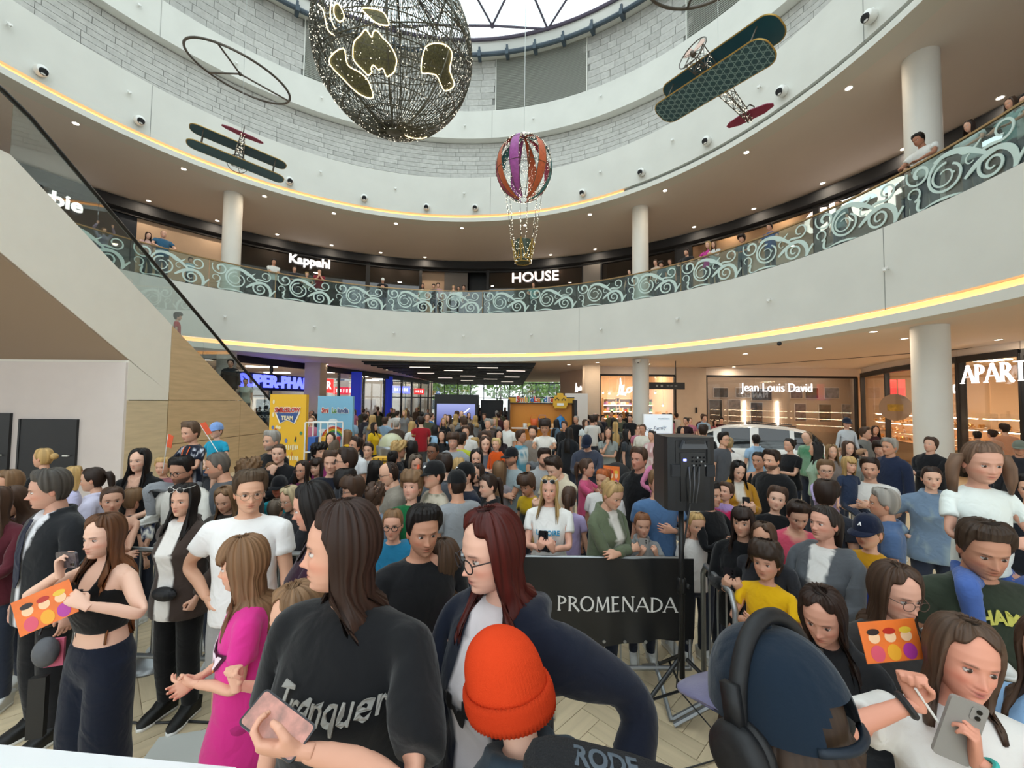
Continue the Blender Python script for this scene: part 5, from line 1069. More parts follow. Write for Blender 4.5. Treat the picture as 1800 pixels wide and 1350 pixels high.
# ---- head with a face
HZ = [-.124, -.119, -.112, -.10, -.08, -.06, -.03, 0, .02, .05, .08, .10, .110, .1145]; HF = [.034, .056, .070, .080, .085, .0875, .089, .0885, .091, .087, .074, .055, .034, .012]
HBk = [.000, .004, .012, .026, .050, .072, .091, .098, .099, .096, .083, .062, .040, .014]; HA = [.010, .021, .032, .044, .0575, .0650, .0715, .0745, .0755, .0735, .0640, .0500, .034, .012]
def head_dims(z): return np.interp(z, HZ, HF), np.interp(z, HZ, HBk), np.interp(z, HZ, HA)
HC = np.array([0, -.012, 1.635])        # centre of the head in template space
def g2(x, z, cx, cz, sx, sz): return np.exp(-((x - cx) / sx) ** 2 - ((z - cz) / sz) ** 2)
def head_geo(lod, P, skin, haircol):
 nr, nc = ((58, 66), (33, 38), (15, 18))[lod]; t = P['t']; q = np.linspace(0, 1, nr); z = -.124 + (.2385) * (0.5 - 0.5 * np.cos(pi * (.03 + .94 * q))) / 1.0
 z = np.concatenate([[-.1245], np.linspace(-.122, .113, nr - 2), [.1148]]) if lod < 2 else np.linspace(-.124, .1146, nr)
 u = np.linspace(0, 1, nc, endpoint=False); ph = 2 * pi * (u + .055 * np.sin(2 * pi * u) * -1 * -1)    # 0 = front
 ph = 2 * pi * u - .55 * np.sin(2 * pi * u)
 Z, PH = np.meshgrid(z, ph, indexing='ij'); F_, B_, A_ = head_dims(Z); jaw = {'m': 1.05, 'f': .96, 'k': 1.0}[t]; low = np.clip(-(Z + .03) / .08, 0, 1); A_ = A_ * (1 + (jaw - 1) * low)
 c, s_ = np.cos(PH), np.sin(PH); X_ = A_ * np.sign(s_) * np.abs(s_) ** .92; Y_ = np.where(c > 0, -F_ * np.abs(c) ** .95, B_ * np.abs(c) ** .95); fr = np.clip(c * 1.6, 0, 1)
 if t == 'k': Y_ = np.where(c < 0, Y_, Y_ * (1 - .10 * low)); X_ = X_ * (1 + .04 * np.clip((Z - .0) / .1, 0, 1));
 ns = {'m': 1.0, 'f': .86, 'k': .68}[t]; ax = np.abs(X_); D = np.zeros_like(X_)
 D += ns * .020 * np.exp(-(X_ / .0088) ** 2) * np.clip((.012 - Z) / .05, 0, 1) * (Z > -.050) * np.clip((Z + .050) / .010, 0, 1) + ns * .008 * g2(X_, Z, 0, -.038, .012, .010) + ns * .007 * g2(ax, Z, .0125, -.040, .007, .007)
 D += (.0055 if t == 'm' else .003) * g2(ax, Z, .03, .020, .022, .008) - .0105 * g2(ax, Z, .031, .000, .0155, .0095) + .004 * g2(ax, Z, .043, -.030, .018, .014)
 Zm = Z - (P.get('smile', .15) * 11 * X_ ** 2)
 D += .0062 * g2(X_, Zm, 0, -.0605, .021, .0052) + .0072 * g2(X_, Zm, 0, -.0725, .018, .0058) - .0045 * g2(X_, Zm, 0, -.0662, .024, .0026) - .003 * g2(X_, Z, 0, -.084, .02, .005) + .0075 * g2(X_, Z, 0, -.103, .020, .012) - .002 * g2(ax, Z, .05, -.062, .014, .02)
 if t == 'k': D += .004 * g2(ax, Z, .040, -.052, .020, .022)
 Y_ = Y_ - D * fr; V = np.stack([X_, Y_, Z], -1).reshape(-1, 3); rows, cols_ = len(z), nc; idx = np.arange(rows * cols_).reshape(rows, cols_)
 Q = np.stack([idx[:-1], np.roll(idx, -1, 1)[:-1], np.roll(idx, -1, 1)[1:], idx[1:]], -1).reshape(-1, 4); Q = Q[:, ::-1]
 lt = np.concatenate([np.full(len(Q), 4), [nc, nc]]).astype(np.int32); lv = np.concatenate([Q.ravel(), idx[0], idx[-1][::-1]]).astype(np.int32)
 x, zz = X_.ravel(), Z.ravel(); ax = np.abs(x); front = (np.cos(PH).ravel() > .15); C = np.tile(np.array(skin), (len(V), 1)); sk = np.array(skin)
 def mixc(c, a): nonlocal C; C = C * (1 - a[:, None]) + np.array(c) * a[:, None]
 mixc(sk * np.array([1.08, .74, .70]), np.clip(.55 * g2(ax, zz, .046, -.036, .022, .018) + .45 * g2(x, zz, 0, -.040, .014, .012), 0, .6) * front)
 zq = zz; zz = zz - P.get('smile', .15) * 11 * x ** 2
 lipc = np.array(P.get('lips', sk * np.array([.86, .48, .46]))); mixc(lipc, np.clip(1.25 * (g2(x, zz, 0, -.0610, .020, .0046) + g2(x, zz, 0, -.0718, .018, .0052)), 0, 1) ** 1.5 * .85 * front); mixc(sk * .25, np.clip(g2(x, zz, 0, -.0662, .022, .0018), 0, 1) * .8 * front)
 zz = zq; bc = np.array(haircol) * .6 + np.array(skin) * .08; mixc(bc, np.clip(1.35 * np.exp(-((ax - .031) / .0165) ** 4) * np.exp(-((zz - .0195 - .004 * np.cos((ax - .031) * 70) + .004) / .0034) ** 2), 0, 1) * front * (.9 if t != 'k' else .6))
 mixc(sk * np.array([.66, .50, .46]), .28 * np.clip(g2(ax, zz, .031, .001, .017, .010), 0, 1) * front)  # eye sockets darkened: shade under the brow painted into the skin colour
 if P.get('beard'): mixc(np.array(haircol) * .7 + sk * .12, P['beard'] * np.clip(np.clip((-.045 - zz) / .014, 0, 1) * np.clip((ax * 1.0 + .105 + zz * 1.0) / .03, 0, 1), 0, 1) * (1 - np.clip(1.4 * g2(x, zz, 0, -.066, .019, .008), 0, 1)) * (np.cos(PH).ravel() > -.25))
 parts = [Geo(V, lt, lv, C)]
 # eyes (eyeball with iris, upper lid) and ears
 ey = MB()
 eu, ev = ((14, 12), (10, 8), (6, 5))[lod]; icol = P.get('eye', (.035, .022, .014))
 for sx in (-1, 1): ey.sphere((sx * .031, -.0705, .0005), .0132, eu, ev, rot=Matrix.Rotation(pi / 2, 3, 'X'))
 if lod < 2:
  for sx in (-1, 1): ey.sphere((sx * .0755, .012, -.012), .030, 10, 8, scale=(.26, .58, 1.0), rot=Matrix.Rotation(sx * -.28, 3, 'Z') @ Matrix.Rotation(.15, 3, 'X'))
 ge = geo_mb(ey); ce = np.tile(np.array([.70, .66, .63]), (len(ge.v), 1)); n1 = 2 * (2 + eu * (ev - 1))
 for sx in (-1, 1):
  r = ge.v - np.array([sx * .031, -.0705, .0005]); m = np.zeros(len(r), bool); m[:n1] = True; m &= (np.abs(r[:, 0]) < .02); rr = np.hypot(r[:, 0] - P.get('gx', 0) * .004, r[:, 2] - P.get('gz', -.15) * .004); ce[m & (rr < .0068) & (r[:, 1] < 0)] = icol; lid = m & ((r[:, 2] > .0052 + P.get('squint', 0)) | (r[:, 2] < -.0068)); ce[lid] = sk * np.array([.72, .58, .54]); ce[m & (np.abs(r[:, 2] - .0050 - P.get('squint', 0)) < .0016) & (r[:, 1] < -.004)] = (.03, .02, .018)
 ce[n1:] = sk * np.array([1.0, .82, .78]); ge.col = ce; parts.append(ge)
 G = geo_join(parts)
 if t == 'f': G.v = G.v * np.array([.95, .96, .97])
 if t == 'k': G.v = G.v * np.array([.97, .95, .95])
 G.v = G.v + HC; return G
# ---- hair grown from the crown: every column of the grid is a lock running over the skull and then falling
def torso_push(V, t, margin):
 R = BT[t]['tor']; zz = [r[0] for r in R]; hx, hy, cy = (np.interp(V[:, 2], zz, [r[k] for r in R]) for k in (1, 2, 3)); hx = hx + np.where(V[:, 2] > 1.30, np.clip((1.46 - V[:, 2]) / .06, 0, 1) * .05, .0)
 m = (V[:, 2] < 1.475) & (V[:, 2] > .7); e = np.sqrt((V[:, 0] / (hx + margin)) ** 2 + ((V[:, 1] - cy) / (hy + margin)) ** 2); k = np.where(m & (e < 1), 1 / np.maximum(e, .25), 1.0)
 V = V.copy(); V[:, 1] = cy + (V[:, 1] - cy) * k; V[:, 0] = V[:, 0] * np.minimum(k, 1.25); return V
def hair_geo(lod, P, seed):
 h = P['hair']; col = np.array(P['hc']); t = P['t']; rg = np.random.default_rng(seed); NU, NV = ((110, 24), (54, 14), (28, 9))[lod]
 if P.get('hero'): NU, NV = 170, 30
 hat = P.get('cap') or P.get('hatted')
 u = np.linspace(-pi, pi, NU, endpoint=False); au = np.abs(u); S = lambda a, b, x: np.clip((x - a) / (b - a), 0, 1) ** 2 * (3 - 2 * np.clip((x - a) / (b - a), 0, 1))
 line = -.078 + (.078 + .0) * S(1.15, 1.40, au) * .85 + .085 * S(1.72, 2.2, au) * .95 + .012 * S(2.2, 2.9, au); th0 = .010; vol = .0; flare = 0.0; length = np.zeros(NU)
 long_ = {'long': .42, 'verylong': .60, 'mid': .26, 'bob': .135, 'hime': .42}.get(h, 0) * P.get('hl', 1.0)
 if h == 'buzz': th0 = .0045
 elif h == 'short': th0 = .013; vol = .012
 elif h == 'fade': th0 = .005; vol = .020
 elif h == 'mop': th0 = .021; vol = .018; line = line - .022 * S(1.9, 2.6, au) - .02 * S(1.3, 1.0, -(-au)) * 0; line = np.where(au > 2.0, line - .018, line - .012)
 elif h in ('pony', 'bun', 'tails', 'updo'): th0 = .0085
 elif h == 'bald': th0 = .003; line = np.where(au > 1.6, .2, np.minimum(line, .03))
 if long_: th0 = .0165; umax = P.get('umax', 1.98); length = long_ * (1 - S(umax - .16, umax + .10, au)) * (1 + .06 * rg.standard_normal(NU).cumsum() / 6 * 0 + .05 * rg.uniform(-1, 1, NU))
 if long_ and not P.get('fringe'): line = line + .022 * S(2.45, 3.1, au)
 if P.get('fringe'): line = np.where(au > 2.15, .028 + .01 * rg.uniform(-1, 1, NU) + .02 * S(2.5, 2.2, au), line)
 line = line + .004 * rg.uniform(-1, 1, NU) * (au < 1.9); nover = NV if not long_ else int(NV * .5); bumps = .0028 * rg.uniform(-1, 1, NU) + .002 * np.sin(u * 23 + seed)
 curly = P.get('curly', 0); V = np.zeros((2, NV, NU, 3)); part = P.get('part', 0.0)
 lf = length / max(long_, .01); zrel = np.where(long_ > 0, np.maximum(line, -.03) * (1 - lf) - .03 * lf, line)
 for j in range(NV):
  if j < nover or not long_:
   q = j / (nover - 1); a = q * q * .35 + q * .65; pol_ = np.arccos(np.clip(zrel / .1155, -1, 1)) * a * 1.0; z = .1148 * np.cos(pol_); fall = np.zeros(NU)
  else: fall = (j - nover + 1) / (NV - nover) * length; z = zrel - fall
  zz = np.clip(z, -.06, .1146); F_, B_, A_ = head_dims(zz); c, s_ = np.cos(u), np.sin(u); th = th0 + vol * np.clip((z + .02) / .1, 0, 1) * np.where(au > 1.5, 1.15, .8) + bumps
  if hat: th = np.where(z > -.005, .0025, th)
  tw = np.where((au > 2.0) & (not P.get('fringe')) & (h != 'mop'), .028, .012); edge = np.clip((z - zrel) / tw, 0, 1) if not long_ else np.where(length > .02, 1, np.clip((z - zrel) / tw, 0, 1)); th = th * (.16 + .84 * edge)
  if curly: th = th + curly * .012 * (np.sin(u * 9 + z * 120 + seed) + np.sin(u * 14 - z * 90))
  rr = 1 + fall * (.22 if h != 'bob' else .0)
  lay = [th, np.full(NU, -.002) if j < nover else th - .022 + .012 * fall / max(long_, .01)]
  for k in range(2):
   x = (A_ + lay[k]) * np.sign(s_) * np.abs(s_) ** .92 * rr; y = np.where(c > 0, (B_ + lay[k]) * np.abs(c) ** .95, -(F_ + lay[k]) * np.abs(c) ** .95) * np.where(c > 0, rr, 1.0); ztop = z + lay[k] * np.clip((z - .03) / .08, 0, 1)
   if long_: x = x + fall * .05 * np.sin(u * 5 + seed) + .006 * np.sin(fall * 30 + u * 8) * np.clip(fall * 8, 0, 1) * P.get('wavy', .6); y = y + .006 * np.cos(fall * 26 + u * 11) * np.clip(fall * 8, 0, 1)
   V[k, j, :, 0], V[k, j, :, 1], V[k, j, :, 2] = x, y, ztop
 V = V.reshape(2, -1, 3); idx = np.arange(NV * NU).reshape(NV, NU); n = NV * NU; r1 = np.roll(idx, -1, 1)
 Q = np.stack([idx[:-1], idx[1:], r1[1:], r1[:-1]], -1).reshape(-1, 4); Qi = Q[:, ::-1] + n; E_ = np.stack([idx[-1], idx[-1] + n, r1[-1] + n, r1[-1]], -1)
 faces = np.concatenate([Q, Qi, E_]); lt = np.concatenate([np.full(len(faces), 4), [NU]]).astype(np.int32); lv = np.concatenate([faces.ravel(), idx[0][::-1]]).astype(np.int32)
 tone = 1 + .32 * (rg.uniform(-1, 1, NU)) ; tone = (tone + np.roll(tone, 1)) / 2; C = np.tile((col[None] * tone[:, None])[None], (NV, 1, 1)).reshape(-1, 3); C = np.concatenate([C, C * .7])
 if P.get('hc2') is not None: w = np.clip((-.02 - V[0][:, 2]) / .3, 0, 1)[:, None]; C[:n] = C[:n] * (1 - w) + np.array(P['hc2']) * w * np.tile(tone, NV)[:, None]
 Vv = V.reshape(-1, 3) * (np.array([.97, .97, .985]) if t != 'm' else 1) + HC
 g = Geo(Vv, lt, lv, np.clip(C, 0, 1)); extra = MB()
 def tail(p0, ps, r0): extra.tube([Vector(p0)] + [Vector(p) for p in ps], [r0 * .6] + [r0 * (1 - .75 * (i / len(ps)) ** 2) for i in range(len(ps))], (12, 9, 6)[lod])
 if h == 'pony': L_ = P.get('hl', 1.0); tail((0, .085, .045), [(0, .125, .04), (0, .142, .0), (0, .142, -.06), (0.01, .132, -.06 - .14 * L_), (.01, .13, -.06 - .24 * L_)], .034)
 if h == 'bun': extra.sphere((0, .075, .085) if P.get('topbun') else (0, .122, .02), .042, 12, 9)
 if h == 'updo': extra.sphere((0, .105, .035), .048, 12, 9, scale=(1.1, .8, 1.2)); extra.sphere((.02, .12, .08), .022, 8, 6)
 if h == 'tails':
  for sx in (-1, 1): tail((sx * .065, .02, .03), [(sx * .105, .02, .02), (sx * .125, .012, -.03), (sx * .13, .0, -.10), (sx * .125, -.01, -.19)], .034)
 if extra.v:
  ge = geo_mb(extra); k = rg.uniform(.75, 1.25, len(ge.v)); ge.col = np.clip(col[None] * k[:, None], 0, 1); ge.v = ge.v * (np.array([1, 1, 1.0])) + HC; g = geo_join([g, ge])
 g.v = torso_push(g.v, t, P.get('hpush', .045)); w = np.zeros((len(g.v), len(BONES))); a = np.clip((1.52 - g.v[:, 2]) / .14, 0, 1); w[:, 4] = 1 - a; w[:, 2] = a; g.w = w; return g
# ---- hands
_hands = {}
def hand_template(kind):
 if kind in _hands: return _hands[kind]
 curl = {'relax': (18, 28, 20), 'grip': (42, 55, 38), 'fist': (78, 88, 55), 'flat': (4, 5, 4), 'point': (60, 70, 40)}[kind]; b = MB(); vs = []
 ell = [(-.03, .024, .019), (0, .026, .019), (.03, .034, .018), (.065, .041, .0165), (.092, .0415, .013)]; n = 14
 for x, hy, hz in ell:
  for j in range(n): a = 2 * pi * j / n; vs.append((x, hy * math.cos(a), hz * math.sin(a)))
 fs = [(i * n + j, i * n + (j + 1) % n, (i + 1) * n + (j + 1) % n, (i + 1) * n + j) for i in range(len(ell) - 1) for j in range(n)] + [tuple(range(n - 1, -1, -1)), tuple((len(ell) - 1) * n + j for j in range(n))]; b.add(vs, fs)
 for i, (y, L_, r) in enumerate(((.0305, .072, .0085), (.0105, .080, .0088), (-.0100, .074, .0084), (-.0290, .058, .0074))):
  p = Vector((.086, y, 0)); a = 0; pts = [p - Vector((.015, 0, 0)), p]; spread = math.radians((6, 2, -2, -7)[i]); cs = curl if not (kind == 'point' and i == 0) else (5, 5, 5)
  for seg, f in zip(cs, (.45, .31, .24)): a += math.radians(seg * (1 + .06 * i)); p = p + Vector((math.cos(a) * math.cos(spread), math.sin(spread) * math.cos(a), -math.sin(a))) * L_ * f; pts.append(p)
  b.tube(pts, [r, r * 1.04, r, r * .92, r * .72], 8)
 tc = {'relax': .35, 'grip': .75, 'fist': 1.1, 'flat': .1, 'point': .8}[kind]; b.tube([(.012, .018, -.004), (.036, .040, -.010 - .008 * tc), (.058, .052 - .010 * tc, -.016 - .022 * tc), (.080, .052 - .026 * tc, -.020 - .030 * tc)], [.013, .0118, .0100, .0078], 8)
 _hands[kind] = remesh(b, .0048, (.5, .15, .05), 2); return _hands[kind]
def hand_geo(kind, lod, W_, d, palm, left, skin, sc):
 g = hand_template(kind)[lod]; zax = -palm; yax = np.cross(zax, d) * (1 if left else -1); v = g.v.copy(); M_ = np.stack([d, np.cross(zax, d), zax], 1)
 # thumb lies on the side given by the template's +y; mirror for the other hand
 if left: v = v * np.array([1, -1, 1])
 lv = g.lv
 if left:
  st = np.concatenate([[0], np.cumsum(g.lt)[:-1]]); lv = np.concatenate([g.lv[a:a + k][::-1] for a, k in zip(st, g.lt)])
 C = np.tile(np.array(skin), (len(v), 1)); tip = np.clip((g.v[:, 0] - .10) / .05, 0, 1)[:, None]; C = C * (1 - tip * np.array([.0, .14, .14])); return Geo((v * sc) @ M_.T + W_, g.lt, lv, C)
# ---- shoes
def shoe_mesh(col, sole=(.8, .8, .78)):
 k = 'shoe_%s' % (tuple(round(c, 3) for c in col),)
 if k not in bpy.data.meshes:
  b = MB(); out = [(-.038, .06), (-.036, -.06), (-.044, -.13), (-.034, -.185), (0, -.205), (.034, -.185), (.044, -.13), (.036, -.06), (.038, .06), (0, .078)]
  b.prism([(x, y) for x, y in out], (0, 0, -.075), (1, 0, 0), (0, 1, 0), .024, col=sole)
  vs, fs = [], []; R = [(-.052, 1.0, .0), (-.030, 1.0, 0), (-.006, .86, .012), (.016, .62, .026), (.040, .52, .030)]
  for z, s_, dy in R: vs += [(x * (1.0 if s_ > .9 else 1.05), min((y - .075) * s_ + .078, .078), z) for x, y in out]
  n = len(out)
  for i in range(len(R) - 1): fs += [(i * n + j, i * n + (j + 1) % n, (i + 1) * n + (j + 1) % n, (i + 1) * n + j) for j in range(n)]
  fs += [tuple((len(R) - 1) * n + j for j in range(n))]; b.add(vs, fs, 0, col); me = b.mesh(k, m_leather, True); me.name = k
 return bpy.data.meshes[k]
# ---- small worn things, in head space
def glasses_geo(P, R, T, col, dark=False):
 b = MB(); n = 18
 for sx in (-1, 1):
  b.tube([(sx * .033 + .0235 * math.cos(a) , -.101 + .004 * abs(math.cos(a)) * (1 if math.cos(a) * sx > 0 else 0), -.004 + .020 * math.sin(a)) for a in np.linspace(0, 2 * pi, n, endpoint=False)], P.get('rim', .0022), 5, closed=True, col=col)
  b.tube([(sx * .056, -.097, .004), (sx * .077, -.05, .006), (sx * .079, .01, .002)], .0020, 5, col=col)
  if dark: b.lathe((sx * .033, -.1, -.004), [(.0235, 0), (.0235, .002)], 16, axis=(0, -1, 0), col=(.02, .02, .02))
 b.tube([(-.010, -.103, .0), (0, -.106, .003), (.010, -.103, .0)], .002, 5, col=col); return b
def cap_mb(col, brim=None, back=False, logo=None):
 b = MB(); brim = col if brim is None else brim; vs, fs = [], []; n, k = 28, 9
 for i in range(k):
  t = (i / (k - 1)); z = .020 + (.118) * math.sin(t * pi / 2); r = math.cos(t * pi / 2) ** .75 if i < k - 1 else .02
  for j in range(n): a = 2 * pi * j / n; vs.append((.0865 * r * math.cos(a), .005 + .108 * r * math.sin(a), z + (.006 * math.sin(a) if i == 0 else 0)))
 fs = [(i * n + j, i * n + (j + 1) % n, (i + 1) * n + (j + 1) % n, (i + 1) * n + j) for i in range(k - 1) for j in range(n)] + [tuple((k - 1) * n + j for j in range(n))]; b.add(vs, fs, 0, col)
 s_ = 1 if back else -1; vs, fs = [], []; m = 14
 for th in (0, .006):
  for i in range(m + 1):
   a = pi * i / m; vs += [(.080 * math.cos(a) * -s_, .005 + s_ * .100 * math.sin(a) ** .8, .024 - th), (.078 * math.cos(a) * -s_, .005 + s_ * (.060 + .112 * math.sin(a) ** .6), .020 - .020 * math.sin(a) - th)]
 q = 2 * (m + 1)
 for i in range(m): a = 2 * i; fs += [(a, a + 1, a + 3, a + 2), (a + q, a + q + 2, a + q + 3, a + q + 1), (a + 1, a + q + 1, a + q + 3, a + 3)]
 b.add(vs, fs, 0, brim); b.sphere((0, .005, .140), .008, 8, 6, col=col); return b
def as_child(name, b, parent, m, R=None, T=None):
 if R is not None: b.v = [tuple(R @ (np.array(v) + HC) + T) for v in b.v]
 return b.build(name, m, parent, True)
SKIN = [s2l(c) for c in ('#d9a98e', '#cf9f86', '#e0b39b', '#c8957a', '#d4a48c')]
NPEOPLE = [0]
def cvec(c): return np.array(s2l(c)) if isinstance(c, str) else np.array(c)
def paint_top(g, P, t):
 """colour of a shirt by place on the garment: plain, stripes, open front, yoke"""
 c = cvec(P['tc']); C = np.tile(c, (len(g.v), 1)); v = g.v.copy()
 if P.get('stripe') is not None:
  sc, z0, z1, w = P['stripe']; arm = np.abs(v[:, 0]) > BT[t]['sx']; zz = v[:, 2]; m = (zz > z0) & (zz < z1) & (((zz - z0) % (w * 2)) < w); C[m] = cvec(sc)
 if P.get('open') is not None:
  oc, w0, w1 = P['open']; zz = v[:, 2]; w = np.interp(zz, [.8, 1.2, 1.46], [w0, w0, w1]); ax = np.abs(v[:, 0]); fr = (v[:, 1] < -.02) & (zz < 1.5); m = (ax < w - .0075) & fr; C[m] = cvec(oc); sn = fr & (np.abs(ax - w) <= .0075); v[sn, 0] = np.sign(v[sn, 0]) * w[sn]
 if P.get('vneck'): m = (np.abs(v[:, 0]) < np.clip((v[:, 2] - 1.30) * .5, 0, .06)) & (v[:, 1] < 0); C[m] = P['skin']
 if P.get('scoop'): m = (np.hypot(v[:, 0] / .085, (v[:, 2] - 1.49) / .10) < 1) & (v[:, 1] < .0); C[m] = P['skin']
 if P.get('yoke') is not None: m = v[:, 2] > P.get('yokez', 1.28); C[m] = cvec(P['yoke'])
 if P.get('pattern') is not None:
  pc, sc, thr = P['pattern']; q = v * sc; nz = np.sin(q[:, 0] * 3.1 + np.sin(q[:, 2] * 2.3) * 2) * np.sin(q[:, 2] * 3.7 + np.sin(q[:, 1] * 2.9 + q[:, 0]) * 2); C[nz > thr] = cvec(pc)
 return C, v
def person(label, loc, H, P, rz=0.0, lod=1, cat='person', group=None):
 """one posed person: Empty at the feet, skin body, clothes, hair, shoes as its parts. H: standing height"""
 P = dict(P); t = P.setdefault('t', 'm'); NPEOPLE[0] += 1; seed = NPEOPLE[0] * 17 % 997; P.setdefault('skin', SKIN[seed % 5]); P['skin'] = cvec(P['skin']); P['hc'] = cvec(P.get('hc', '#3a2a20'))
 if P.get('hc2') is not None: P['hc2'] = cvec(P['hc2'])
 if t == 'k': P.setdefault('hs', 1.22)
 P.setdefault('hair', 'short'); P.setdefault('top', 'tshirt'); P.setdefault('bot', 'trousers'); P.setdefault('tc', '#222222'); P.setdefault('bc', '#2b3140'); P.setdefault('sc', '#d8d8d4')
 r = empty('person', loc, rz, label, cat, group); s_ = H / (1.75 + .115 * (P.get('hs', 1.0) - 1) * 2); r.scale = (s_, s_, s_); X, out = pose(P, t)
 g = template(t, 'body')[lod]; v = g.v; sl = {'tshirt': .5, 'polo': .5, 'dress': .5, 'oversize': .8, 'tank': 0, 'crop': 0}.get(P['top'], 2.0); W_ = g.w; sh = np.zeros(len(v))
 hemz = {'crop': 1.12, 'tank': .99, 'dress': .76}.get(P['top'], .88); tor = W_[:, 0] + W_[:, 1] + W_[:, 2]; sh += 0
 q = np.abs(v[:, 0]); armw = W_[:, 5] + W_[:, 6] + W_[:, 7] + W_[:, 8]; along = np.clip((1.405 - v[:, 2]) / math.cos(AA) / (LU), 0, 2); slv_ = P['top'] not in ('tank', 'crop'); sh += (((tor + armw) > .5) & (v[:, 2] > hemz + .02) & ((v[:, 2] < (1.44 if slv_ else 1.32)) | (slv_ & (q > .085))) & ((armw < .5) | (along < sl - .12)) & ((armw < .25) | slv_)) * .015
 bl = {'shorts': .46, 'skirt': .48}.get(P['bot'], .14); sh += (v[:, 2] < 1.0) * (v[:, 2] > bl + .07) * (tor + W_[:, 9:13].sum(1) > .5) * .010
 sh += ((W_[:, 13] + W_[:, 14]) > .35) * .013
 vb = deform(g, X, v - g.n * sh[:, None]); parts = [Geo(vb, g.lt, g.lv, np.tile(P['skin'], (len(vb), 1)))]
 hg = head_geo(min(lod, 2), P, P['skin'], P['hc']); Rh, Th = out['head']; hg.v = hg.v @ Rh.T + Th; parts.append(hg)
 for n in 'LR':
  Wp, d, pn, hk = out['hand' + n]; parts.append(hand_geo(hk, lod, Wp, d, pn, n == 'L', P['skin'], 1.0 if t == 'm' else (.9 if t == 'f' else .92)))
 obj('body', geo_mesh(geo_join(parts), 'body', m_skin), r)
 if P['hair'] not in (None, 'none'):
  h = hair_geo(lod, P, seed); h.v = deform(h, X); obj('hair', geo_mesh(h, 'hair', m_hair), r)
 g = template(t, P['top'])[lod]; TC, rv = paint_top(g, P, t); gv = deform(g, X, rv); to = obj(P.get('tn', {'tshirt': 't_shirt', 'oversize': 't_shirt', 'long': 'sweater', 'tank': 'tank_top', 'crop': 'crop_top'}.get(P['top'], P['top'])), geo_mesh(Geo(gv, g.lt, g.lv, TC), 'top', m_cloth), r); r['_top'] = to.name
 if P['bot']:
  g = template(t, P['bot'])[lod]; obj({'slim': 'trousers', 'wide': 'trousers'}.get(P['bot'], P['bot']), geo_mesh(Geo(deform(g, X), g.lt, g.lv, np.tile(cvec(P['bc']), (len(g.v), 1))), 'bottom', m_cloth), r)
 for n in 'LR':
  A_, Rf = out['foot' + n]; o = obj('shoe', shoe_mesh(s2l(P['sc'])), r, A_ + np.array([0, 0, 0.0])); o.rotation_euler = Matrix(Rf.tolist()).to_euler()
  if P.get('leg' + n) is None: o.rotation_euler.z += .12 if n == 'L' else -.12;
 if P.get('glasses'): as_child('glasses', glasses_geo(P, Rh, Th, cvec(P['glasses']), P.get('sung')), r, m_leather, Rh, Th)
 if P.get('sunup'): b = glasses_geo(P, Rh, Th, cvec(P['sunup']), True); b.v = [(x * 1.05, y * .8 - .012, z * .9 + .098 + (.1 + y) * .12) for x, y, z in b.v]; as_child('sunglasses', b, r, m_leather, Rh, Th)
 if P.get('cap'): as_child('cap', cap_mb(cvec(P['cap']), cvec(P['brim']) if P.get('brim') else None, P.get('capback', False)), r, m_cloth, Rh, Th)
 P['_out'] = out; P['_X'] = X; P['_s'] = s_; r_info[r.name] = (P, gv); return r
r_info = {}
def l2w(r, p):
 """a point of the person's own space in the world"""
 return r.matrix_basis @ Vector(p) if False else Vector(r.location) + Matrix.Rotation(r.rotation_euler.z, 3, 'Z') @ (Vector(p) * r.scale.x)
def chest_print(r, txt, col, size, zc=1.26, xc=0.0, bold=.004, name='print', wave=None, xscale=1.0, shear=0.0, mb=None, emitless=True, off=.006):
 """flat lettering laid on the front of the shirt, following its surface"""
 P, gv = r_info[r.name]; me = text_mesh(txt, size, .003, mat('print_' + (col if isinstance(col, str) else 'x'), s2l(col), 0.8), name, bold=bold, wave=wave, xscale=xscale, shear=shear) if mb is None else mb
 n = len(me.vertices); co = np.empty(n * 3, np.float32); me.vertices.foreach_get('co', co); co = co.reshape(-1, 3).astype(np.float64); R, T = P['_X']['che']; loc = (gv - T) @ R
 fr = loc[(loc[:, 1] < .02) & (np.abs(loc[:, 0]) < .22)]; kd = KDTree(len(fr))
 for i, p in enumerate(fr): kd.insert((p[0], 0, p[2]), i)
 kd.balance()
 for i in range(n):
  x, z = co[i, 0] + xc, co[i, 2] + zc; nb = kd.find_n((x, 0, z), 5); ys = min(fr[k][1] for _, k, _ in nb); co[i] = (x, ys - off + co[i, 1], z)
 co = co @ R.T + T; me.vertices.foreach_set('co', co.astype(np.float32).ravel()); me.update(); top = bpy.data.objects[r['_top']]; o = obj(name, me, top); return o
def hand_point(r, n, off=(0, 0, 0)):
 """place in the person's space: OFF = along fingers, towards palm, across"""
 P, _ = r_info[r.name]; Wp, d, pn, _k = P['_out']['hand' + n]; return Wp + d * off[0] + pn * off[1] + np.cross(d, pn) * off[2]
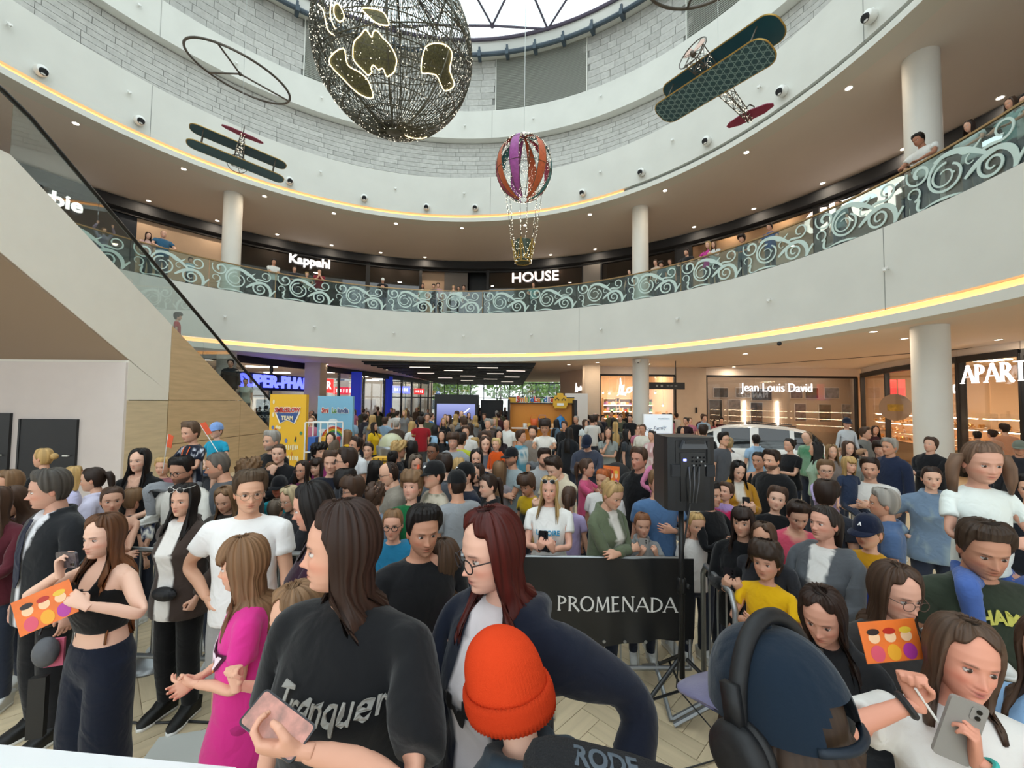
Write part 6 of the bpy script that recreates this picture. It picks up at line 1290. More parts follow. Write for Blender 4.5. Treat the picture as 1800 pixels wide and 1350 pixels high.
# ================================================================== who stands where
HCOL = dict(bk='#171211', db='#2a1c15', br='#463226', lb='#75593f', bl='#b4935f', gr='#96918a', rd='#8f4420', mah='#481611', ash='#5d5044')
def hx(c): return HCOL.get(c, c)
def depth_for(px, py, H): d = ray(px, py); return (H - EYE) / (d.z / d.y)
CAST = {}
def c(label, px, py, H, yaw, d=None, group=None, z0=0.0, key=None, lod=None, **P):
 """a person whose crown shows at (px, py) and who is H tall: that fixes how far off they stand. yaw 0 faces the camera, + turns to our right"""
 if d is None: d = depth_for(px, py, H)
 elif z0 == 0.0: H = at(px, py, d).z
 p = at(px, py + 3, d); P['hc'] = hx(P.get('hc', 'db'))
 if z0 is None: z0 = p.z - H
 if lod is None: lod = 0 if d < 2.45 else (1 if d < 6.3 else 2)
 if d < 2.3: P['hero'] = 1
 lean = P.get('lean', 0); off = Vector((0, 0, 0))
 if lean: r_ = math.radians(yaw); k = math.sin(lean) * .45 * H / 1.75; off = Vector((-math.sin(r_) * k, math.cos(r_) * k, 0)) * (1 if lean > 0 else 1)
 o = person(label, (p.x + off.x, p.y + off.y, z0), H * (1 + .10 * abs(lean) ** 1.5), P, math.radians(yaw), lod, group=group)
 if key: CAST[key] = o
 return o
RIDE = dict(legL=((.25, -.33, .48), (0.7, -1, .3)), legR=((.25, -.33, .48), (0.7, -1, .3)))
DANG = dict(legL=((.12, -.16, .36), (0, -1, .2)), legR=((.12, -.16, .36), (0, -1, .2)))
m_phone = mat('black_phone', s2l('#15161a'), 0.25); m_phoneg = mat('grey_phone_case', s2l('#8d8a86'), 0.3); m_lens = mat('camera_lens', s2l('#0a0a0c'), 0.1, 0.3)
m_screen = emat('phone_screen', (0.55, 0.50, 0.60), 0.6)
def frame_from(d, n):
 d = Vector(d).normalized(); n = Vector(n); n = (n - d * n.dot(d)).normalized(); return Matrix((d.cross(n), d, n)).transposed()     # columns: across, along, normal(screen)
def phone(r, hand, label, along, screen, off=(.085, .022, 0), m=None, lit=True, size=(.075, .155, .009), sc_mat=None):
 """a phone in a hand: ALONG its long side and SCREEN normal in the world"""
 p = l2w(r, hand_point(r, hand, off)); o = empty('smartphone', p, 0, label, 'phone'); o.rotation_mode = 'QUATERNION'; M_ = frame_from(along, screen); o.rotation_quaternion = M_.to_quaternion(); w, l, h = size
 MB().prism(stadium(w / 2, l / 2, .010, 4), (0, 0, -h / 2), (1, 0, 0), (0, 1, 0), h).build('case', m or m_phone, o)
 MB().prism(stadium(w / 2 - .004, l / 2 - .004, .008, 4), (0, 0, h / 2), (1, 0, 0), (0, 1, 0), .0008).build('screen', sc_mat or (m_screen if lit else m_lens), o)
 MB().prism(stadium(.016, .017, .006, 3), (-w / 4, l / 2 - .026, -h / 2 - .002), (1, 0, 0), (0, 1, 0), .002).build('camera_bump', m or m_phone, o)
 for k in range(2): MB().lathe((-w / 4, l / 2 - .018 - k * .017, -h / 2 - .002), [(.006, 0), (.006, .0025)], 10, axis=(0, 0, -1)).build('camera_lens', m_lens, o)
 return o

# ---------------- front figures
c('young woman in black crop top and navy trousers filming with a raised phone', 190, 905, 1.57, -14, key='filmer', t='f', hair='verylong', hc='#5a3a24', hc2='#7a4a28', top='crop', tc='#101113', bot='wide', bc='#141b2b', sc='#222222', skin='#e3b8a2', hy=.12, hp=.06, hl=.95, umax=1.9,
 armR=((-.09, -.26, 1.52), (.9, .2, -.6), (-.1, -.1, .95), (-.75, .45, .1), 'grip'), armL=((.27, -.25, 1.37), (.9, -.1, -.6), (-.75, -.3, .55), (-.2, .6, -.6), 'grip'))
c('man in dark suit with white shirt and navy tie', 100, 828, 1.71, -18, key='suit', lod=0, t='m', hair='short', hc='#4a4540', top='jacket', tc='#1d1f23', open=('#d9d9de', .03, .085), bc='#17171a', sc='#141414', hy=-.45, hp=.12, skin='#c99a86', arms='down')
c('smiling woman with white sunglasses on her hair in a brown shirt jacket', 327, 852, 1.59, -8, key='smile', lod=0, smile=.9, t='f', hair='long', hc='bk', top='jacket', tc='#40342f', open=('#e4e0dc', .07, .075), bot='trousers', bc='#0f0f11', sc='#151515', sunup='#e8e4e0', hy=.15, armR='back', armL='pocket', lips=s2l('#a84a44'), skin='#d8a890')
c('young man with thin glasses in white T-shirt, one hand on hip', 438, 830, 1.745, 12, key='tee', lod=0, t='m', hair='fade', hc='#4d3d2e', top='tshirt', tc='#ecebea', bc='#9b9a98', bot='shorts', sc='#e8e8e6', glasses='#8a7a62', rim=.0012, hy=.45, hp=.08, armR='hip', armL='down', skin='#d9a88c')
c('girl in pink T-shirt dress with fringe clasping her hands', 440, 945, 1.50, -62, d=1.95, key='pinkgirl', t='k', hs=1.14, hair='mid', fringe=1, hc='#7d5d42', hl=1.15, top='dress', tc='#d5328c', bot='shorts', bc='#b02a74', sc='#dddddd', hy=-.1, hp=.08, arms=((.02, -.21, 1.10), (.6, .5, -.7), (-.5, -.75, -.1), (-.7, .2, .5), 'relax'), skin='#dca88e')
c('girl in pink T-shirt with raised fist behind the woman in black', 540, 1024, 1.50, -40, d=1.55, key='pink2', t='k', hs=1.12, hair='mid', hc='#86674b', top='tshirt', tc='#d5328c', bot='trousers', bc='#1c1d2a', hp=.15, armR=((.30, -.16, 1.30), (.6, .2, -.9), (.05, -.1, .95), (-.5, -.5, 0), 'fist'), armL='down', skin='#dca88e')
c('tall young woman in oversized black T-shirt looking aside, holding a phone', 618, 888, 1.86, -14, d=1.27, key='blacktee', t='f', hair='verylong', hc='#33211a', hc2='#3f2a1f', top='oversize', tc='#141518', bc='#17181c', hy=-1.0, hp=.04, hl=.88, skin='#dba58d', umax=1.75, armL=((.09, -.28, 1.32), (.9, .3, -.6), (-.85, -.4, .25), (-.2, .5, .7), 'grip'), armR='down')
c('woman with dark red hair and round glasses in an open navy hoodie', 884, 894, 1.84, -34, d=1.38, key='redhair', t='f', hair='long', hc='mah', hc2='#54201a', top='hoodie', tc='#161b2a', open=('#d8d0d2', .075, .07), bc='#1a1c22', glasses='#2a2222', rim=.0022, hy=-.40, hp=.18, skin='#e2b29d', hl=.95, umax=2.0, lips=s2l('#b0605a'), armR=((.10, -.30, .98), (.7, .3, -.5), (-.3, -.6, -.5), (-.4, .5, .4), 'grip'), armL=((.40, .02, 1.02), (.8, .6, -.3), (-.1, -.4, -.8), (-1, 0, 0), 'relax'), wavy=1.4)
c('girl with brown hair in pink printed T-shirt between the two tall women', 778, 951, 1.47, -58, key='pink3', t='k', hs=1.14, hair='mid', hc='#4b3729', hl=1.1, top='tshirt', tc='#d5328c', bot='trousers', bc='#2a2a38', arms='front', hp=-.02, skin='#d8a288')
c('dark haired man in black T-shirt behind the girl in pink', 742, 891, 1.66, 28, key='blackman', t='m', hair='fade', hc='bk', tc='#17181b', hp=.12, arms='down', skin='#c08c72', beard=.3)
c('woman with black framed glasses in a teal blue hoodie', 692, 895, 1.46, 5, t='f', hair='pony', hc='#7a5b3e', top='hoodie', tc='#1f6f94', glasses='#161616', rim=.003, hp=.05, arms='down', skin='#dba68e')
c('woman with sleek dark hair and plum sweater in profile', 566, 848, 1.76, -72, key='plum', t='f', hair='mid', hc='bk', top='long', tc='#33192c', hp=.22, hl=.9, arms='front', skin='#dba38c')
# the two seen from behind in front of the camera
c('boy in a bright orange knitted beanie seen from above', 915, 1118, 1.70, -150, d=1.06, key='beanie', t='k', hs=1.08, hair='buzz', hatted=1, hc='lb', top='jacket', tc='#27343f', bc='#20242c', hp=.32, hr=.12, arms='front', skin='#dcae98')
c('man in navy cap and black headphones seen from behind', 1400, 1150, 1.84, -160, d=0.69, key='capman', t='m', hair='bob', hatted=1, hc='#3a2a1f', top='tshirt', tc='#1a1b1e', bc='#1c1c20', hy=.1, hp=.16, arms='front', skin='#c98f78')
# east side
c('woman in grey zip hoodie with dark ponytail in profile', 1450, 891, 1.56, -60, key='greyhood', lod=0, t='f', hair='pony', hc='#2b211c', top='hoodie', tc='#55585d', open=('#d9d6d2', .045, .08), hy=-.25, hp=-.05, arms='front', skin='#d69f89', hl=.8)
c('boy with dark tousled hair in a yellow T-shirt', 1347, 957, 1.33, -48, key='yellowboy', t='k', hair='mop', hc='#33251c', top='tshirt', tc='#e5b313', bot='shorts', bc='#2a3350', hp=-.02, arms='hold', skin='#d6a087', curly=.25)
c('girl with glasses and wavy brown hair holding an orange picture card', 1560, 988, 1.56, -8, key='cardgirl', t='f', hair='mid', hc='#453226', top='long', tc='#33302f', glasses='#5a4238', rim=.0016, hy=.15, hp=.16, hl=.9, skin='#dba690', armR=((.10, -.30, 1.20), (.6, .2, -.8), (-.4, -.5, .7), (0, .8, .3), 'grip'), armL='down')
c('girl with long dark brown hair bending her head beside the navy cap', 1452, 1024, 1.50, -38, key='bent', t='f', hair='long', hc='#2f2019', top='jacket', tc='#232427', hp=.34, hy=-.2, arms='front', skin='#d79f88')
c('smiling girl with two phones in white printed T-shirt and black watch', 1672, 1086, 1.55, -20, d=1.27, key='twophones', smile=.9, t='f', hair='mid', hc='#4f3c2f', top='tshirt', tc='#dbd8d4', bc='#30333c', hy=.05, hp=.05, hr=.12, skin='#d9977f', hl=.72, umax=1.95, armR=((.17, -.16, 1.54), (.9, .2, -.8), (.1, .1, .95), (.2, -.9, 0), 'fist'), armL=((-.04, -.17, 1.42), (.9, .0, -.8), (-.1, -.2, .95), (-.8, .45, 0), 'grip'), lips=s2l('#b4605c'))
c('person in light blue shirt at the edge of the picture', 1850, 1095, 1.58, -60, d=1.35, t='f', hair='mid', hc='br', top='long', tc='#8fb2d8', bc='#39424f', arms='front')
man = c('man in dark green CHAMPS T-shirt carrying a girl on his shoulders and reading a phone', 1716, 913, 1.69, -16, d=1.92, key='champs', t='m', hair='fade', hc='#3a2c22', tc='#2d3529', bc='#2a2c33', hp=.26, hy=-.12, skin='#bf8a70', beard=.25, armR='pocket', armL=((.06, -.34, 1.10), (.7, .2, -.7), (-.45, -.5, .5), (-.2, .5, .8), 'grip'))
c('girl in white T-shirt and blue leggings sitting on the shoulders of the CHAMPS man', 1718, 772, 1.22, -14, d=2.02, z0=None, key='rider', t='k', hair='tails', hc='#6a5140', tc='#dfe6e2', bot='slim', bc='#4a66a8', hp=.16, hy=-.1, arms=((.04, -.25, 1.14), (.7, .1, -.6), (-.8, -.4, .4), (0, .6, -.5), 'relax'), skin='#d3a08a', **RIDE)

# ---------------- people along the barriers, west to east
c('blonde woman with hair tied back in black top by the black door', 78, 789, 1.60, -75, t='f', hair='bun', hc='bl', top='long', tc='#17181b', hy=-.1, arms='cross')
c('child with light blond hair half hidden behind the suited man', 128, 821, 1.40, 150, t='k', hair='bob', hc='bl', tc='#b9b7d8')
c('dark haired woman with ponytail in pale lilac shirt looking aside', 170, 822, 1.56, -65, t='f', hair='pony', hc='db', top='polo', tc='#c9c6dc', hp=.1)
c('woman with straight black hair parted in the middle and black shirt', 248, 790, 1.68, 8, t='f', hair='long', hc='bk', top='polo', tc='#121315', vneck=1, arms='front', hl=.9)
c('woman in dark tank top resting her chin on her hand', 197, 857, 1.50, 35, t='f', hair='pony', hc='br', top='tank', tc='#26231f', armL='chin', armR='cross', hy=.2, lean=.12)
c('boy with short brown hair seen from behind beside the smiling woman', 233, 861, 1.30, 165, t='k', hair='short', hc='lb', tc='#1d1e22')
c('person with curly brown hair at the edge by the black door', 18, 828, 1.58, -20, t='f', hair='mid', hc='lb', top='long', tc='#2a2325', arms='front')
c('woman with brown hair bowed over a colourful bag beside the suited man', 42, 851, 1.52, -10, t='f', hair='mid', hc='br', top='long', tc='#3a2226', hp=.4, arms='front')
c('girl in dark red top at the edge of the crowd', -6, 858, 1.55, 10, t='f', hair='long', hc='br', top='long', tc='#54202a', arms='front')
c('bearded man with glasses in white and navy striped sweater carrying a boy', 327, 803, 1.70, -6, d=3.75, t='m', hair='fade', hc='bk', top='long', tc='#dad7cf', stripe=('#1f2f57', 1.02, 1.20, .03), glasses='#1a1a1a', beard=.9, hp=.2, arms='ankles', skin='#bd8d74')
c('boy in navy patterned T-shirt with orange lanyard on the striped man\'s shoulders', 340, 739, 1.14, -14, d=3.85, z0=None, key='lanyard', t='k', hair='short', hc='#5b4636', tc='#191e2e', pattern=('#c9ccd6', 9, .72), bot='trousers', bc='#8b8f94', hp=.14, arms='hold', **RIDE)
c('man with shaved head in grey T-shirt in front of the boy in teal', 394, 794, 1.71, -55, t='m', hair='buzz', hc='#5d564f', tc='#4a4e54', beard=.45, hp=.25)
c('dark haired man carrying the boy in the blue cap', 386, 798, 1.70, -10, d=4.9, t='m', hair='short', hc='db', tc='#30333a', arms='ankles')
c('boy in light blue cap and turquoise T-shirt raised on shoulders', 382, 741, 1.12, -8, d=5.0, z0=None, t='k', hair='buzz', hc='lb', tc='#1f97b8', bot='shorts', bc='#39445c', cap='#7d9cd0', arms='head', **RIDE)
c('small blond child with pink cheeks behind the striped sweater man', 288, 806, 1.40, 10, t='k', hair='short', hc='bl', tc='#8e5a60')
c('girl with brown hair bowing her head behind the man in white T-shirt', 404, 851, 1.50, 5, t='f', hair='mid', hc='lb', top='jacket', tc='#3a3532', hp=.35)
c('woman with curly brown hair behind the man in white T-shirt', 436, 812, 1.58, 160, t='f', hair='mop', hc='lb', curly=.9, top='long', tc='#35322f')
c('grey haired bearded man in black T-shirt by the yellow banner', 480, 759, 1.78, -25, t='m', hair='fade', hc='gr', tc='#121214', beard=.8, hp=.05)
c('man with cropped hair holding his hand to his chin, black jacket', 491, 781, 1.66, 14, t='m', hair='buzz', hc='br', top='jacket', tc='#17171a', armR='chin', armL='cross')
c('girl with long light brown hair in front of the man in black jacket', 482, 813, 1.44, 0, t='k', hair='long', hc='lb', tc='#8f6a70')
c('boy in black baseball cap and turquoise top', 492, 838, 1.36, 8, t='k', hair='short', hc='br', tc='#1d8f9c', cap='#17171b', brim='#17171b', skin='#c0745c')  # redder skin tone stands in for red light falling on his face
c('girl with glasses and long dark hair left of the young man in navy'.replace('left of', 'beside'), 533, 811, 1.50, -8, t='f', hair='long', hc='db', tc='#6a2a50', glasses='#7a5a50', rim=.0014)
c('girl with dark curls and a white flower headband looking up', 562, 783, 1.58, 60, t='f', hair='mop', hc='bk', curly=.8, tc='#a03a78', hp=-.15)
c('girl with short dark fringe below the flower headband girl', 558, 806, 1.42, -6, t='k', hair='bob', fringe=1, hc='db', tc='#3d4250')
c('young man with cropped hair in navy T-shirt facing the camera', 584, 794, 1.66, 12, t='m', hair='fade', hc='br', tc='#181c28', hp=.04)
c('man with glasses in profile behind the young man in navy', 611, 790, 1.72, -70, t='m', hair='short', hc='db', tc='#2a2c33', glasses='#1c1c1c', rim=.003)
c('man in white shirt tilting his head back', 622, 770, 1.66, -30, t='m', hair='short', hc='db', top='polo', tc='#d6d8da', hp=-.15, hr=.15)
c('woman with tied dark hair and pale grey T-shirt', 648, 779, 1.58, 0, t='f', hair='bun', hc='db', tc='#b9bcbc')
c('woman in yellow T-shirt with long dark hair by the white rack', 582, 761, 1.62, 6, t='f', hair='long', hc='db', tc='#e0b81c')
c('girl with long ash blond hair seen from behind by the rack', 586, 773, 1.50, 178, t='k', hair='long', hc='ash', tc='#c9a22a')
c('woman in yellow top with light brown hair turned aside near the rack', 611, 756, 1.62, -80, t='f', hair='long', hc='lb', tc='#dcae1e')
c('woman with long black hair turned away from the camera', 661, 811, 1.54, -120, t='f', hair='long', hc='bk', tc='#2a2b30')
c('balding man with glasses looking down in profile', 692, 811, 1.62, -70, t='m', hair='bald', hc='db', top='polo', tc='#8a8378', glasses='#181818', rim=.003, hp=.25)
c('blond toddler in pale blue lifted by a parent', 675, 834, .98, 60, d=4.0, z0=None, t='k', hs=1.38, hair='buzz', hc='bl', tc='#9cc0d8', **DANG)
c('woman with brown curls pinned up seen from behind', 660, 850, 1.52, 170, t='f', hair='updo', hc='br', tc='#6f7f92', top='long', curly=.7)
c('boy with black glasses and beige T-shirt in profile', 624, 841, 1.49, -60, t='k', hs=1.12, hair='mop', hc='br', tc='#c9c3b4', glasses='#151515', rim=.0026, hp=.06, arms='chin')
c('fair haired woman with glasses in dark coat looking down', 520, 852, 1.48, -30, t='f', hair='bob', hc='#a89878', top='jacket', tc='#2a2b2f', glasses='#8a7a6a', hp=.3, arms='phone')
c('child with golden hair seen from behind near the black cap', 533, 838, 1.28, 175, t='k', hair='bob', hc='bl', tc='#9a6a44')
c('small child in grey and orange top seen from behind', 484, 881, 1.18, 170, t='k', hair='short', hc='ash', tc='#56585c', yoke='#d1522c', yokez=1.38)
c('man with thick black hair behind the boy with glasses', 606, 829, 1.52, 150, t='m', hair='mop', hc='bk', tc='#24262b')
c('boy in green T-shirt looking up', 724, 833, 1.57, -8, t='k', hs=1.1, hair='mop', hc='lb', tc='#12663a', hp=-.14, curly=.2, skin='#deac96')
c('youth in black logo cap and beige camouflage sweatshirt in profile', 764, 813, 1.66, -55, key='camo', t='m', hair='short', hc='db', top='long', tc='#b5ad9c', pattern=('#7d7a68', 10, .25), cap='#141416', brim='#141416', hp=-.05)
c('man in black cap and grey T-shirt turned away', 804, 829, 1.60, -140, t='m', hair='buzz', hc='db', tc='#8f9499', cap='#101113')
c('man in black white-logo cap behind the grey T-shirt man', 820, 815, 1.60, -60, key='nycap2', t='m', hair='short', hc='db', tc='#1a2030', cap='#0f1012')
c('young woman in black jacket with sunglasses on her dark hair, in profile', 862, 833, 1.54, -62, t='f', hair='pony', hc='db', top='jacket', tc='#131417', sunup='#3a3530', hp=.1, hl=.8)
c('blond woman in white LA POIRE T-shirt holding a phone at the barrier', 966, 839, 1.56, -10, key='poire', t='f', hair='long', hc='bl', hc2='#c9ab78', tc='#e2e0dc', sunup='#c9d4dc', arms='phone', hl=.8, skin='#dba58f')
c('small blond boy just above the banner edge', 941, 934, 1.08, -10, t='k', hair='mop', hc='bl', tc='#6a6f78', hp=.15)
c('brown haired boy in black and yellow T-shirt looking down', 932, 832, 1.40, -40, t='k', hair='mop', hc='br', tc='#20201c', yoke='#c9a51c', yokez=1.30, hp=.35)
c('girl with brown ponytail in lilac top seen from behind', 1000, 856, 1.36, 165, t='k', hair='pony', hc='br', tc='#b4a6d0')
c('man in cream shirt with backpack straps bowing his head', 982, 800, 1.64, -50, key='backpack', t='m', hair='fade', hc='db', top='polo', tc='#c8bda6', hp=.45, lean=.1, arms='phone')
c('bearded man in grey shirt carrying the boy in white', 955, 789, 1.62, 15, t='m', hair='fade', hc='db', top='polo', tc='#a2a4a6', beard=.9, hp=.15, arms='ankles')
c('boy in white shirt high on the shoulders of a bearded man', 958, 735, 1.16, -8, d=5.5, z0=None, t='k', hair='mop', hc='db', tc='#ddd9d0', arms='reach', hp=.2, bot='shorts', bc='#6b6f74', skin='#b98a6c', **RIDE)
c('bearded man in black cap with white patch and grey T-shirt', 900, 788, 1.62, -45, t='m', hair='buzz', hc='br', tc='#93a0a4', cap='#16161a', beard=.7, arms='cross')
c('toddler with white blond hair in orange hoodie held in the arms of a woman', 873, 768, .95, -20, d=6.0, z0=None, t='k', hs=1.38, hair='short', hc='#cdb27a', top='hoodie', tc='#d9571a', **DANG)
c('woman with long brown hair holding the toddler in orange', 853, 768, 1.68, 10, t='f', hair='long', hc='br', tc='#5a5f68', arms='hold')
c('woman with wavy dark hair in navy facing the camera', 838, 791, 1.60, 0, t='f', hair='long', hc='bk', tc='#1c2436', wavy=1.5)
c('woman with dark hair and earring looking aside behind the caps', 840, 816, 1.50, -30, t='f', hair='long', hc='db', tc='#2a2d34')
c('teenage boy in pale grey hoodie facing the camera', 797, 763, 1.70, 0, t='m', hair='mop', hc='br', top='hoodie', tc='#9a9fa4', skin='#cf9d86')
c('man with glasses and dark complexion in grey T-shirt', 762, 779, 1.64, -20, t='m', hair='buzz', hc='bk', tc='#4a4c52', glasses='#1a1a1a', skin='#8a5f48')
c('man with dark hair and thinning crown seen from behind', 782, 800, 1.62, -150, t='m', hair='short', hc='db', tc='#5b6068')
c('blond girl seen from behind between caps', 806, 806, 1.44, 175, t='k', hair='bob', hc='bl', tc='#7a5d4c')
c('woman with ash brown hair holding an orange clapper', 729, 798, 1.58, 30, key='clapper', t='f', hair='long', hc='ash', tc='#3a3c44', hp=.2, armR='chin')
c('boy with curly blond hair turned away in black T-shirt', 700, 779, 1.60, 110, t='m', hair='mop', hc='bl', curly=.8, tc='#1a1b1f')
c('girl with long light brown hair seen from behind near the blond toddler', 878, 812, 1.46, 170, t='k', hair='long', hc='lb', tc='#8f8a90')
c('man in navy cap and slate sweatshirt reading his phone', 1033, 763, 1.70, -20, t='m', hair='buzz', hc='br', top='hoodie', tc='#3c4150', cap='#1b2236', brim='#1b2236', hp=.45, arms='phone', key='slate')
c('girl with ponytail in pink T-shirt lifting an orange magazine', 1030, 806, 1.48, 65, key='magazine', t='k', hair='pony', hc='br', tc='#c9547c', arms='phone_up')
c('fair haired woman in olive jacket with folded arms looking down', 1068, 842, 1.58, 35, t='f', hair='updo', hc='#a8895c', top='jacket', tc='#5d6650', open=('#d8d4cc', .04, .06), hp=.38, arms='cross', lean=.08)
c('woman with copper red hair and white T-shirt behind the olive jacket', 1062, 824, 1.54, -40, t='f', hair='updo', hc='#a35426', tc='#d6d4d2', hp=.1)
c('broad man with cropped hair in black jacket looking aside', 1124, 789, 1.70, -50, t='m', hair='fade', hc='br', top='jacket', tc='#15161a', open=('#0f0f12', .06, .07), skin='#c78e78')
c('fair haired man in blue T-shirt with a watch carrying a girl in pink', 1156, 829, 1.58, 4, key='bluedad', t='m', hair='short', hc='lb', tc='#4e6f98', armL='hold', armR='down', skin='#cf9c84')
c('girl in pink cardigan on the shoulders of the man in blue', 1160, 778, 1.08, -15, d=4.1, z0=None, t='k', hair='mid', hc='br', top='long', tc='#c77a9c', arms='head', **RIDE)
c('girl in grey shirt taking a picture over the barrier', 1128, 900, 1.26, -5, key='photogirl', t='k', hair='pony', hc='#7d5236', top='polo', tc='#8a8d8e', arms='phone_up', hp=.1)
c('little red haired girl peeking over the banner with both hands on it', 1060, 947, 1.04, 0, key='peek', t='k', hair='bob', fringe=1, hc='#a8642e', tc='#a0505a', arms=((.19, -.16, 1.42), (.8, .5, -.5), (0, -.8, .3), (0, -.3, -1), 'fist'))
c('blond girl in white T-shirt behind the loudspeaker stand', 1222, 900, 1.26, 0, t='k', hair='pony', hc='bl', tc='#e0dcd8', hp=.1)
c('woman in mustard cardigan looking at her phone', 1294, 808, 1.56, -6, key='mustard', t='f', hair='mid', hc='bk', top='jacket', tc='#a8781f', open=('#cfc9bd', .05, .07), hp=.35, arms='phone')
c('toddler girl in bright pink vest held in the arms of an adult', 1275, 847, .92, -60, d=3.9, z0=None, t='k', hs=1.4, hair='short', hc='br', tc='#d22a5e', yoke='#a88cc0', yokez=1.36, hp=-.2, **DANG)
c('adult in black holding the toddler beside the loudspeaker', 1249, 850, 1.50, 25, t='f', hair='short', hc='bk', top='long', tc='#16171a', arms='hold')
c('woman in black tank top with short black hair turned aside', 1334, 795, 1.60, -55, t='f', hair='updo', hc='bk', top='tank', tc='#141416', arms='cross')
c('bearded man in black hoodie in profile', 1357, 793, 1.66, -68, t='m', hair='fade', hc='db', top='hoodie', tc='#141518', beard=.95)
c('boy in black T-shirt raising his head', 1361, 857, 1.40, -30, t='k', hair='short', hc='br', tc='#121316', hp=-.12, hr=.15)
c('person with short dark hair in coral pink T-shirt looking down', 1398, 876, 1.50, -20, t='f', hair='fade', hc='db', tc='#c24a62', hp=.4, arms='phone', scoop=1)
c('woman with dark fringe in black jacket filming with a phone at the barrier', 1306, 893, 1.47, -42, key='blackfilm', t='f', hair='mid', fringe=1, hc='#2f221d', top='jacket', tc='#101114', hp=.0, arms='phone', hl=1.2)
c('girl with long brown hair in profile behind the boy in yellow', 1344, 920, 1.42, -55, t='f', hair='long', hc='#4b372a', tc='#2a2b30', hp=.02)
c('dark haired boy seen from behind next to the grey hoodie', 1452, 850, 1.52, 120, t='m', hair='mop', hc='db', tc='#2a2d36')
c('girl with glasses in lilac jacket raising her hand to her face', 1451, 810, 1.50, -30, t='k', hair='short', hc='lb', top='long', tc='#b2a4cf', arms='chin', glasses='#8a7a70')
c('blond toddler in navy held by the man in white T-shirt', 1491, 800, .98, 0, d=4.6, z0=None, t='k', hs=1.38, hair='bob', fringe=1, hc='bl', tc='#28344c', **DANG)
c('man in white T-shirt with stubble looking aside, holding a toddler', 1529, 807, 1.62, -45, t='m', hair='fade', hc='db', tc='#d8d5d0', beard=.5, arms='hold')
c('elderly person with grey hair in blue shirt seen from behind', 1555, 863, 1.54, -125, t='m', hair='short', hc='gr', top='polo', tc='#4a6288')
c('boy in navy logo cap and yellow and blue shirt in profile', 1527, 906, 1.42, -65, key='necap', t='k', hair='short', hc='lb', top='long', tc='#22398a', yoke='#c9951c', yokez=1.32, cap='#141c33', hp=.05)
c('woman in denim jacket with hands on hips', 1636, 820, 1.62, -35, t='f', hair='pony', hc='db', top='jacket', tc='#6b7f96', pattern=('#84959f', 12, .55), arms='hip', hp=.08)
c('man in black jacket with folded arms looking up by the thick column', 1634, 771, 1.68, -75, t='m', hair='fade', hc='br', top='jacket', tc='#15161a', arms='cross', hp=-.25)
c('boy in bright blue hooded jacket', 1546, 777, 1.60, -35, t='k', hs=1.12, hair='mop', hc='db', top='hoodie', tc='#1f62b4', arms='front')
c('grey haired man in navy jacket behind the blue hooded boy', 1564, 772, 1.72, -80, t='m', hair='short', hc='gr', top='jacket', tc='#1d2740')
c('fair woman with dark blond hair between the toddler and the man in a cap', 1461, 782, 1.58, -15, t='f', hair='long', hc='#8a6c48', tc='#7a6f6a')
c('woman in grey cardigan below the father with a boy on his shoulders', 1490, 776, 1.62, -10, t='f', hair='long', hc='br', top='jacket', tc='#8a8f8c')
c('bearded father carrying a small boy in a black cap', 1490, 754, 1.74, -8, t='m', hair='short', hc='br', tc='#15161a', beard=.85, arms='ankles')
c('small boy in black cap and pale grey top on his father\'s shoulders', 1488, 732, 1.10, -20, d=7.2, z0=None, t='k', hair='short', hc='br', top='long', tc='#b9bcc0', cap='#1a2030', bot='shorts', bc='#b08a6c', **RIDE)
c('man with brown hair in grey jacket near the jewellery window', 1520, 752, 1.74, 30, t='m', hair='short', hc='br', top='jacket', tc='#6d6c68')
c('woman with dark hair in maroon near the jewellery window', 1538, 749, 1.68, -20, t='f', hair='long', hc='db', top='long', tc='#3c1d22')
c('black haired woman in mint T-shirt turned away by the car', 1436, 778, 1.62, -120, t='f', hair='long', hc='bk', tc='#9db8a2')
c('bald man in green striped T-shirt bending by the tail lamp', 1423, 758, 1.70, -80, t='m', hair='bald', hc='lb', tc='#7fa88c', stripe=('#4f8a66', .9, 1.4, .04), hp=.35)
c('dark haired woman in black T-shirt holding a phone by the car', 1388, 771, 1.64, -75, key='carphone', t='f', hair='updo', hc='bk', tc='#16171b', arms='phone')
c('woman in light blue shirt with black strap leaning towards the car', 1329, 764, 1.60, 170, t='f', hair='updo', hc='bk', top='polo', tc='#9dbbd8')
c('woman with fair tied hair in white T-shirt seen from behind', 1281, 769, 1.62, 150, t='f', hair='bun', hc='#a58d66', tc='#dcd9d6')
c('man with glasses in dark T-shirt behind the white T-shirt woman', 1271, 761, 1.70, 20, t='m', hair='short', hc='bk', tc='#4d5056', glasses='#1b1b1b')
c('man in black T-shirt turned to the car near the loudspeaker', 1236, 748, 1.76, 140, t='m', hair='fade', hc='db', tc='#16181c')
c('child in yellow safety helmet by the loudspeaker', 1252, 786, 1.32, -20, t='k', hair='none', hc='lb', tc='#6f7d78', cap='#c8d41c', brim='#c8d41c')
c('woman in grey T-shirt and jeans with one hand at her chin', 1069, 752, 1.68, -10, t='f', hair='long', hc='br', tc='#8b918e', bc='#41607c', armR='chin', armL='cross')
c('woman in white blouse by the lit screen', 1130, 746, 1.70, -40, t='f', hair='bun', hc='br', top='long', tc='#dcd8cc')
c('dark haired woman in pink striped shirt by the lit screen', 1146, 757, 1.62, -50, t='f', hair='updo', hc='bk', top='long', tc='#cfa3a4', stripe=('#e5d8d4', .85, 1.45, .03))
c('man in peach T-shirt seen from behind at the jewellery window', 1766, 746, 1.78, 170, t='m', hair='fade', hc='db', tc='#d09878')
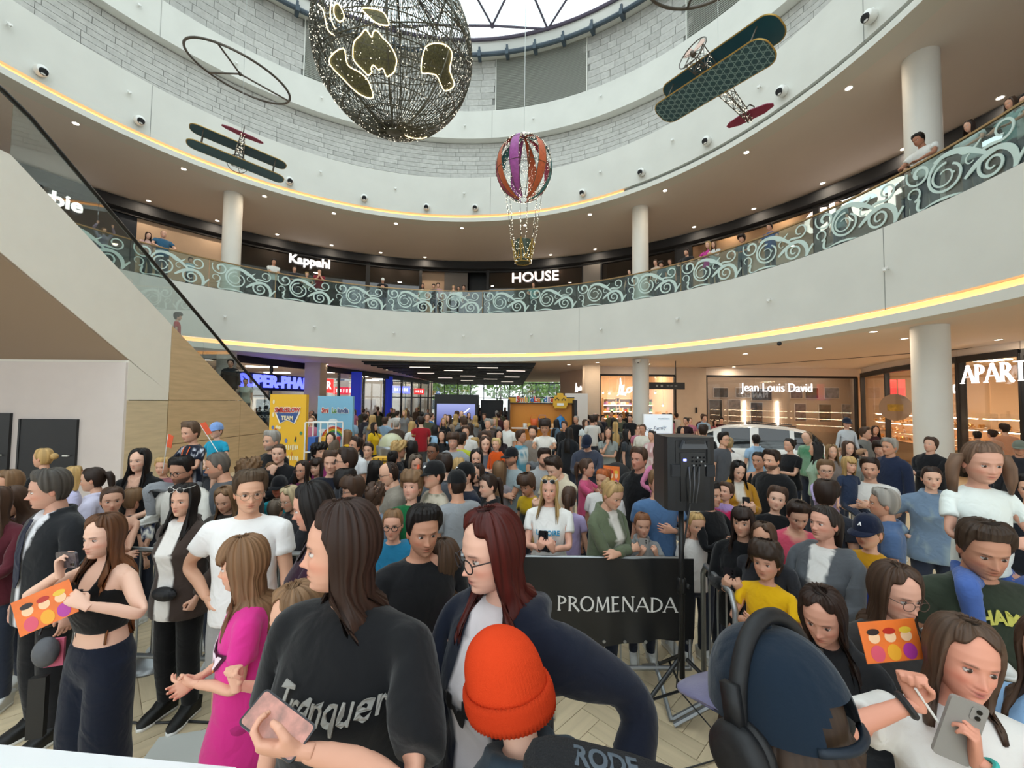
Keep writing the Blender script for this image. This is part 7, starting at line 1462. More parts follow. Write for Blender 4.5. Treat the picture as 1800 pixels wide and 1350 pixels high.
c('woman in pale peach blouse seen from behind at the jewellery window', 1744, 755, 1.66, 175, t='f', hair='updo', hc='db', tc='#c99a80')
c('woman in pink top bending at the jewellery window', 1718, 758, 1.62, 150, t='f', hair='updo', hc='bk', tc='#c4606c', lean=.2)
c('man in grey cap at the edge behind the girl with pigtails', 1792, 776, 1.66, -50, t='m', hair='buzz', hc='br', top='jacket', tc='#23242a', cap='#6d7368')
c('dark dressed man at the edge behind the girl on shoulders', 1812, 838, 1.60, -60, t='m', hair='short', hc='bk', top='long', tc='#191c24', arms='hip')
# ---------------- further back
FAR = [('man in red T-shirt seen from behind by the brass dome', 740, 733, 1.78, -150, dict(t='m', hair='short', hc='db', tc='#9c1f2a', bc='#4a4c50')), ('woman with blond hair in white T-shirt and black strap', 725, 741, 1.66, -130, dict(t='f', hair='mid', hc='bl', tc='#d9d9d6')),
 ('woman in yellow reaching towards the brass dome', 657, 743, 1.62, 80, dict(t='f', hair='mid', hc='db', tc='#dcb41a', armL='reach')), ('bald man in white shirt in the middle of the crowd', 891, 738, 1.76, -30, dict(t='m', hair='bald', hc='br', top='polo', tc='#dcdcd8')),
 ('grey haired man in dark T-shirt below the screen', 858, 737, 1.76, -8, dict(t='m', hair='short', hc='gr', tc='#4a3e3a')), ('bald man in black T-shirt with folded arms by the screen', 811, 723, 1.82, 10, dict(t='m', hair='bald', hc='br', tc='#151517', arms='cross')),
 ('person in blue hoodie left of the screen'.replace('left of', 'beside'), 758, 727, 1.76, 100, dict(t='m', hair='short', hc='br', top='hoodie', tc='#1f6fb4')), ('woman with blond hair in black jacket before the screen', 780, 735, 1.66, 0, dict(t='f', hair='long', hc='bl', top='jacket', tc='#17191d')),
 ('person in yellow shirt beside the screen', 842, 712, 1.84, -60, dict(t='m', hair='short', hc='bk', tc='#d9b01e')), ('person in pale blue T-shirt before the orange stand', 905, 727, 1.76, 170, dict(t='m', hair='short', hc='db', tc='#8fb6d2')),
 ('staff member in orange T-shirt at the orange stand', 992, 726, 1.74, -40, dict(t='m', hair='short', hc='db', tc='#d96a1e')), ('man in black T-shirt seen from behind near the orange stand', 1046, 730, 1.82, 170, dict(t='m', hair='fade', hc='db', tc='#17181b')),
 ('woman with long fair hair seen from behind by the pillar', 1082, 742, 1.66, 175, dict(t='f', hair='verylong', hc='bl', tc='#4c4e48')), ('man with grey cropped hair in black near the pillar', 1013, 731, 1.78, -40, dict(t='m', hair='buzz', hc='gr', tc='#17171a')),
 ('person in white T-shirt near the pillar', 1028, 738, 1.68, 40, dict(t='f', hair='mid', hc='br', tc='#cfd6d8')), ('woman with long dark hair in denim near the orange stand', 978, 738, 1.68, 120, dict(t='f', hair='long', hc='bk', top='jacket', tc='#4f6272')),
 ('person with dark hair in black before the accessories shop', 1107, 730, 1.76, -20, dict(t='m', hair='short', hc='bk', tc='#191a1d')), ('woman with golden hair before the accessories shop', 1096, 724, 1.80, 150, dict(t='f', hair='long', hc='#a8753c', tc='#a87a4a')),
 ('tall dark woman with updo by the beige wall', 1206, 734, 1.76, -60, dict(t='f', hair='updo', hc='bk', tc='#26161a')), ('woman with black hair by the beige wall', 1196, 750, 1.64, 30, dict(t='f', hair='long', hc='bk', tc='#2a1d22')),
 ('man in maroon by the salon window', 1268, 735, 1.60, -20, dict(t='m', hair='short', hc='bk', tc='#4a2328')), ('woman in pink seen through the salon front', 1256, 738, 1.56, 20, dict(t='f', hair='mid', hc='db', tc='#a05a60')),
 ('young man with dark hair and white collar in the crowd', 819, 750, 1.68, 0, dict(t='m', hair='short', hc='br', top='polo', tc='#d2d0cc')), ('woman with dark hair in white vest before the grey haired man', 826, 745, 1.66, -70, dict(t='f', hair='long', hc='db', tc='#d5cfcd')),
 ('man in lime vest with backpack strap', 811, 762, 1.66, 150, dict(t='m', hair='short', hc='db', tc='#b6bc3c')), ('fair haired boy among the crowd below the white vest', 835, 771, 1.40, -10, dict(t='k', hair='mop', hc='bl', tc='#a0907c')),
 ('woman with long dark hair in black dress in the crowd', 876, 756, 1.62, 20, dict(t='f', hair='long', hc='bk', tc='#2a2024')), ('man with sunburnt face in grey behind the toddler', 855, 760, 1.66, -30, dict(t='m', hair='short', hc='br', tc='#5a5350')),
 ('man with striped blue shirt right of the bald man'.replace('right of', 'beside'), 915, 757, 1.68, 60, dict(t='m', hair='short', hc='br', tc='#4f8fa8', stripe=('#c9d4d8', .9, 1.4, .03))), ('man with beard near the boy in white', 937, 750, 1.72, -20, dict(t='m', hair='short', hc='db', tc='#8a8078', beard=.8)),
 ('woman with sunglasses on dark hair below the brass dome', 724, 776, 1.62, 160, dict(t='f', hair='mid', hc='bk', tc='#33363c')), ('person with dark topknot below the brass dome', 690, 793, 1.52, 170, dict(t='f', hair='bun', topbun=1, hc='bk', tc='#24262c')),
 ('girl with long dark hair in black printed top', 777, 757, 1.60, 0, dict(t='f', hair='long', hc='bk', tc='#1b1c20')), ('person in light denim jacket near the screen', 765, 748, 1.64, 110, dict(t='f', hair='mid', hc='bk', top='jacket', tc='#8fb0cc', armL='reach')),
 ('person in white T-shirt between the yellow and blue banners', 548, 722, 1.82, -20, dict(t='m', hair='bald', hc='db', tc='#d9d5d2', skin='#8a5f4c')), ('person in dark coat standing in the passage', 642, 728, 1.76, 170, dict(t='f', hair='updo', hc='db', top='jacket', tc='#2d2a33')),
 ('woman with dark hair and stroller near the lit screen', 1101, 755, 1.62, 60, dict(t='f', hair='long', hc='bk', tc='#33373c')), ('dark haired person with arms on the stroller', 1000, 752, 1.66, 150, dict(t='f', hair='long', hc='bk', top='jacket', tc='#1d1f24'))]
for lb, px, py, H, yw, P in FAR: c(lb, px, py, H, yw, **P)
# ---------------- the packed passage: small figures, copied from a few models
def copy_person(src, loc, rz, sc):
 o = src.copy(); COL.objects.link(o); o.location = loc; o.rotation_euler.z = rz; o.scale = (sc, sc, sc)
 for ch in src.children:
  k = ch.copy(); COL.objects.link(k); k.parent = o
  for g_ in ch.children: q = g_.copy(); COL.objects.link(q); q.parent = k
 return o
VAR = [('dark navy top and dark hair', dict(t='m', hair='short', hc='bk', tc='#1b2130')), ('black jacket and brown hair', dict(t='m', hair='fade', hc='br', top='jacket', tc='#17181b')), ('long dark hair and black top', dict(t='f', hair='long', hc='bk', tc='#1a1a1e')),
  ('long brown hair and beige top', dict(t='f', hair='long', hc='br', top='long', tc='#8f7a66')), ('blond hair and grey top', dict(t='f', hair='mid', hc='bl', tc='#77787a')), ('white T-shirt and dark hair', dict(t='m', hair='short', hc='db', tc='#d2d0cc')),
  ('maroon top and dark hair', dict(t='f', hair='updo', hc='db', top='long', tc='#4a1f26')), ('olive jacket and short hair', dict(t='m', hair='buzz', hc='br', top='jacket', tc='#4b4e3c')), ('light blue shirt and brown hair', dict(t='m', hair='short', hc='br', top='polo', tc='#8aa4bc')),
  ('pink top and fair hair', dict(t='f', hair='pony', hc='lb', tc='#b06a80')), ('grey hair and brown jacket', dict(t='m', hair='bald', hc='gr', top='jacket', tc='#4f4238')), ('short stature and dark clothes', dict(t='k', hair='mop', hc='db', tc='#2a2c33'))]
vs_ = []; rg = random.Random(11); slots = []
for band, n, y0, y1, x0, x1 in (('in the packed passage', 62, 20, 33, -7.2, 2.2), ('in the crowd before the black screen', 46, 10.5, 19.5, -6.2, 3.5), ('near the accessories shop', 18, 13, 19.5, 3.2, 8.2), ('by the pharmacy glass', 10, 17, 24, -9.8, -6.5)):
 k = 0; tries = 0
 while k < n and tries < 4000:
  tries += 1; x, y = rg.uniform(x0, x1), rg.uniform(y0, y1)
  if any((x - a) ** 2 + (y - b_) ** 2 < .30 for a, b_ in slots): continue
  if x > 3.6 and y < 15.2: continue
  if abs(x - 5.33) < .6 and abs(y - 17.04) < .6: continue
  if 900 + 725 * x / y > 1240 or (-2.6 < x < -.2 and y > 19 and y < 24.5 and False): continue
  slots.append((x, y)); vi = rg.randrange(len(VAR)); k += 1; H = rg.uniform(1.62, 1.84) if vi != 11 else rg.uniform(1.2, 1.45); rz = rg.choice((rg.uniform(-.7, .5), rg.uniform(2.4, 3.9)))
  lab = 'distant visitor with %s %s' % (VAR[vi][0], band)
  src = next((o for i, o in vs_ if i == vi), None)
  if src is None:
   src = person(lab, (x, y, 0), H, dict(VAR[vi][1], hc=hx(VAR[vi][1]['hc'])), rz, 2, group='visitors %s' % band); vs_.append((vi, src))
  else:
   o = copy_person(src, (x, y, 0), rz, H / 1.75 / (1.05 if vi == 11 else 1)); tag(o, lab, 'person', 'visitors %s' % band)
# ---------------- people on the gallery and on the escalator
GAL = [(185, 400, 1.68, dict(t='f', hair='long', hc='lb', top='long', tc='#8a7f96', arms='up')), (262, 408, 1.66, dict(t='f', hair='mid', hc='br', tc='#c9a49c', arms='rail')), (289, 405, 1.82, dict(t='m', hair='bald', hc='db', tc='#2f5a78', arms='rail')), (336, 452, 1.2, dict(t='k', hair='short', hc='br', tc='#86a3ad')),
 (482, 455, 1.78, dict(t='m', hair='short', hc='bk', tc='#cfd0cc', arms='cross')), (518, 468, 1.62, dict(t='m', hair='short', hc='db', top='jacket', tc='#23262e', arms='rail')), (540, 478, 1.45, dict(t='f', hair='short', hc='bl', tc='#9a9a8c', arms='rail')), (562, 472, 1.72, dict(t='m', hair='fade', hc='db', tc='#7c1f2c', arms='chin')),
 (673, 488, 1.78, dict(t='m', hair='buzz', hc='db', top='jacket', tc='#17181c', cap='#d5d5d2', arms='phone')), (743, 498, 1.68, dict(t='f', hair='mid', hc='bk', tc='#c6ccc8')), (762, 499, 1.70, dict(t='m', hair='short', hc='bk', tc='#4a4648')), (770, 497, 1.72, dict(t='f', hair='short', hc='db', tc='#b08a90')),
 (797, 501, 1.66, dict(t='f', hair='long', hc='bl', tc='#b7b9b6', arms='chin')), (815, 501, 1.62, dict(t='m', hair='short', hc='db', tc='#24262c', arms='rail')), (806, 503, 1.60, dict(t='f', hair='mid', hc='br', tc='#d2d0cc')), (937, 496, 1.68, dict(t='f', hair='short', hc='db', tc='#6f9a9a', arms='rail')),
 (1105, 473, 1.68, dict(t='f', hair='updo', hc='db', tc='#3a3c40')), (1151, 456, 1.60, dict(t='f', hair='bun', hc='br', tc='#b9a493')), (1161, 459, 1.50, dict(t='k', hair='mop', hc='db', tc='#6a6f72')), (1176, 455, 1.55, dict(t='f', hair='updo', hc='br', tc='#8a9690')),
 (1205, 438, 1.78, dict(t='m', hair='fade', hc='db', tc='#1b1c20', arms='rail', beard=.6)), (1243, 424, 1.66, dict(t='f', hair='long', hc='bl', tc='#b8348c', arms='rail')), (1253, 424, 1.64, dict(t='f', hair='mid', hc='lb', tc='#c6c9c6', arms='phone')), (1302, 412, 1.55, dict(t='k', hair='mop', hc='db', tc='#4c565c', arms='rail')),
 (1350, 393, 1.68, dict(t='m', hair='short', hc='db', tc='#2f4f8c', arms='rail')), (1470, 352, 1.66, dict(t='f', hair='updo', hc='br', tc='#7f8f93')), (1590, 292, 1.60, dict(t='f', hair='updo', hc='db', top='long', tc='#7a6a5c', arms='rail')), (1623, 234, 1.80, dict(t='m', hair='fade', hc='bk', tc='#dcdcd8', arms='rail', lean=.35, skin='#a8755c')),
 (1698, 212, 1.60, dict(t='f', hair='mid', hc='db', tc='#cfd2d0', arms='rail')), (1770, 172, 1.72, dict(t='f', hair='long', hc='br', tc='#8aa3a0', arms='rail')), (1796, 166, 1.68, dict(t='m', hair='short', hc='bk', tc='#b9bcb8'))]
GL = ['in lilac with raised arms behind the escalator glass', 'in pale pink leaning on the rail beside a man in blue', 'in dark blue T-shirt leaning beside the brown wall', 'in light blue T-shirt standing low behind the scrollwork', 'in white T-shirt with folded arms near the Kappahl sign', 'in dark jacket leaning on the rail below the Kappahl sign', 'with fair short hair leaning beside the man in dark jacket', 'in dark red T-shirt with hand at the mouth',
 'in black jacket and white cap looking at a phone', 'in pale top with black hair behind the dark doorway rail', 'in dark grey with short hair in a group of three', 'in dusty pink beside the dark grey visitor', 'with long blond hair resting the chin on a hand', 'in black leaning on the rail beside the blond woman', 'in white between the blond woman and the one in black', 'in teal top under the HOUSE sign',
 'in dark top half hidden by the middle column', 'in beige holding close to a child', 'with dark mop hair close to the woman in beige', 'in grey green next to the bearded man', 'with beard in black leaning on the rail', 'in bright pink with long blond hair', 'in white holding a sheet next to the pink one', 'boy in slate grey with dark hair',
 'in royal blue leaning over the rail', 'in grey top before the CROPP letters', 'in brown sweater leaning beside the thick column', 'in white T-shirt leaning far over the rail by the thick column', 'in pale shirt next to the leaning man', 'in sea green with long hair at the upper edge', 'in light grey at the very edge of the gallery']
for (px, py, H, P), lb in zip(GAL, GL):
 GI = GAL.index((px, py, H, P)); R = R1 + .52 + .34 * (GI % 2 and px < 1600); p = on_r(px, py, R)
 a = ang(p); q = pol(R + .1, a, Z_FL2 + .002); P = dict(P, hc=hx(P['hc'])); P.setdefault('hp', .2)
 if p.z - q.z > .6: H = p.z - q.z if 1.0 < p.z - q.z < 1.95 else H
 person('gallery visitor ' + lb, q, H, P, a + pi / 2 + pi + .0 if False else a - pi / 2, 2, group='people on the gallery')
for px, py, H, x, P, lb in ((312, 560, 1.25, -9.05, dict(t='k', hair='mop', hc='bk', tc='#b3242c'), 'child in red T-shirt riding the escalator'), (405, 655, 1.68, -9.1, dict(t='m', hair='short', hc='bk', top='jacket', tc='#24262a'), 'man in dark jacket near the foot of the escalator'), (431, 690, 1.62, -9.1, dict(t='f', hair='updo', hc='db', tc='#a9b5ac'), 'woman in pale green at the foot of the escalator')):
 d = ray(px, py); y = x / (d.x / d.y); person(lb, (x, y, max(0, zg(y) - .13)), H, dict(P, hc=hx(P['hc'])), 2.2 if px == 312 else .4, 1)
# ================================================================== things around the people
m_tube = mat('galvanised_tube', s2l('#9a9d9f'), 0.35, 0.7); m_vinyl = mat('black_vinyl', s2l('#1a1b1d'), 0.38, bump=0.25, bscale=3.0); m_plas = mat('black_plastic', s2l('#17181a'), 0.45, bump=0.08, bscale=200); m_white = mat('white_print', s2l('#e9e8e6'), 0.6)
def barrier(P, Q, label, grp='crowd barriers'):
 P, Q = Vector((*P, 0)), Vector((*Q, 0)); d = Q - P; Lg = d.length; o = empty('crowd_barrier', P, math.atan2(d.y, d.x), label, 'barrier', grp)
 MB().tube([(0.02, 0, .18), (0.02, 0, .92), (.08, 0, 1.0), (Lg - .08, 0, 1.0), (Lg - .02, 0, .92), (Lg - .02, 0, .18), (.02, 0, .18)], .019, 8).build('outer_frame', m_tube, o, True)
 n = int(Lg / .13)
 for i in range(1, n): MB().tube([(Lg * i / n, 0, .18), (Lg * i / n, 0, 1.0)], .007, 6).build('bar', m_tube, o)
 for x in (.28, Lg - .28): MB().tube([(x, -.30, 0.012), (x, -.05, .17), (x, .05, .17), (x, .30, .012)], .016, 6).build('foot', m_tube, o)
 return o
YB = 3.25; bx0, bx1 = at(903, 975, YB).x, at(1216, 975, YB).x
barrier((bx0, YB), (bx1, YB), 'steel crowd barrier carrying the black PROMENADA banner')
barrier((bx0 - 2.1, YB + .03), (bx0 - .06, YB + .02), 'steel crowd barrier behind the girls in pink'); barrier((bx0 - 4.3, YB + .16), (bx0 - 2.16, YB + .04), 'steel crowd barrier behind the suited man')
barrier((bx1 + .06, YB - .04), (1.40, 2.6), 'steel crowd barrier beside the loudspeaker')
# banner cloth over the barrier
bn = empty('banner', ((bx0 + bx1) / 2, YB - .035, 0), 0, 'black vinyl banner with white PROMENADA lettering on the barrier', 'banner'); wd = (bx1 - bx0) / 2
vs, fs = [], []; nx, nz = 48, 14
def bwave(x, z): return .012 * math.sin(x * 9 + z * 4) * (1 - z) + .010 * math.sin(x * 23 + 1.3) * (1 - z) ** 2 + .016 * math.exp(-((x - .22 - .3 * (1 - z)) / .09) ** 2)
for k, th in ((0, 0), (1, .004)):
 for i in range(nx + 1):
  for j in range(nz + 1): x = -wd + 2 * wd * i / nx; t = j / nz; z = .36 + .05 * math.sin(x * 2.6) * (1 - t) + (1.015 - .36) * t; vs.append((x, th - bwave(x, t), z))
q = (nx + 1) * (nz + 1)
for i in range(nx):
 for j in range(nz): a = i * (nz + 1) + j; fs += [(a, a + nz + 1, a + nz + 2, a + 1), (a + q, a + q + 1, a + q + nz + 2, a + q + nz + 1)]
MB().add(vs, fs).build('cloth', m_vinyl, bn, True)
tx = serif_text('PROMENADA', .108, m_white, 'lettering', bn, .003, th=.15, tn=.075); xc = at(1082, 1057, YB).x - (bx0 + bx1) / 2; zc = at(1082, 1057, YB).z
co = [Vector(v.co) for v in tx.data.vertices]; w0 = max(v.x for v in co) - min(v.x for v in co); k = .915 / w0
for v, p in zip(tx.data.vertices, co): x, z = p.x * k + xc, p.z + zc; v.co = (x, -bwave(x, (z - .36) / .655) - .006 + p.y, z)
for i in range(9): MB().lathe((-wd + .06 + i * (2 * wd - .12) / 8, -.012, .40), [(.012, 0), (.012, .006)], 10, axis=(0, -1, 0)).build('eyelet', m_tube, bn)

# loudspeaker on tripod stand
SD = 2.88; sp = at(1207, 830, SD); st_ = empty('speaker_stand', (sp.x, SD + .1, 0), 0, 'black tripod stand under the loudspeaker', 'stand')
MB().tube([(0, 0, .28), (0, 0, at(1207, 897, SD).z + .12)], .0185, 10).build('pole', m_plas, st_, True); MB().lathe((0, 0, .86), [(.028, 0), (.032, .02), (.032, .09), (.026, .11)], 12).build('collar', m_plas, st_, True); MB().sphere((.045, 0, .91), .018, 8, 6).build('knob', m_plas, st_)
for k, a in enumerate((-2.7, -.55, 1.5)):
 e = Vector((math.cos(a), math.sin(a), 0)); MB().tube([Vector((0, 0, .42)) + e * .03, e * .58 + Vector((0, 0, .02))], .014, 8).build('leg', m_plas, st_); MB().tube([Vector((0, 0, .20)) + e * .02, e * .30 + Vector((0, 0, .215))], .009, 6).build('brace', m_plas, st_); MB().sphere(e * .58 + Vector((0, 0, .02)), .022, 8, 6).build('rubber_foot', m_plas, st_)
tp, bt = at(1207, 767, SD).z, at(1207, 893, SD).z; hh = tp - bt; w2 = 83 / 725 * SD / 2
ls_ = empty('loudspeaker', (sp.x, SD + .1, bt), .04, 'black loudspeaker seen from behind with glowing blue light', 'loudspeaker')
prof = [(-w2, -.10), (-w2 * .98, -.155), (-w2 * .72, -.175), (w2 * .72, -.175), (w2 * .98, -.155), (w2, -.10), (w2 * .8, .16), (-w2 * .8, .16)]
MB().prism(prof, (0, 0, 0.0), (1, 0, 0), (0, 1, 0), hh).build('cabinet', m_plas, ls_)
MB().box((0, -.178, hh * .46), (w2 * 1.02, .012, hh * .66)).build('amp_panel', mat('amp_panel', s2l('#0c0d0f'), 0.3), ls_)
for sx in (-1, 1): MB().box((sx * w2 * .72, -.17, hh * .55), (w2 * .34, .05, hh * .16)).build('side_grip', m_dark, ls_); MB().box((sx * w2 * .66, -.176, hh * .80), (w2 * .12, .02, hh * .30)).build('panel_rib', m_plas, ls_)
MB().prism([(-w2 * .55, 0), (w2 * .55, 0), (w2 * .42, .055), (-w2 * .42, .055)], (0, -.16, hh - .075), (1, 0, 0), (0, 0, 1), .05).build('handle_recess', mat('handle_grey', s2l('#4a4d52'), 0.4), ls_)
MB().box((0, -.20, hh - .03), (w2 * .8, .03, .022)).build('handle', m_plas, ls_); MB().box((-w2 * .34, -.187, hh * .69), (.018, .006, .014)).build('status_light', emat('blue_led', (.12, .15, 1.0), 14), ls_)
for i in range(4):
 for j in range(3): MB().lathe((-.0 + i * .026, -.186, hh * .62 + j * .026), [(.006, 0), (.006, .012)], 8, axis=(0, -1, 0)).build('dial', m_tube if (i + j) % 3 == 0 else m_plas, ls_)
for i in range(3): MB().tube([(-.03 + i * .035, -.19, hh * .60), (-.035 + i * .03, -.215, hh * .4), (-.03 + i * .02, -.20, hh * .12)], .004, 6).build('plug_cable', mat('grey_cable', s2l('#5a5c60'), 0.5), ls_, True)
MB().lathe((0, 0, -.03), [(.03, 0), (.035, .03)], 12).build('pole_socket', m_plas, ls_)
MB().tube([(sp.x - .02, SD - .1, bt + .05), (sp.x - .06, SD - .06, bt - .3), (sp.x - .03, SD + .06, .6), (sp.x - .06, SD + .05, .25), (sp.x + .2, SD - .2, .012), (sp.x - .3, SD - .35, .012)], .006, 6).build('speaker_cable', m_plas, None, True); tag(bpy.data.objects['speaker_cable'], 'thin black cable hanging from the loudspeaker along its pole', 'cable')
# queue post
qp = on_z(268, 1168, 0); q_ = empty('queue_post', qp, 0, 'chrome queue post with round base beside the woman in brown', 'post'); MB().lathe((0, 0, 0), [(.17, 0), (.17, .015), (.13, .05), (.05, .085), (.025, .10)], 28).build('base', m_tube, q_, True); MB().tube([(0, 0, .09), (0, 0, .95)], .02, 10).build('pole', m_tube, q_, True); MB().sphere((0, 0, .97), .035, 12, 8).build('cap', m_tube, q_, True)
cb = [on_z(x, y, .008) for x, y in ((-30, 1190), (30, 1205), (90, 1228), (160, 1262), (250, 1272), (330, 1268), (415, 1272))]; tag(MB().tube(cb, .008, 6).build('floor_cable', m_plas, None, True), 'black cable lying across the wooden floor', 'cable')
pf = on_z(325, 1318, 0.002); tag(MB().box(pf, (.42, .30, .003), rz=.25).build('paper_sheet', mat('pale_paper', s2l('#c9cbc6'), 0.8)), 'pale paper sheet lying on the floor by the table', 'paper')
# white table
tb = empty('table', (-1.62, 1.22, 0), -.09, 'white table top at the lower corner', 'table'); MB().box((0, 0, .905), (1.3, .66, .035)).build('table_top', mat('white_laminate', s2l('#e6eaec'), 0.3), tb)
for sx in (-1, 1):
 for sy in (-1, 1): MB().tube([(sx * .6, sy * .28, 0), (sx * .6, sy * .28, .89)], .018, 8).build('leg', m_tube, tb)
# microphone with foam windscreen
mc = at(985, 1352, .60); ml = at(1105, 1380, .60); ax = (ml - mc).normalized(); mo = empty('microphone', mc, 0, 'black foam covered microphone with grey RODE lettering', 'microphone')
MB().lathe((0, 0, 0), [(.008, -.052), (.026, -.042), (.034, -.02), (.036, .02), (.035, .10), (.030, .16)], 28, axis=ax).build('foam_windscreen', mat('foam', s2l('#16171b'), 0.95, bump=.6, bscale=300), mo, True); MB().lathe((0, 0, 0), [(.012, .15), (.012, .40)], 12, axis=ax).build('body', m_plas, mo, True)
tm = text_mesh('RODE', .034, .001, mat('grey_print', s2l('#6f7a86'), 0.8), 'lettering', bold=.0012); n = len(tm.vertices); zax = Vector((0, 0, 1)) - ax * ax.z; zax.normalize(); yax = zax.cross(ax)
for v in tm.vertices:
 a_ = v.co.z / .0365 + 1.2; v.co = ax * (v.co.x + .055) + (zax * math.sin(a_) - yax * -math.cos(a_) * -1) * .0368 if False else ax * (v.co.x + .055) + (zax * math.sin(a_) + (-yax if yax.y > 0 else yax) * math.cos(a_)) * .0368
obj('lettering', tm, mo)

# ---------------- worn things of the front figures
def head_child(key, b, name, m, smooth=True):
 r = CAST[key]; P, _ = r_info[r.name]; R, T = P['_out']['head']; return as_child(name, b, r, m, R, T)
def beanie():
 b = MB(); col, dk = np.array(s2l('#d8431f')), np.array(s2l('#c23a1a')); vs, fs = [], []; n, k = 132, 20
 for i in range(k):
  t = i / (k - 1); q_ = math.sin(t * pi / 2); z = -.028 + .155 * q_; r = max(0, 1 - q_ ** 3.2) ** .55
  for j in range(n):
   a = 2 * pi * j / n; rb = 1 + (.022 if j % 2 else -.018) * min(1, (1 - t) * 3); rx, ry = .097 * r * rb, .120 * r * rb; vs.append((rx * math.cos(a), .006 + ry * math.sin(a), z - .012 * math.sin(a) * (1 - t)))
 fs = [(i * n + j, i * n + (j + 1) % n, (i + 1) * n + (j + 1) % n, (i + 1) * n + j) for i in range(k - 1) for j in range(n)]; b.add(vs, fs, 0, tuple(col)); b2 = MB(); vs, fs = [], []
 pr = [(0.0, -.060), (.009, -.064), (.013, -.045), (.013, -.02), (.009, -.004), (0, -.008), (-.008, -.03)]; m = len(pr)
 for j in range(n):
  a = 2 * pi * j / n; rb = .0024 if j % 2 else -.002
  for dr, z in pr: vs.append(((.097 + dr + rb) * math.cos(a), .006 + (.120 + dr + rb) * math.sin(a), z - .014 * math.sin(a)))
 fs = [(j * m + i, ((j + 1) % n) * m + i, ((j + 1) % n) * m + (i + 1) % m, j * m + (i + 1) % m) for j in range(n) for i in range(m)]; b2.add(vs, fs, 0, tuple(dk)); return b, b2
m_knit = col_mat('knit', 0.95, bump=.5, bscale=420, spec=.1)
b1, b2 = beanie(); ko = head_child('beanie', b1, 'knitted_beanie', m_knit); k2 = head_child('beanie', b2, 'beanie_cuff', m_knit); k2.parent = ko
def big_cap():
 """cap with six sewn panels, strap and half-moon opening at the back"""
 nv = np.array(s2l('#11202f')); b = MB(); vs, fs = [], []; n, k = 96, 18
 for i in range(k):
  t = i / (k - 1); z = .012 + .128 * math.sin(t * pi / 2); r = max(math.cos(t * pi / 2) ** .72, .015)
  for j in range(n):
   a = 2 * pi * j / n; seam = 1 - .012 * math.exp(-(((a / (pi / 3) + .5) % 1 - .5) / .035) ** 2) * min(1, (1 - t) * 4); dent = 1 - .02 * math.exp(-((a - 1.0) / .5) ** 2 - ((t - .45) / .2) ** 2); vs.append((.092 * r * seam * dent * math.cos(a), .008 + .113 * r * seam * dent * math.sin(a), z))
 for i in range(k - 1):
  for j in range(n):
   a = 2 * pi * (j + .5) / n; t = i / (k - 1); z = .012 + .128 * math.sin(t * pi / 2)
   if abs(a - pi / 2) < .55 and z < .012 + .055 * math.sqrt(max(0, 1 - ((a - pi / 2) / .55) ** 2)): continue
   fs.append((i * n + j, i * n + (j + 1) % n, (i + 1) * n + (j + 1) % n, (i + 1) * n + j))
 b.add(vs, fs, 0, tuple(nv)); vs, fs = [], []; m = 20
 for th in (0, .005):
  for i in range(m + 1): a = pi * i / m; vs += [(.086 * math.cos(a), .008 - .104 * math.sin(a) ** .85, .018 - th), (.080 * math.cos(a), .008 - (.060 + .125 * math.sin(a) ** .55), .016 - .022 * math.sin(a) - th)]
 q = 2 * (m + 1)
 for i in range(m): a = 2 * i; fs += [(a, a + 2, a + 3, a + 1), (a + q, a + q + 1, a + q + 3, a + q + 2), (a + 1, a + 3, a + q + 3, a + q + 1)]
 b3 = MB(); b3.add(vs, fs, 0, s2l('#6d6a88')); b.sphere((0, .008, .142), .010, 10, 6, scale=(1, 1, .5), col=tuple(nv * .8))
 b4 = MB(); b4.tube([(.091 * math.cos(a), .008 + .112 * math.sin(a), .018) for a in np.linspace(pi / 2 - .66, pi / 2 + .66, 14)], .0065, 8, col=tuple(nv * .85)); return b, b3, b4
b1, b3, b4 = big_cap(); ko = head_child('capman', b1, 'cap', m_cloth); head_child('capman', b3, 'brim', m_cloth).parent = ko; head_child('capman', b4, 'strap', m_leather).parent = ko
def headphones():
 c_ = s2l('#141518'); out = []; b = MB(); b.tube([(.098 * math.cos(a) * 1.06, .012, .006 + .152 * math.sin(a)) for a in np.linspace(.02, pi - .02, 26)], [.012] + [.0135] * 24 + [.012], 8, col=c_); out.append(('headband', b))
 for sx in (-1, 1):
  b = MB(); b.lathe((sx * .084, .012, -.012), [(.030, 0), (.044, .003), (.046, .012), (.040, .020), (.028, .020)], 24, axis=(sx, 0, 0), col=(.012, .012, .013)); out.append(('ear_cushion', b)); b = MB(); b.lathe((sx * .103, .012, -.012), [(.044, 0), (.046, .008), (.042, .022), (.030, .028), (.006, .030)], 24, axis=(sx, 0, 0), col=c_); out.append(('ear_cup', b))
  b = MB(); b.box((sx * .110, .012, .05), (.014, .026, .07), col=c_); out.append(('slider', b))
 b = MB(); b.tube([(.118, -.01, -.05), (.13, -.06, -.08), (.12, -.10, -.14), (.10, -.09, -.22)], .003, 6, col=s2l('#b08a3a')); out.append(('cable', b)); return out
hp_ = None; Rr = CAST['capman']; hp_ = empty('headphones', Rr.location, Rr.rotation_euler.z, 'black over-ear headphones worn over the navy cap', 'headphones'); hp_.scale = Rr.scale; P_, _q = r_info[Rr.name]; R_, T_ = P_['_out']['head']
for nm, b in headphones(): as_child(nm, b, hp_, m_leather, R_, T_)
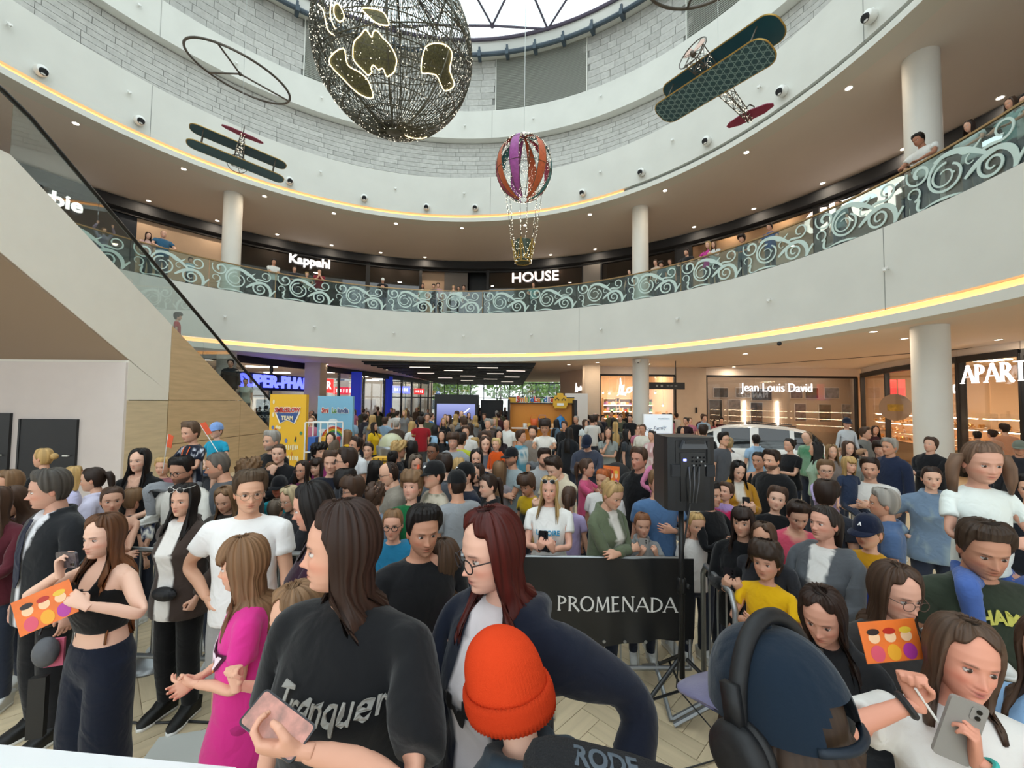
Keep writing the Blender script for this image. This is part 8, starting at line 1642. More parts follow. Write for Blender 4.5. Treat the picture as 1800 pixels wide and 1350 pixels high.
def cap_logo(key, txt, size=.030):
 r = CAST[key]; P, _ = r_info[r.name]; R, T = P['_out']['head']; me = text_mesh(txt, size, .003, m_white, 'cap_logo', bold=.0015)
 for v in me.vertices: p = np.array((v.co.x, -.100 + v.co.y + v.co.x ** 2 * 4 - (.07 - v.co.z - .075) * 0.0 + (v.co.z) * .55, v.co.z + .075)); v.co = R @ (p + HC) + T
 capo = next(ch for ch in r.children if ch.name.startswith('cap')); obj('cap_logo', me, capo)
for k_, t_ in (('camo', 'NY'), ('nycap2', 'NY'), ('necap', 'A')): cap_logo(k_, t_)
# prints on shirts
chest_print(CAST['tee'], 'LOS ANGELES', '#2c2d34', .034, zc=1.355, xc=.045, bold=.0012, wave=lambda x: -5 * x * x, xscale=.8)
for kk, tx_, xx in (('pinkgirl', 'Patry', .02), ('pink3', 'Patry', .0)):
 chest_print(CAST[kk], tx_, '#4a1030', .10, zc=1.24, xc=xx, bold=.012, name='print_outline', shear=.2, off=.005); chest_print(CAST[kk], tx_, '#f3dde8', .10, zc=1.24, xc=xx, bold=.004, shear=.2, off=.009); chest_print(CAST[kk], 'ooo', '#e8b84a', .035, zc=1.16, xc=xx, bold=.003)
chest_print(CAST['champs'], 'CHAMPS', '#b9b455', .075, zc=1.35, bold=.003, wave=lambda x: -3.2 * x * x, xscale=.9); chest_print(CAST['poire'], 'LA POIRE', '#2f8fb8', .062, zc=1.27, bold=.002, xscale=.85)
chest_print(CAST['blacktee'], 'Trenquer', '#8f8d88', .085, zc=1.31, xc=.05, bold=.001, xscale=.8); chest_print(CAST['redhair'], '>o<', '#17161a', .12, zc=1.02, xc=-.02, bold=.01, xscale=.8); chest_print(CAST['redhair'], '\'v\'', '#17161a', .10, zc=1.22, xc=-.02, bold=.008)
def blob_print(key, items):
 for col, x, z, rx, rz in items:
  b = MB(); n = 14; b.add([(rx * math.cos(2 * pi * i / n), 0, rz * math.sin(2 * pi * i / n)) for i in range(n)] + [(0, 0, 0)], [(i, (i + 1) % n, n) for i in range(n)]); chest_print(CAST[key], '', col, .1, zc=z, xc=x, mb=b.mesh('print', mat('print_' + col, s2l(col), .8)))
blob_print('twophones', [('#3f8f78', .0, 1.24, .07, .04), ('#e8e4e0', -.03, 1.18, .045, .05), ('#c25a2a', .05, 1.17, .03, .04), ('#4a4f80', -.02, 1.09, .05, .035), ('#7a4a90', .05, 1.08, .03, .03)]); blob_print('poire', [('#c98a3a', -.03, 1.17, .05, .03), ('#b23a2a', .04, 1.19, .035, .02), ('#2a2422', .0, 1.13, .03, .05)])
# tie of the suited man, lanyard of the boy, belt bag of the woman in brown, watch of the man in blue
def cloth_strip(key, name, pts, w, col, th=.006):
 r = CAST[key]; P, gv = r_info[r.name]; R, T = P['_X']['che']; b = MB(); V_ = []
 loc = (gv - T) @ R
 for x, z, ww in pts: m_ = (np.abs(loc[:, 0] - x) < .02) & (np.abs(loc[:, 2] - z) < .025) & (loc[:, 1] < .02); y = (loc[m_, 1].min() if m_.any() else -.12) - th; V_ += [(x - ww / 2, y, z), (x + ww / 2, y, z), (x + ww / 2, y - .004, z), (x - ww / 2, y - .004, z)]
 V_ = [tuple(R @ np.array(v) + T) for v in V_]; k = len(pts); F_ = []
 for i in range(k - 1): a = 4 * i; F_ += [(a, a + 1, a + 5, a + 4), (a + 1, a + 2, a + 6, a + 5), (a + 2, a + 3, a + 7, a + 6), (a + 3, a, a + 4, a + 7)]
 F_ += [(3, 2, 1, 0), (4 * k - 4, 4 * k - 3, 4 * k - 2, 4 * k - 1)]; b.add(V_, F_, 0, s2l(col)); return b.build(name, m_cloth, r)
cloth_strip('suit', 'tie', [(0, 1.455, .035), (0, 1.43, .03), (0, 1.38, .045), (0, 1.25, .06), (0, 1.10, .065), (0, 1.04, .02)], 0, '#141a30', .012)
for sx in (-1, 1): cloth_strip('lanyard', 'lanyard', [(sx * .05, 1.45, .016), (sx * .05, 1.38, .016), (sx * .035, 1.28, .016), (sx * .01, 1.18, .016)], 0, '#e06a3a')
wp = CAST['smile']; b = MB(); b.sphere((0.03, -.165, .99), .085, 16, 10, scale=(1.15, .5, .6), col=s2l('#15161a')); b.build('belt_bag', m_leather, wp)
r = CAST['bluedad']; P, _ = r_info[r.name]; W_, d_, _p, _k = P['_out']['handL']; MB().tube([W_ - d_ * .045 + np.array((math.cos(a), 0, math.sin(a))) * 0 + (np.cross(d_, [0, 0, 1.]) * math.cos(a) + np.cross(d_, np.cross(d_, [0, 0, 1.])) * math.sin(a)) * .03 for a in np.linspace(0, 2 * pi, 14, endpoint=False)], .008, 6, closed=True, col=(.1, .1, .1)).build('watch', m_leather, r)
r = CAST['twophones']; P, _ = r_info[r.name]
for hn, cl in (('R', (.02, .02, .022)), ('L', s2l('#3fb0a8'))):
 W_, d_, _p, _k = P['_out']['hand' + hn]; e_ = P['_out']['E' + hn]; u_ = (W_ - e_) / np.linalg.norm(W_ - e_); a_ = np.cross(u_, [0, 1., 0]); a_ /= np.linalg.norm(a_); c2 = np.cross(u_, a_); MB().tube([W_ - u_ * .03 + (a_ * math.cos(t) + c2 * math.sin(t)) * .029 for t in np.linspace(0, 2 * pi, 16, endpoint=False)], .008 if hn == 'L' else .011, 6, closed=True, col=cl).build('wristband' if hn == 'L' else 'smart_watch', m_leather, r)
# phones and cards in hands
phone(CAST['filmer'], 'R', 'phone in a black and white case held up by the filming girl', (.9, -.3, .12), (.45, .85, .1), (.07, .03, 0), m=mat('marbled_case', s2l('#4a464c'), .3, var=.8, vscale=60))
phone(CAST['blacktee'], 'L', 'black phone showing a bright picture held by the woman in black T-shirt', (-.85, .2, .38), (.15, -.62, .77), (.06, .035, 0), sc_mat=mat('phone_picture', s2l('#8a5a50'), .3, var=.9, vscale=30, emit=(.5, .3, .25), es=.5))
phone(CAST['champs'], 'L', 'dark phone tilted in the hand of the CHAMPS man', (-.55, .6, .5), (.1, .5, .8), (.075, .03, 0)); phone(CAST['twophones'], 'L', 'large grey phone with three lenses held by the smiling girl', (.25, -.1, .95), (.3, .9, .1), (.07, .03, 0), m=m_phoneg, size=(.082, .17, .01))
for kk, hn, lb in (('poire', 'R', 'phone in the hands of the blond woman in white'), ('photogirl', 'R', 'pale phone lifted by the girl in grey shirt'), ('mustard', 'R', 'phone in the hands of the woman in mustard'), ('blackfilm', 'R', 'blue screened phone of the woman with dark fringe'), ('carphone', 'R', 'phone of the woman in black by the car'), ('slate', 'R', 'phone of the man in slate sweatshirt')):
 r_ = CAST[kk]; a_ = r_.rotation_euler.z; f_ = Vector((math.sin(a_), -math.cos(a_), 0)); phone(r_, hn, lb, (f_ * -.15 + Vector((0, 0, 1))), (-f_ + Vector((0, 0, .4))), (.075, .03, 0), m=m_phoneg if kk == 'photogirl' else None)
m_card = mat('orange_card', s2l('#e8742c'), .5, var=.12, vscale=12)
def card(name, p, ex, ey, w, h, label, cat):
 o = empty(name, p, 0, label, cat); ex, ey = Vector(ex).normalized(), Vector(ey).normalized(); ey = (ey - ex * ex.dot(ey)).normalized(); nz = ex.cross(ey); MB().prism([(-w / 2, -h / 2), (w / 2, -h / 2), (w / 2, h / 2), (-w / 2, h / 2)], -nz * .001, ex, ey, .002).build('sheet', m_card, o)
 for i, (sx, shirt, hc_) in enumerate(((-.28, '#d9536a', '#2a1c18'), (.0, '#e9a52c', '#b52a1c'), (.28, '#b03a98', '#e2b93a'))):      # three plain cartoon children
  for nm, cx, cy, rx, ry, col in (('printed_shirt', sx, -.28, .12, .20, shirt), ('printed_face', sx, .10, .10, .14, '#f0c49a'), ('printed_hair', sx, .24, .11, .08, hc_)): n = 16; MB().prism([(w * (cx + rx * math.cos(2 * pi * k / n)), h * (cy + ry * math.sin(2 * pi * k / n))) for k in range(n)], nz * (.001 + .0004 * (1 + (nm == 'printed_hair'))), ex, ey, .0004).build(nm, mat('cardprint_' + col, s2l(col), .5), o)
 return o
r = CAST['filmer']; p = l2w(r, hand_point(r, 'L', (.08, .03, 0))); card('magazine', p + Vector((-.095, -.03, -.03)), (.8, .35, .35), (-.35, .1, .85), .21, .16, 'orange children\'s magazine held below the phone by the filming girl', 'magazine')
r = CAST['cardgirl']; p = l2w(r, hand_point(r, 'R', (.08, .03, 0))); card('picture_card', at(1566, 1126, 1.34), (1, .1, .03), (0, .25, 1), .20, .115, 'orange picture card with three cartoon children held by the girl with glasses', 'card')
r = CAST['magazine']; p = l2w(r, hand_point(r, 'R', (.10, .03, 0))); card('magazine', p + Vector((.05, -.05, .05)), (1, .1, -.1), (.1, .3, 1), .21, .28, 'orange magazine lifted by the girl in pink with ponytail', 'magazine')
# shoulder pouch of the filming girl, orange flags and clapper
r = CAST['filmer']; pb_ = empty('shoulder_bag', l2w(r, (-.24, -.12, .98)), .3, 'grey puffy pouch with pink back hanging at the hip of the filming girl', 'bag'); MB().sphere((0, 0, 0), .065, 16, 10, scale=(.85, .6, 1.15)).build('pouch', mat('grey_pouch', s2l('#55585e'), .6, bump=.6, bscale=14), pb_, True); MB().box((.02, .03, -.02), (.08, .015, .14)).build('pink_panel', mat('pink_panel', s2l('#c9607c'), .6), pb_); MB().tube([(-.03, 0, .09), (.0, .05, .3), (.12, .12, .48)], .006, 5).build('strap', m_plas, pb_); MB().box((-.02, 0, -.27), (.07, .03, .30)).build('trailing_strap', m_plas, pb_)
def flag(px, py, y, label, tilt): p = at(px, py, y); o = empty('paper_flag', p, 0, label, 'flag'); MB().tube([(0, 0, -.30), (0, 0, .12)], .004, 5).build('stick', m_white, o); MB().prism([(0, -.02), (.055, -.03), (.06, .10), (.0, .12)], (0, 0, 0), (1, 0, 0), (0, 0, 1), .003).build('flag_cloth', mat('orange_flag', s2l('#d9542a'), .6), o); o.rotation_euler.y = tilt
flag(362, 762, 4.2, 'small orange flag between the boy with lanyard and the boy in cap', -.6); flag(293, 782, 4.4, 'orange and white paper flag near the wood panel', .1)
r = CAST['clapper']; p = l2w(r, hand_point(r, 'R', (.06, .03, 0))); o = empty('clapper', p, 0, 'orange inflatable clapper before the face of the ash brown woman', 'clapper'); MB().tube([(0, 0, -.05), (.01, 0, .06), (.02, 0, .14)], [.014, .02, .012], 8).build('tube', mat('orange_flag', s2l('#d9542a'), .6), o, True)
# adidas-like stripes on the white shoe of the man in white T-shirt
for ch in [x for x in CAST['tee'].children if x.name.startswith('shoe')]:
 for k_ in range(3):
  for sx in (-1, 1): MB().box((sx * .0415, -.06 - k_ * .022, -.018), (.004, .009, .045), rot=Matrix.Rotation(.5, 3, 'X'), col=(.02, .02, .02)).build('stripe', m_leather, ch)
# hand sheet on gallery, backpack strap etc. are small; the thin stick of the girl with two phones
r = CAST['twophones']; p0 = l2w(r, hand_point(r, 'R', (.05, .03, 0))); p1 = l2w(r, hand_point(r, 'L', (.02, .05, 0))); tag(MB().tube([p0, p0.lerp(p1, .95)], .0035, 6).build('white_stick', m_white), 'thin white stick held by the smiling girl with two phones', 'stick')
# ================================================================== stands, banners, car and kit further back
def standee(px0, px1, ptop, y, col, label, nm='banner_stand'):
 a, c_ = at(px0, ptop, y), at(px1, ptop, y); o = empty(nm, ((a.x + c_.x) / 2, y, 0), 0, label, 'banner'); w, h = c_.x - a.x, a.z; MB().box((0, 0, h / 2), (w, .10, h)).build('panel', mat('banner_' + col, s2l(col), .55), o); return o, w, h
def print_on(o, txt, size, x, z, col, y=-.055, **k): q = obj('print', text_mesh(txt, size, .004, mat('print_' + col, s2l(col), .6), 'print', **k), o, (x, y, z)); return q
def blob(o, x, z, rx, rz, col, y=-.053, n=10): MB().prism([(rx * math.cos(2 * pi * i / n), rz * math.sin(2 * pi * i / n)) for i in range(n)], (x, y, z), (1, 0, 0), (0, 0, 1), .003).build('printed_shape', mat('print_' + col, s2l(col), .6), o)
rg = random.Random(21)
o, w, h = standee(478, 541, 693, 7.9, '#e3b021', 'tall yellow banner box with red SMILESLOW TEAM logo and doodles')
for i in range(44):
 x, z = rg.uniform(-w / 2 + .05, w / 2 - .05), rg.choice((rg.uniform(h - .75, h - .05), rg.uniform(.3, h - .75)))
 if abs(x) < .24 and h - .62 < z < h - .16: continue
 blob(o, x, z, rg.uniform(.015, .03), rg.uniform(.02, .045), rg.choice(('#b5432c', '#7a4a2c', '#3f7f5c', '#c87f1c', '#5a6fa8', '#e8d9b0')))
for q, cl, yy in ((1.12, '#f3ecd8', -.058), (1.0, '#33508a', -.062)): MB().prism([(-.22 * q, .05), (-.13 * q, -.16 * q), (0, -.10 * q), (.13 * q, -.16 * q), (.22 * q, .05), (.1, .10 * q), (-.1, .10 * q)], (0, yy, h - .38), (1, 0, 0), (0, 0, 1), .004).build('logo_badge', mat('print_' + cl, s2l(cl), .6), o)
print_on(o, 'SMILESLOW', .125, 0, h - .30, '#f3ecd8', -.068, bold=.014, xscale=.72); print_on(o, 'SMILESLOW', .125, 0, h - .30, '#b8281f', -.074, bold=.004, xscale=.72); print_on(o, 'TEAM', .11, 0, h - .45, '#e8d9b0', -.070, bold=.003, xscale=.8)
for k_ in range(3): strokes('print', 11 - k_ * 2, .46 - k_ * .06, .10, mat('print_#f0e6c0', s2l('#f0e6c0'), .6), o, (.04 * k_, -.058, h - 1.0 - k_ * .2))
o, w, h = standee(561, 622, 696, 9.2, '#7db7d8', 'tall pale blue banner box with colourful logo and a rainbow')
for i in range(5): blob(o, rg.uniform(-w / 2 + .12, w / 2 - .12), rg.uniform(.8, h - .1), .10, .05, '#dfeaf2')
for k_, cl in enumerate(('#c83a2c', '#e08a2a', '#e6c83a', '#4f9a50', '#3a62b0')): MB().tube([( (.27 - k_ * .03) * math.cos(a), -.058, h - .95 + (.27 - k_ * .03) * math.sin(a)) for a in np.linspace(0, pi, 14)], .015, 5).build('rainbow_arc', mat('print_' + cl, s2l(cl), .6), o)
for x, t_, cl in ((-.24, 'Smi', '#c8322c'), (-.02, 'Le', '#3f8a3c'), (.2, 'landia', '#33508a')): print_on(o, t_, .15, x * .9, h - .32, '#f3f0e8', -.060, bold=.016, xscale=.7); print_on(o, t_, .15, x * .9, h - .32, cl, -.066, bold=.003, xscale=.7)
# white tube rack with colourful boxes
a, c_ = at(544, 742, 7.7), at(597, 742, 7.7); rk = empty('display_rack', ((a.x + c_.x) / 2, 7.7, 0), 0, 'white tube rack with colourful boxes between the banners', 'rack'); w, h = c_.x - a.x, a.z
for sx in (-1, 0, 1):
 for sy in (-.15, .15): MB().tube([(sx * w / 2, sy, 0), (sx * w / 2, sy, h)], .014, 6).build('upright', m_chrome, rk)
for z in (.35, .8, 1.25, h):
 for sy in (-.15, .15): MB().tube([(-w / 2, sy, z), (w / 2, sy, z)], .012, 6).build('rail', m_chrome, rk)
 if z < h: MB().box((0, 0, z), (w, .3, .012)).build('shelf_board', m_chrome, rk)
for k_ in range(9): bx_ = obj('toy_box', MB().box((0, 0, .13), (.13, .2, .26)).mesh('toy_box', mat('box_%d' % k_, s2l(('#d9542a', '#2a5aa8', '#e0a82a', '#c8322c', '#3f8a6c')[k_ % 5]), .5)), None, (rk.location.x - w / 2 + .1 + (k_ % 3) * .19, 7.7, (.36, .81, 1.26)[k_ // 3])); tag(bx_, ('orange', 'blue', 'yellow', 'red', 'green')[k_ % 5] + ' toy box on the ' + ('lowest', 'middle', 'upper')[k_ // 3] + ' shelf of the white rack', 'box')
# domed steel drum
dp = at(688, 770, 9.0); dm = empty('domed_drum', (dp.x, 9.0, 0), 0, 'steel drum machine with a pale translucent dome', 'machine'); MB().lathe((0, 0, .85), [(.26, 0), (.28, .1), (.31, .32), (.31, .38)], 28).build('drum', m_tube, dm, True); MB().sphere((0, 0, 1.22), .27, 24, 12, scale=(1, 1, 1.05)).build('dome', mat('milky_dome', s2l('#bdbf9f'), .15, spec=.6), dm, True); MB().lathe((0, 0, 0), [(.22, 0), (.22, .85)], 16).build('pedestal', m_dark, dm)
yc = at(678, 800, 7.4); yk = empty('yellow_crate', (yc.x, 7.4, 0), 0, 'yellow crate with black grid below the steel drum', 'crate'); MB().box((0, 0, .60), (.40, .3, 1.2)).build('body', mat('crate_yellow', s2l('#d8a422'), .5), yk)
for i in range(5): MB().box((-.16 + i * .08, -.155, .75), (.012, .012, .9)).build('grid_bar', m_black, yk)
for i in range(6): MB().box((0, -.156, .35 + i * .16), (.40, .012, .012)).build('grid_bar', m_black, yk)
# black box with a screen
a, c_ = at(764, 693, 19.5), at(840, 693, 19.5); sb_ = empty('screen_box', ((a.x + c_.x) / 2, 19.5, 0), 0, 'black booth with a glowing lavender screen', 'screen'); w, h = c_.x - a.x, a.z; MB().box((0, 0.4, h / 2), (w, .8, h)).build('cabinet', m_black, sb_)
ms = bpy.data.materials.new('lavender_screen'); t_, N, L, bb = _nt(ms); tc = N.new('ShaderNodeTexCoord'); sx_ = N.new('ShaderNodeSeparateXYZ'); L.new(tc.outputs['Generated'], sx_.inputs[0]); cr = N.new('ShaderNodeValToRGB'); cr.color_ramp.elements[0].color = (*s2l('#33408c'), 1); cr.color_ramp.elements[1].color = (*s2l('#a9b2ee'), 1); L.new(sx_.outputs['Z'], cr.inputs[0]); L.new(cr.outputs[0], bb.inputs['Emission Color']); bb.inputs['Emission Strength'].default_value = .9; bb.inputs['Base Color'].default_value = (.02, .02, .03, 1)
z0, z1 = at(800, 748, 19.5).z, at(800, 710, 19.5).z; MB().box((0, -.02, (z0 + z1) / 2), (w * .88, .04, z1 - z0)).build('screen', ms, sb_); MB().prism([(0, 0), (.5, .28), (.62, .42), (.56, .42), (.42, .28)], (.05, -.042, (z0 + z1) / 2 - .1), (1, 0, 0), (0, 0, 1), .004).build('screen_streak', m_signw, sb_)
MB().box((-.35, -.044, (z0 + z1) / 2 - .18), (.6, .004, .04)).build('screen_caption', m_signw, sb_)
a = at(865, 700, 20.5); tag(MB().box((a.x, 20.5, 1.15), (1.1, .5, 2.3)).build('dark_kiosk', m_dark), 'dark grey kiosk between the screen booth and the orange stand', 'kiosk')
# orange stand
Y9 = 14.0; a, c_ = at(897, 702, Y9), at(1005, 702, Y9); sd = empty('exhibition_stand', ((a.x + c_.x) / 2, Y9, 0), 0, 'orange exhibition stand with SmileLandia lettering and yellow block face', 'stand'); w, h = c_.x - a.x, a.z; MB().box((0, 0, h / 2), (w, .12, h)).build('back_wall', mat('stand_orange', s2l('#d98a2c'), .55), sd); MB().box((0, -.08, h - .02), (w * 1.06, .2, .18)).build('top_beam', mat('crate_yellow', s2l('#d8a422'), .5), sd)
for z in (h - .12, h + .08): MB().box((0, -.185, z), (w * 1.06, .02, .03)).build('beam_edge', m_black, sd)
for sx in (-1, 1): MB().box((sx * w * .52, -.3, h / 2), (.08, .7, h)).build('side_wall', m_dark, sd)
for i, (ch, cl) in enumerate(zip('SmileLandia', ('#c8322c', '#d9782a', '#e0b02a', '#3f8a3c', '#2a62a8', '#c8322c', '#d9782a', '#3f8a3c', '#2a62a8', '#8a3a8c', '#c8322c'))): x = -.78 + i * .112 + (.02 if i > 1 else 0); print_on(sd, ch, .25, x, h - .0, '#f3f0e8', -.205, bold=.026); print_on(sd, ch, .25, x, h - .0, cl, -.215, bold=.008)
fc = empty('block_face', (sd.location.x + .62, Y9 - .22, h - .18), 0, 'yellow square block with pixel smile on the orange stand', 'sign'); MB().prism([(-.2, 0), (.2, 0), (.2, .08), (.24, .08), (.24, .34), (.2, .34), (.2, .42), (.1, .42), (.1, .5), (-.1, .5), (-.1, .42), (-.2, .42), (-.2, .34), (-.24, .34), (-.24, .08), (-.2, .08)], (0, 0, -.1), (1, 0, 0), (0, 0, 1), .1).build('block', mat('crate_yellow', s2l('#d8a422'), .5), fc)
for sx in (-1, 1):
 for dx, dz in ((-.05, 0), (0, .05), (.05, 0)): MB().box((sx * .11 + dx, -.107, .18 + dz), (.045, .012, .045)).build('eye_pixel', m_black, fc)
MB().box((0, -.107, .03), (.22, .012, .08)).build('mouth', m_white, fc)
MB().box((0, -.35, 1.35), (w * .95, .35, .03)).build('shelf_board', m_whitewall, sd)
for i, (x, cl, kd, lb) in enumerate(((-.55, '#e0dcd4', 'mug', 'white mug'), (-.4, '#d9a03a', 'mug', 'yellow mug'), (-.25, '#d9602a', 'bucket', 'orange bucket'), (.02, '#2a6fc0', 'bucket', 'blue bucket'), (.38, '#e0b07a', 'mug', 'beige mug'), (.62, '#2a78b4', 'bag', 'blue school backpack'))):
 p = (sd.location.x + x, Y9 - .38, 1.366); b = MB()
 if kd == 'mug': b.lathe((0, 0, 0), [(.06, 0), (.065, .14), (.055, .14), (.05, .02)], 16); b.tube([(.06, 0, .11), (.10, 0, .10), (.10, 0, .05), (.06, 0, .03)], .01, 6)
 elif kd == 'bucket': b.lathe((0, 0, 0), [(.10, 0), (.13, .30), (.12, .30), (.09, .02)], 20); b.tube([(-.13, 0, .29), (-.09, 0, .42), (.09, 0, .42), (.13, 0, .29)], .008, 6)
 else: b.sphere((0, 0, .20), .16, 14, 10, scale=(1, .55, 1.25)); b.sphere((0, -.08, .12), .10, 12, 8, scale=(1, .5, .9)); b.tube([(-.04, 0, .39), (0, 0, .45), (.04, 0, .39)], .01, 6)
 tag(b.build({'mug': 'mug', 'bucket': 'bucket', 'bag': 'backpack'}[kd], mat('stand_item_%d' % i, s2l(cl), .45), None, True, p), lb + ' on the shelf of the orange stand', kd if kd != 'bag' else 'backpack')
pp_ = at(1013, 735, 17.5); po = empty('poster_panel', (pp_.x, 17.5, 0), -.2, 'tall beauty poster panel beside the beige pillar', 'poster'); MB().box((0, 0, 1.3), (.95, .06, 2.6)).build('panel', mat('poster_white', s2l('#d9d2cc'), .5), po); MB().sphere((-.1, -.03, 1.75), .22, 16, 10, scale=(.7, .06, 1.3)).build('printed_face', mat('poster_skin', s2l('#b9806a'), .6), po); MB().sphere((-.15, -.02, 1.7), .34, 16, 10, scale=(.65, .05, 1.5)).build('printed_hair', mat('poster_hair', s2l('#6a3a28'), .6), po)
# lit board with handwriting
a, c_ = at(1131, 728, 12.2), at(1180, 728, 12.2); fb = empty('display_board', ((a.x + c_.x) / 2, 12.2, 0), 0, 'white lit display board with For Family handwriting and a yellow sun', 'display'); w, h = c_.x - a.x, a.z; MB().box((0, 0, h / 2), (w, .08, h)).build('board', emat('lit_board', (.80, .86, 1.0), .3), fb)
for sx in (-1, 1): MB().box((sx * (w / 2 + .015), 0, h / 2), (.03, .10, h)).build('frame', m_chrome, fb)
ink = mat('ink', s2l('#4a4f66'), .6); q = obj('print', text_mesh('For Family', .15, .003, ink, 'print', shear=.3), fb, (-.08, -.045, h - .42)); q.rotation_euler.y = -.12; strokes('print', 12, .34, .035, ink, fb, (.18, -.045, h - .13)); MB().lathe((.18, -.045, h - .72), [(.085, 0), (.085, .003)], 20, axis=(0, -1, 0)).build('printed_sun', mat('sun_yellow', s2l('#e8b44a'), .6), fb); MB().tube([(-.3, -.045, h - .8), (-.15, -.045, h - .62), (0, -.045, h - .85), (.1, -.045, h - .7)], .006, 5).build('printed_line', ink, fb)
# hanging direction sign
a, c_ = at(1140, 678, 17.6), at(1203, 678, 17.6); hs_ = empty('hanging_sign', ((a.x + c_.x) / 2, 17.6, a.z), 0, 'black hanging direction sign with small pictograms on a rod', 'sign'); w = c_.x - a.x; MB().box((0, 0, 0), (w, .10, .29)).build('panel', m_black, hs_); MB().tube([(w * .26, 0, .1), (w * .26, 0, Z_LIP + .05 - a.z)], .016, 6).build('rod', m_black, hs_)
for i, x in enumerate((-.42, -.22, .05, .2, .38)): MB().box((x, -.055, 0), (.09 if i < 2 else .11, .01, .09 if i < 2 else .03)).build('pictogram', mat('picto_grey', s2l('#a8a49c'), .5), hs_)
# directory totem at the foot of the escalator
a = at(466, 702, 15.5); dt = empty('directory_totem', (a.x, 15.5, 0), .2, 'dark directory totem listing shops at the foot of the escalator', 'totem'); MB().box((0, 0, a.z / 2), (.55, .12, a.z)).build('panel', m_navy, dt)
for k_, t_ in enumerate(('0', 'CROPP', 'HOUSE')): obj('lettering', text_mesh(t_, .15 if k_ else .2, .004, m_white, 'lettering', bold=.002), dt, (0, -.066, a.z - .2 - k_ * .22))
# camera dome on the column
p = at(1121, 633, 16.65); cd_ = empty('security_camera', p, 0, 'white security camera high on the middle column', 'camera'); MB().lathe((0, 0, .05), [(.10, 0), (.12, -.05), (.11, -.12), (.05, -.17)], 16).build('housing', m_chrome, cd_, True); MB().sphere((0, -.03, -.08), .05, 10, 8).build('lens', m_dark, cd_)
p2 = on_z(1370, 604, Z_LIP - .06); tag(MB().sphere(p2, .06, 10, 8).build('dome_camera', m_dark), 'small black dome camera under the beige ceiling', 'camera')
# pushchair
p = at(1092, 800, 7.3); pc_ = empty('pushchair', (p.x, 7.3, 0), .5, 'black pushchair beside the woman in grey T-shirt', 'pushchair')
for sx in (-1, 1):
 MB().tube([(sx * .24, -.45, .12), (sx * .24, .1, .75), (sx * .24, .45, 1.05)], .014, 6).build('frame_tube', m_plas, pc_); MB().tube([(sx * .24, .40, .12), (sx * .24, .0, .70)], .014, 6).build('frame_tube', m_plas, pc_)
 for y, r_ in ((-.45, .10), (.40, .13)): MB().lathe((sx * .27, y, r_), [(r_ * .3, -.02), (r_, -.02), (r_, .02), (r_ * .3, .02)], 18, axis=(1, 0, 0)).build('wheel', m_plas, pc_)
MB().box((0, .02, .55), (.42, .5, .06), rot=Matrix.Rotation(.25, 3, 'X')).build('seat', mat('pram_cloth', s2l('#1c1d21'), .9), pc_); MB().box((0, .25, .80), (.42, .06, .5), rot=Matrix.Rotation(-.3, 3, 'X')).build('backrest', mat('pram_cloth', s2l('#1c1d21'), .9), pc_); MB().tube([(-.24, .45, 1.05), (.24, .45, 1.05)], .017, 8).build('handle', m_plas, pc_)
vs, fs = [], []
for i in range(9):
 t = pi * .62 * i / 8 + .25
 for j in range(9): a_ = pi * j / 8; vs.append((.24 * math.cos(a_), .22 - .34 * math.sin(t) * math.sin(a_) ** .5, .92 + .24 * math.cos(t) * math.sin(a_) ** .5))
fs = [(i * 9 + j, i * 9 + j + 1, i * 9 + j + 10, i * 9 + j + 9) for i in range(8) for j in range(8)]; co_ = MB().add(vs, fs).build('canopy', mat('pram_cloth', s2l('#1c1d21'), .9), pc_, True); md = co_.modifiers.new('thick', 'SOLIDIFY'); md.thickness = .015

# ---------------- the white show car
m_carp = mat('white_car_paint', s2l('#dfdedb'), .22, spec=.6); m_carg = mat('car_glass', s2l('#15181b'), .06, spec=.8); m_tyre = mat('tyre', s2l('#141414'), .8); m_tail = mat('tail_lamp', s2l('#b0181a'), .2, emit=(1, .08, .05), es=.6)
car = empty('suv_car', (6.45, 12.1, 0), math.radians(150), 'white show car with dark windows, red tail lamp and small dark stickers', 'car')   # local +x = nose
def sect(x):
 """half width, sill, belt, roof half width, roof height at station x"""
 X = [-2.15, -2.05, -1.85, -1.3, -.6, .2, .75, 1.35, 1.95, 2.15]; bw_ = [.80, .87, .90, .92, .92, .92, .92, .91, .86, .74]; belt = [.95, 1.00, 1.02, 1.02, 1.00, .98, .96, .94, .86, .70]; top = [1.05, 1.30, 1.50, 1.60, 1.64, 1.60, 1.38, .98, .88, .72]; rw = [.66, .62, .60, .60, .61, .60, .60, .80, .76, .66]; sill = [.42, .34, .28, .26, .26, .26, .26, .28, .32, .40]
 return [float(np.interp(x, X, v)) for v in (bw_, sill, belt, rw, top)]
xs = np.linspace(-2.15, 2.15, 44); vs, fs, mi = [], [], []; K_ = 0
for x in xs:
 w_, s_, be, rw, tp_ = sect(x); ring = [(0, s_), (w_ * .80, s_), (w_ * .96, s_ + .10), (w_, .62), (w_ * .985, be - .06), (w_ * .96, be), (w_ * .93, be + .03), (rw + (w_ * .9 - rw) * .35, be + (tp_ - be) * .62), (rw + .03, tp_ - .055), (rw * .75, tp_ - .012), (0, tp_)]
 full = [(y, z) for y, z in ring] + [(-y, z) for y, z in ring[-2:0:-1]]; K_ = len(full); vs += [(x, y, z) for y, z in full]
n = len(xs)
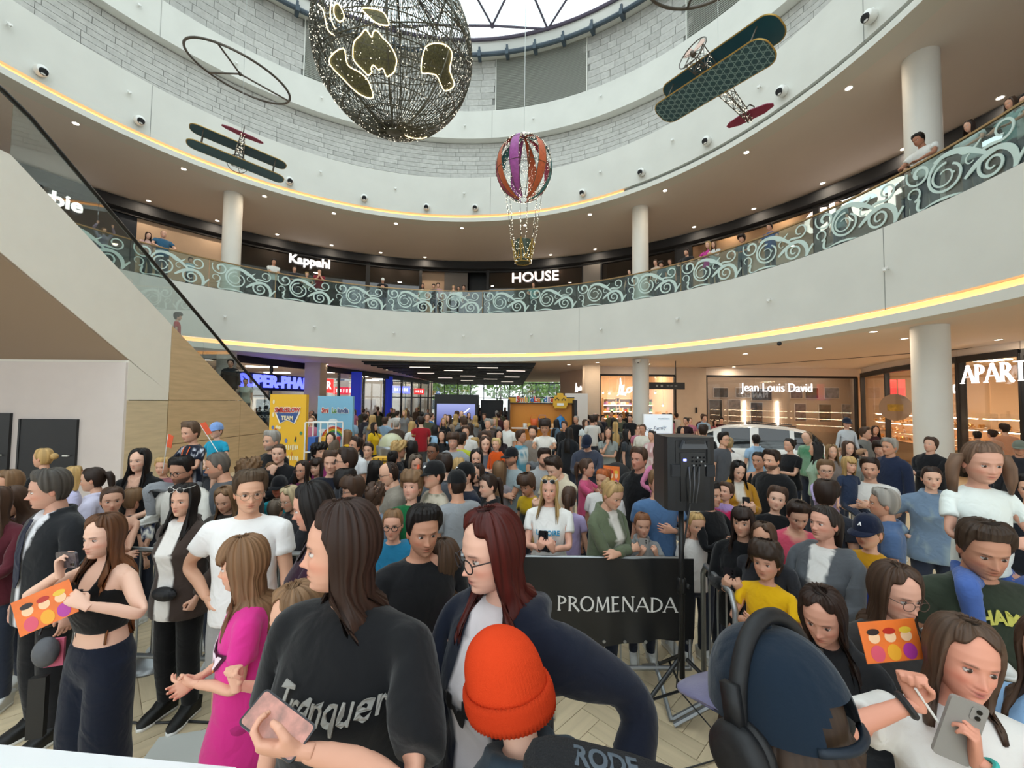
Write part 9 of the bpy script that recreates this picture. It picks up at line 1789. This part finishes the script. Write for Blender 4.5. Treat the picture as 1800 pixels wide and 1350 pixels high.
for i in range(n - 1):
 for j in range(K_):
  fs.append((i * K_ + j, i * K_ + (j + 1) % K_, (i + 1) * K_ + (j + 1) % K_, (i + 1) * K_ + j)); x = (xs[i] + xs[i + 1]) / 2; jj = j if j < 10 else K_ - 1 - j; glassy = jj in (6, 7) and -1.75 < x < 1.0 and not (abs(x + .55) < .06 or abs(x - .35) < .06 or abs(x + 1.38) < .05); rear = jj in (8, 9, 7, 6) and x < -1.78 and x > -2.06; wind = jj in (7, 8, 9) and .72 < x < 1.25; mi.append(1 if glassy or wind or rear else 0)
fs += [tuple(range(K_ - 1, -1, -1)), tuple((n - 1) * K_ + j for j in range(K_))]; mi += [0, 0]
b = MB(); b.v = vs; b.f = fs; b.m = mi; b.c = [None] * len(vs); auto_smooth(b.build('body_shell', [m_carp, m_carg], car), 35)
for x in (-1.32, 1.32):
 for sy in (-1, 1): MB().lathe((x, sy * .80, .34), [(.16, -.02), (.34, -.02), (.345, .10), (.33, .125), (.22, .125), (.20, .10)], 28, axis=(0, sy, 0)).build('wheel', m_tyre, car, True); MB().lathe((x, sy * .86, .34), [(.21, 0), (.20, .05), (.05, .06)], 14, axis=(0, sy, 0)).build('hub_cap', m_tube, car); MB().tube([(x + .40 * math.cos(a_), sy * .905, .34 + .40 * math.sin(a_)) for a_ in np.linspace(-.1, pi + .1, 18)], .03, 6).build('wheel_arch', m_plas, car, True)
for sy in (-1, 1):
 MB().box((-2.02, sy * .66, .93), (.24, .36, .11)).build('tail_lamp', m_tail, car); MB().box((2.02, sy * .62, .70), (.2, .3, .10)).build('head_lamp', m_chrome, car); MB().sphere((.72, sy * 1.0, 1.0), .10, 12, 8, scale=(.6, .9, .7)).build('wing_mirror', m_carp, car, True)
 for x in (-.75, .22): MB().box((x, sy * .925, .86), (.16, .03, .025)).build('door_handle', m_chrome, car)
 for x in (-.55, .40): MB().box((x, sy * .922, .64), (.012, .012, .66)).build('door_gap', m_joint, car)
 MB().tube([(-1.5, sy * .60, 1.63), (-.6, sy * .62, 1.69), (.1, sy * .60, 1.65)], .015, 6).build('roof_rail', m_dark, car)
 rg3 = random.Random(9)
 for k_ in range(26): x, z = rg3.uniform(-1.9, 1.7), rg3.uniform(.45, .92); MB().box((x, sy * .926, z), (rg3.uniform(.03, .07), .004, rg3.uniform(.02, .05)), rot=Matrix.Rotation(rg3.uniform(-1, 1), 3, 'Y')).build('sticker', m_joint, car)
MB().box((-2.17, 0, .62), (.03, 1.2, .12)).build('number_plate', m_white, car); MB().box((-2.1, 0, .40), (.12, 1.6, .2)).build('rear_bumper', m_plas, car); MB().box((2.12, 0, .40), (.12, 1.5, .2)).build('front_bumper', m_plas, car)
# table with a black cloth beside the lit board, low bins at the jeweller
p = at(1105, 790, 11.5); tag(MB().box((p.x, 11.5, .5), (.7, .6, 1.0)).build('black_counter', m_black), 'black counter in front of the white column', 'counter')
bpy.data.scenes.remove(WORK)
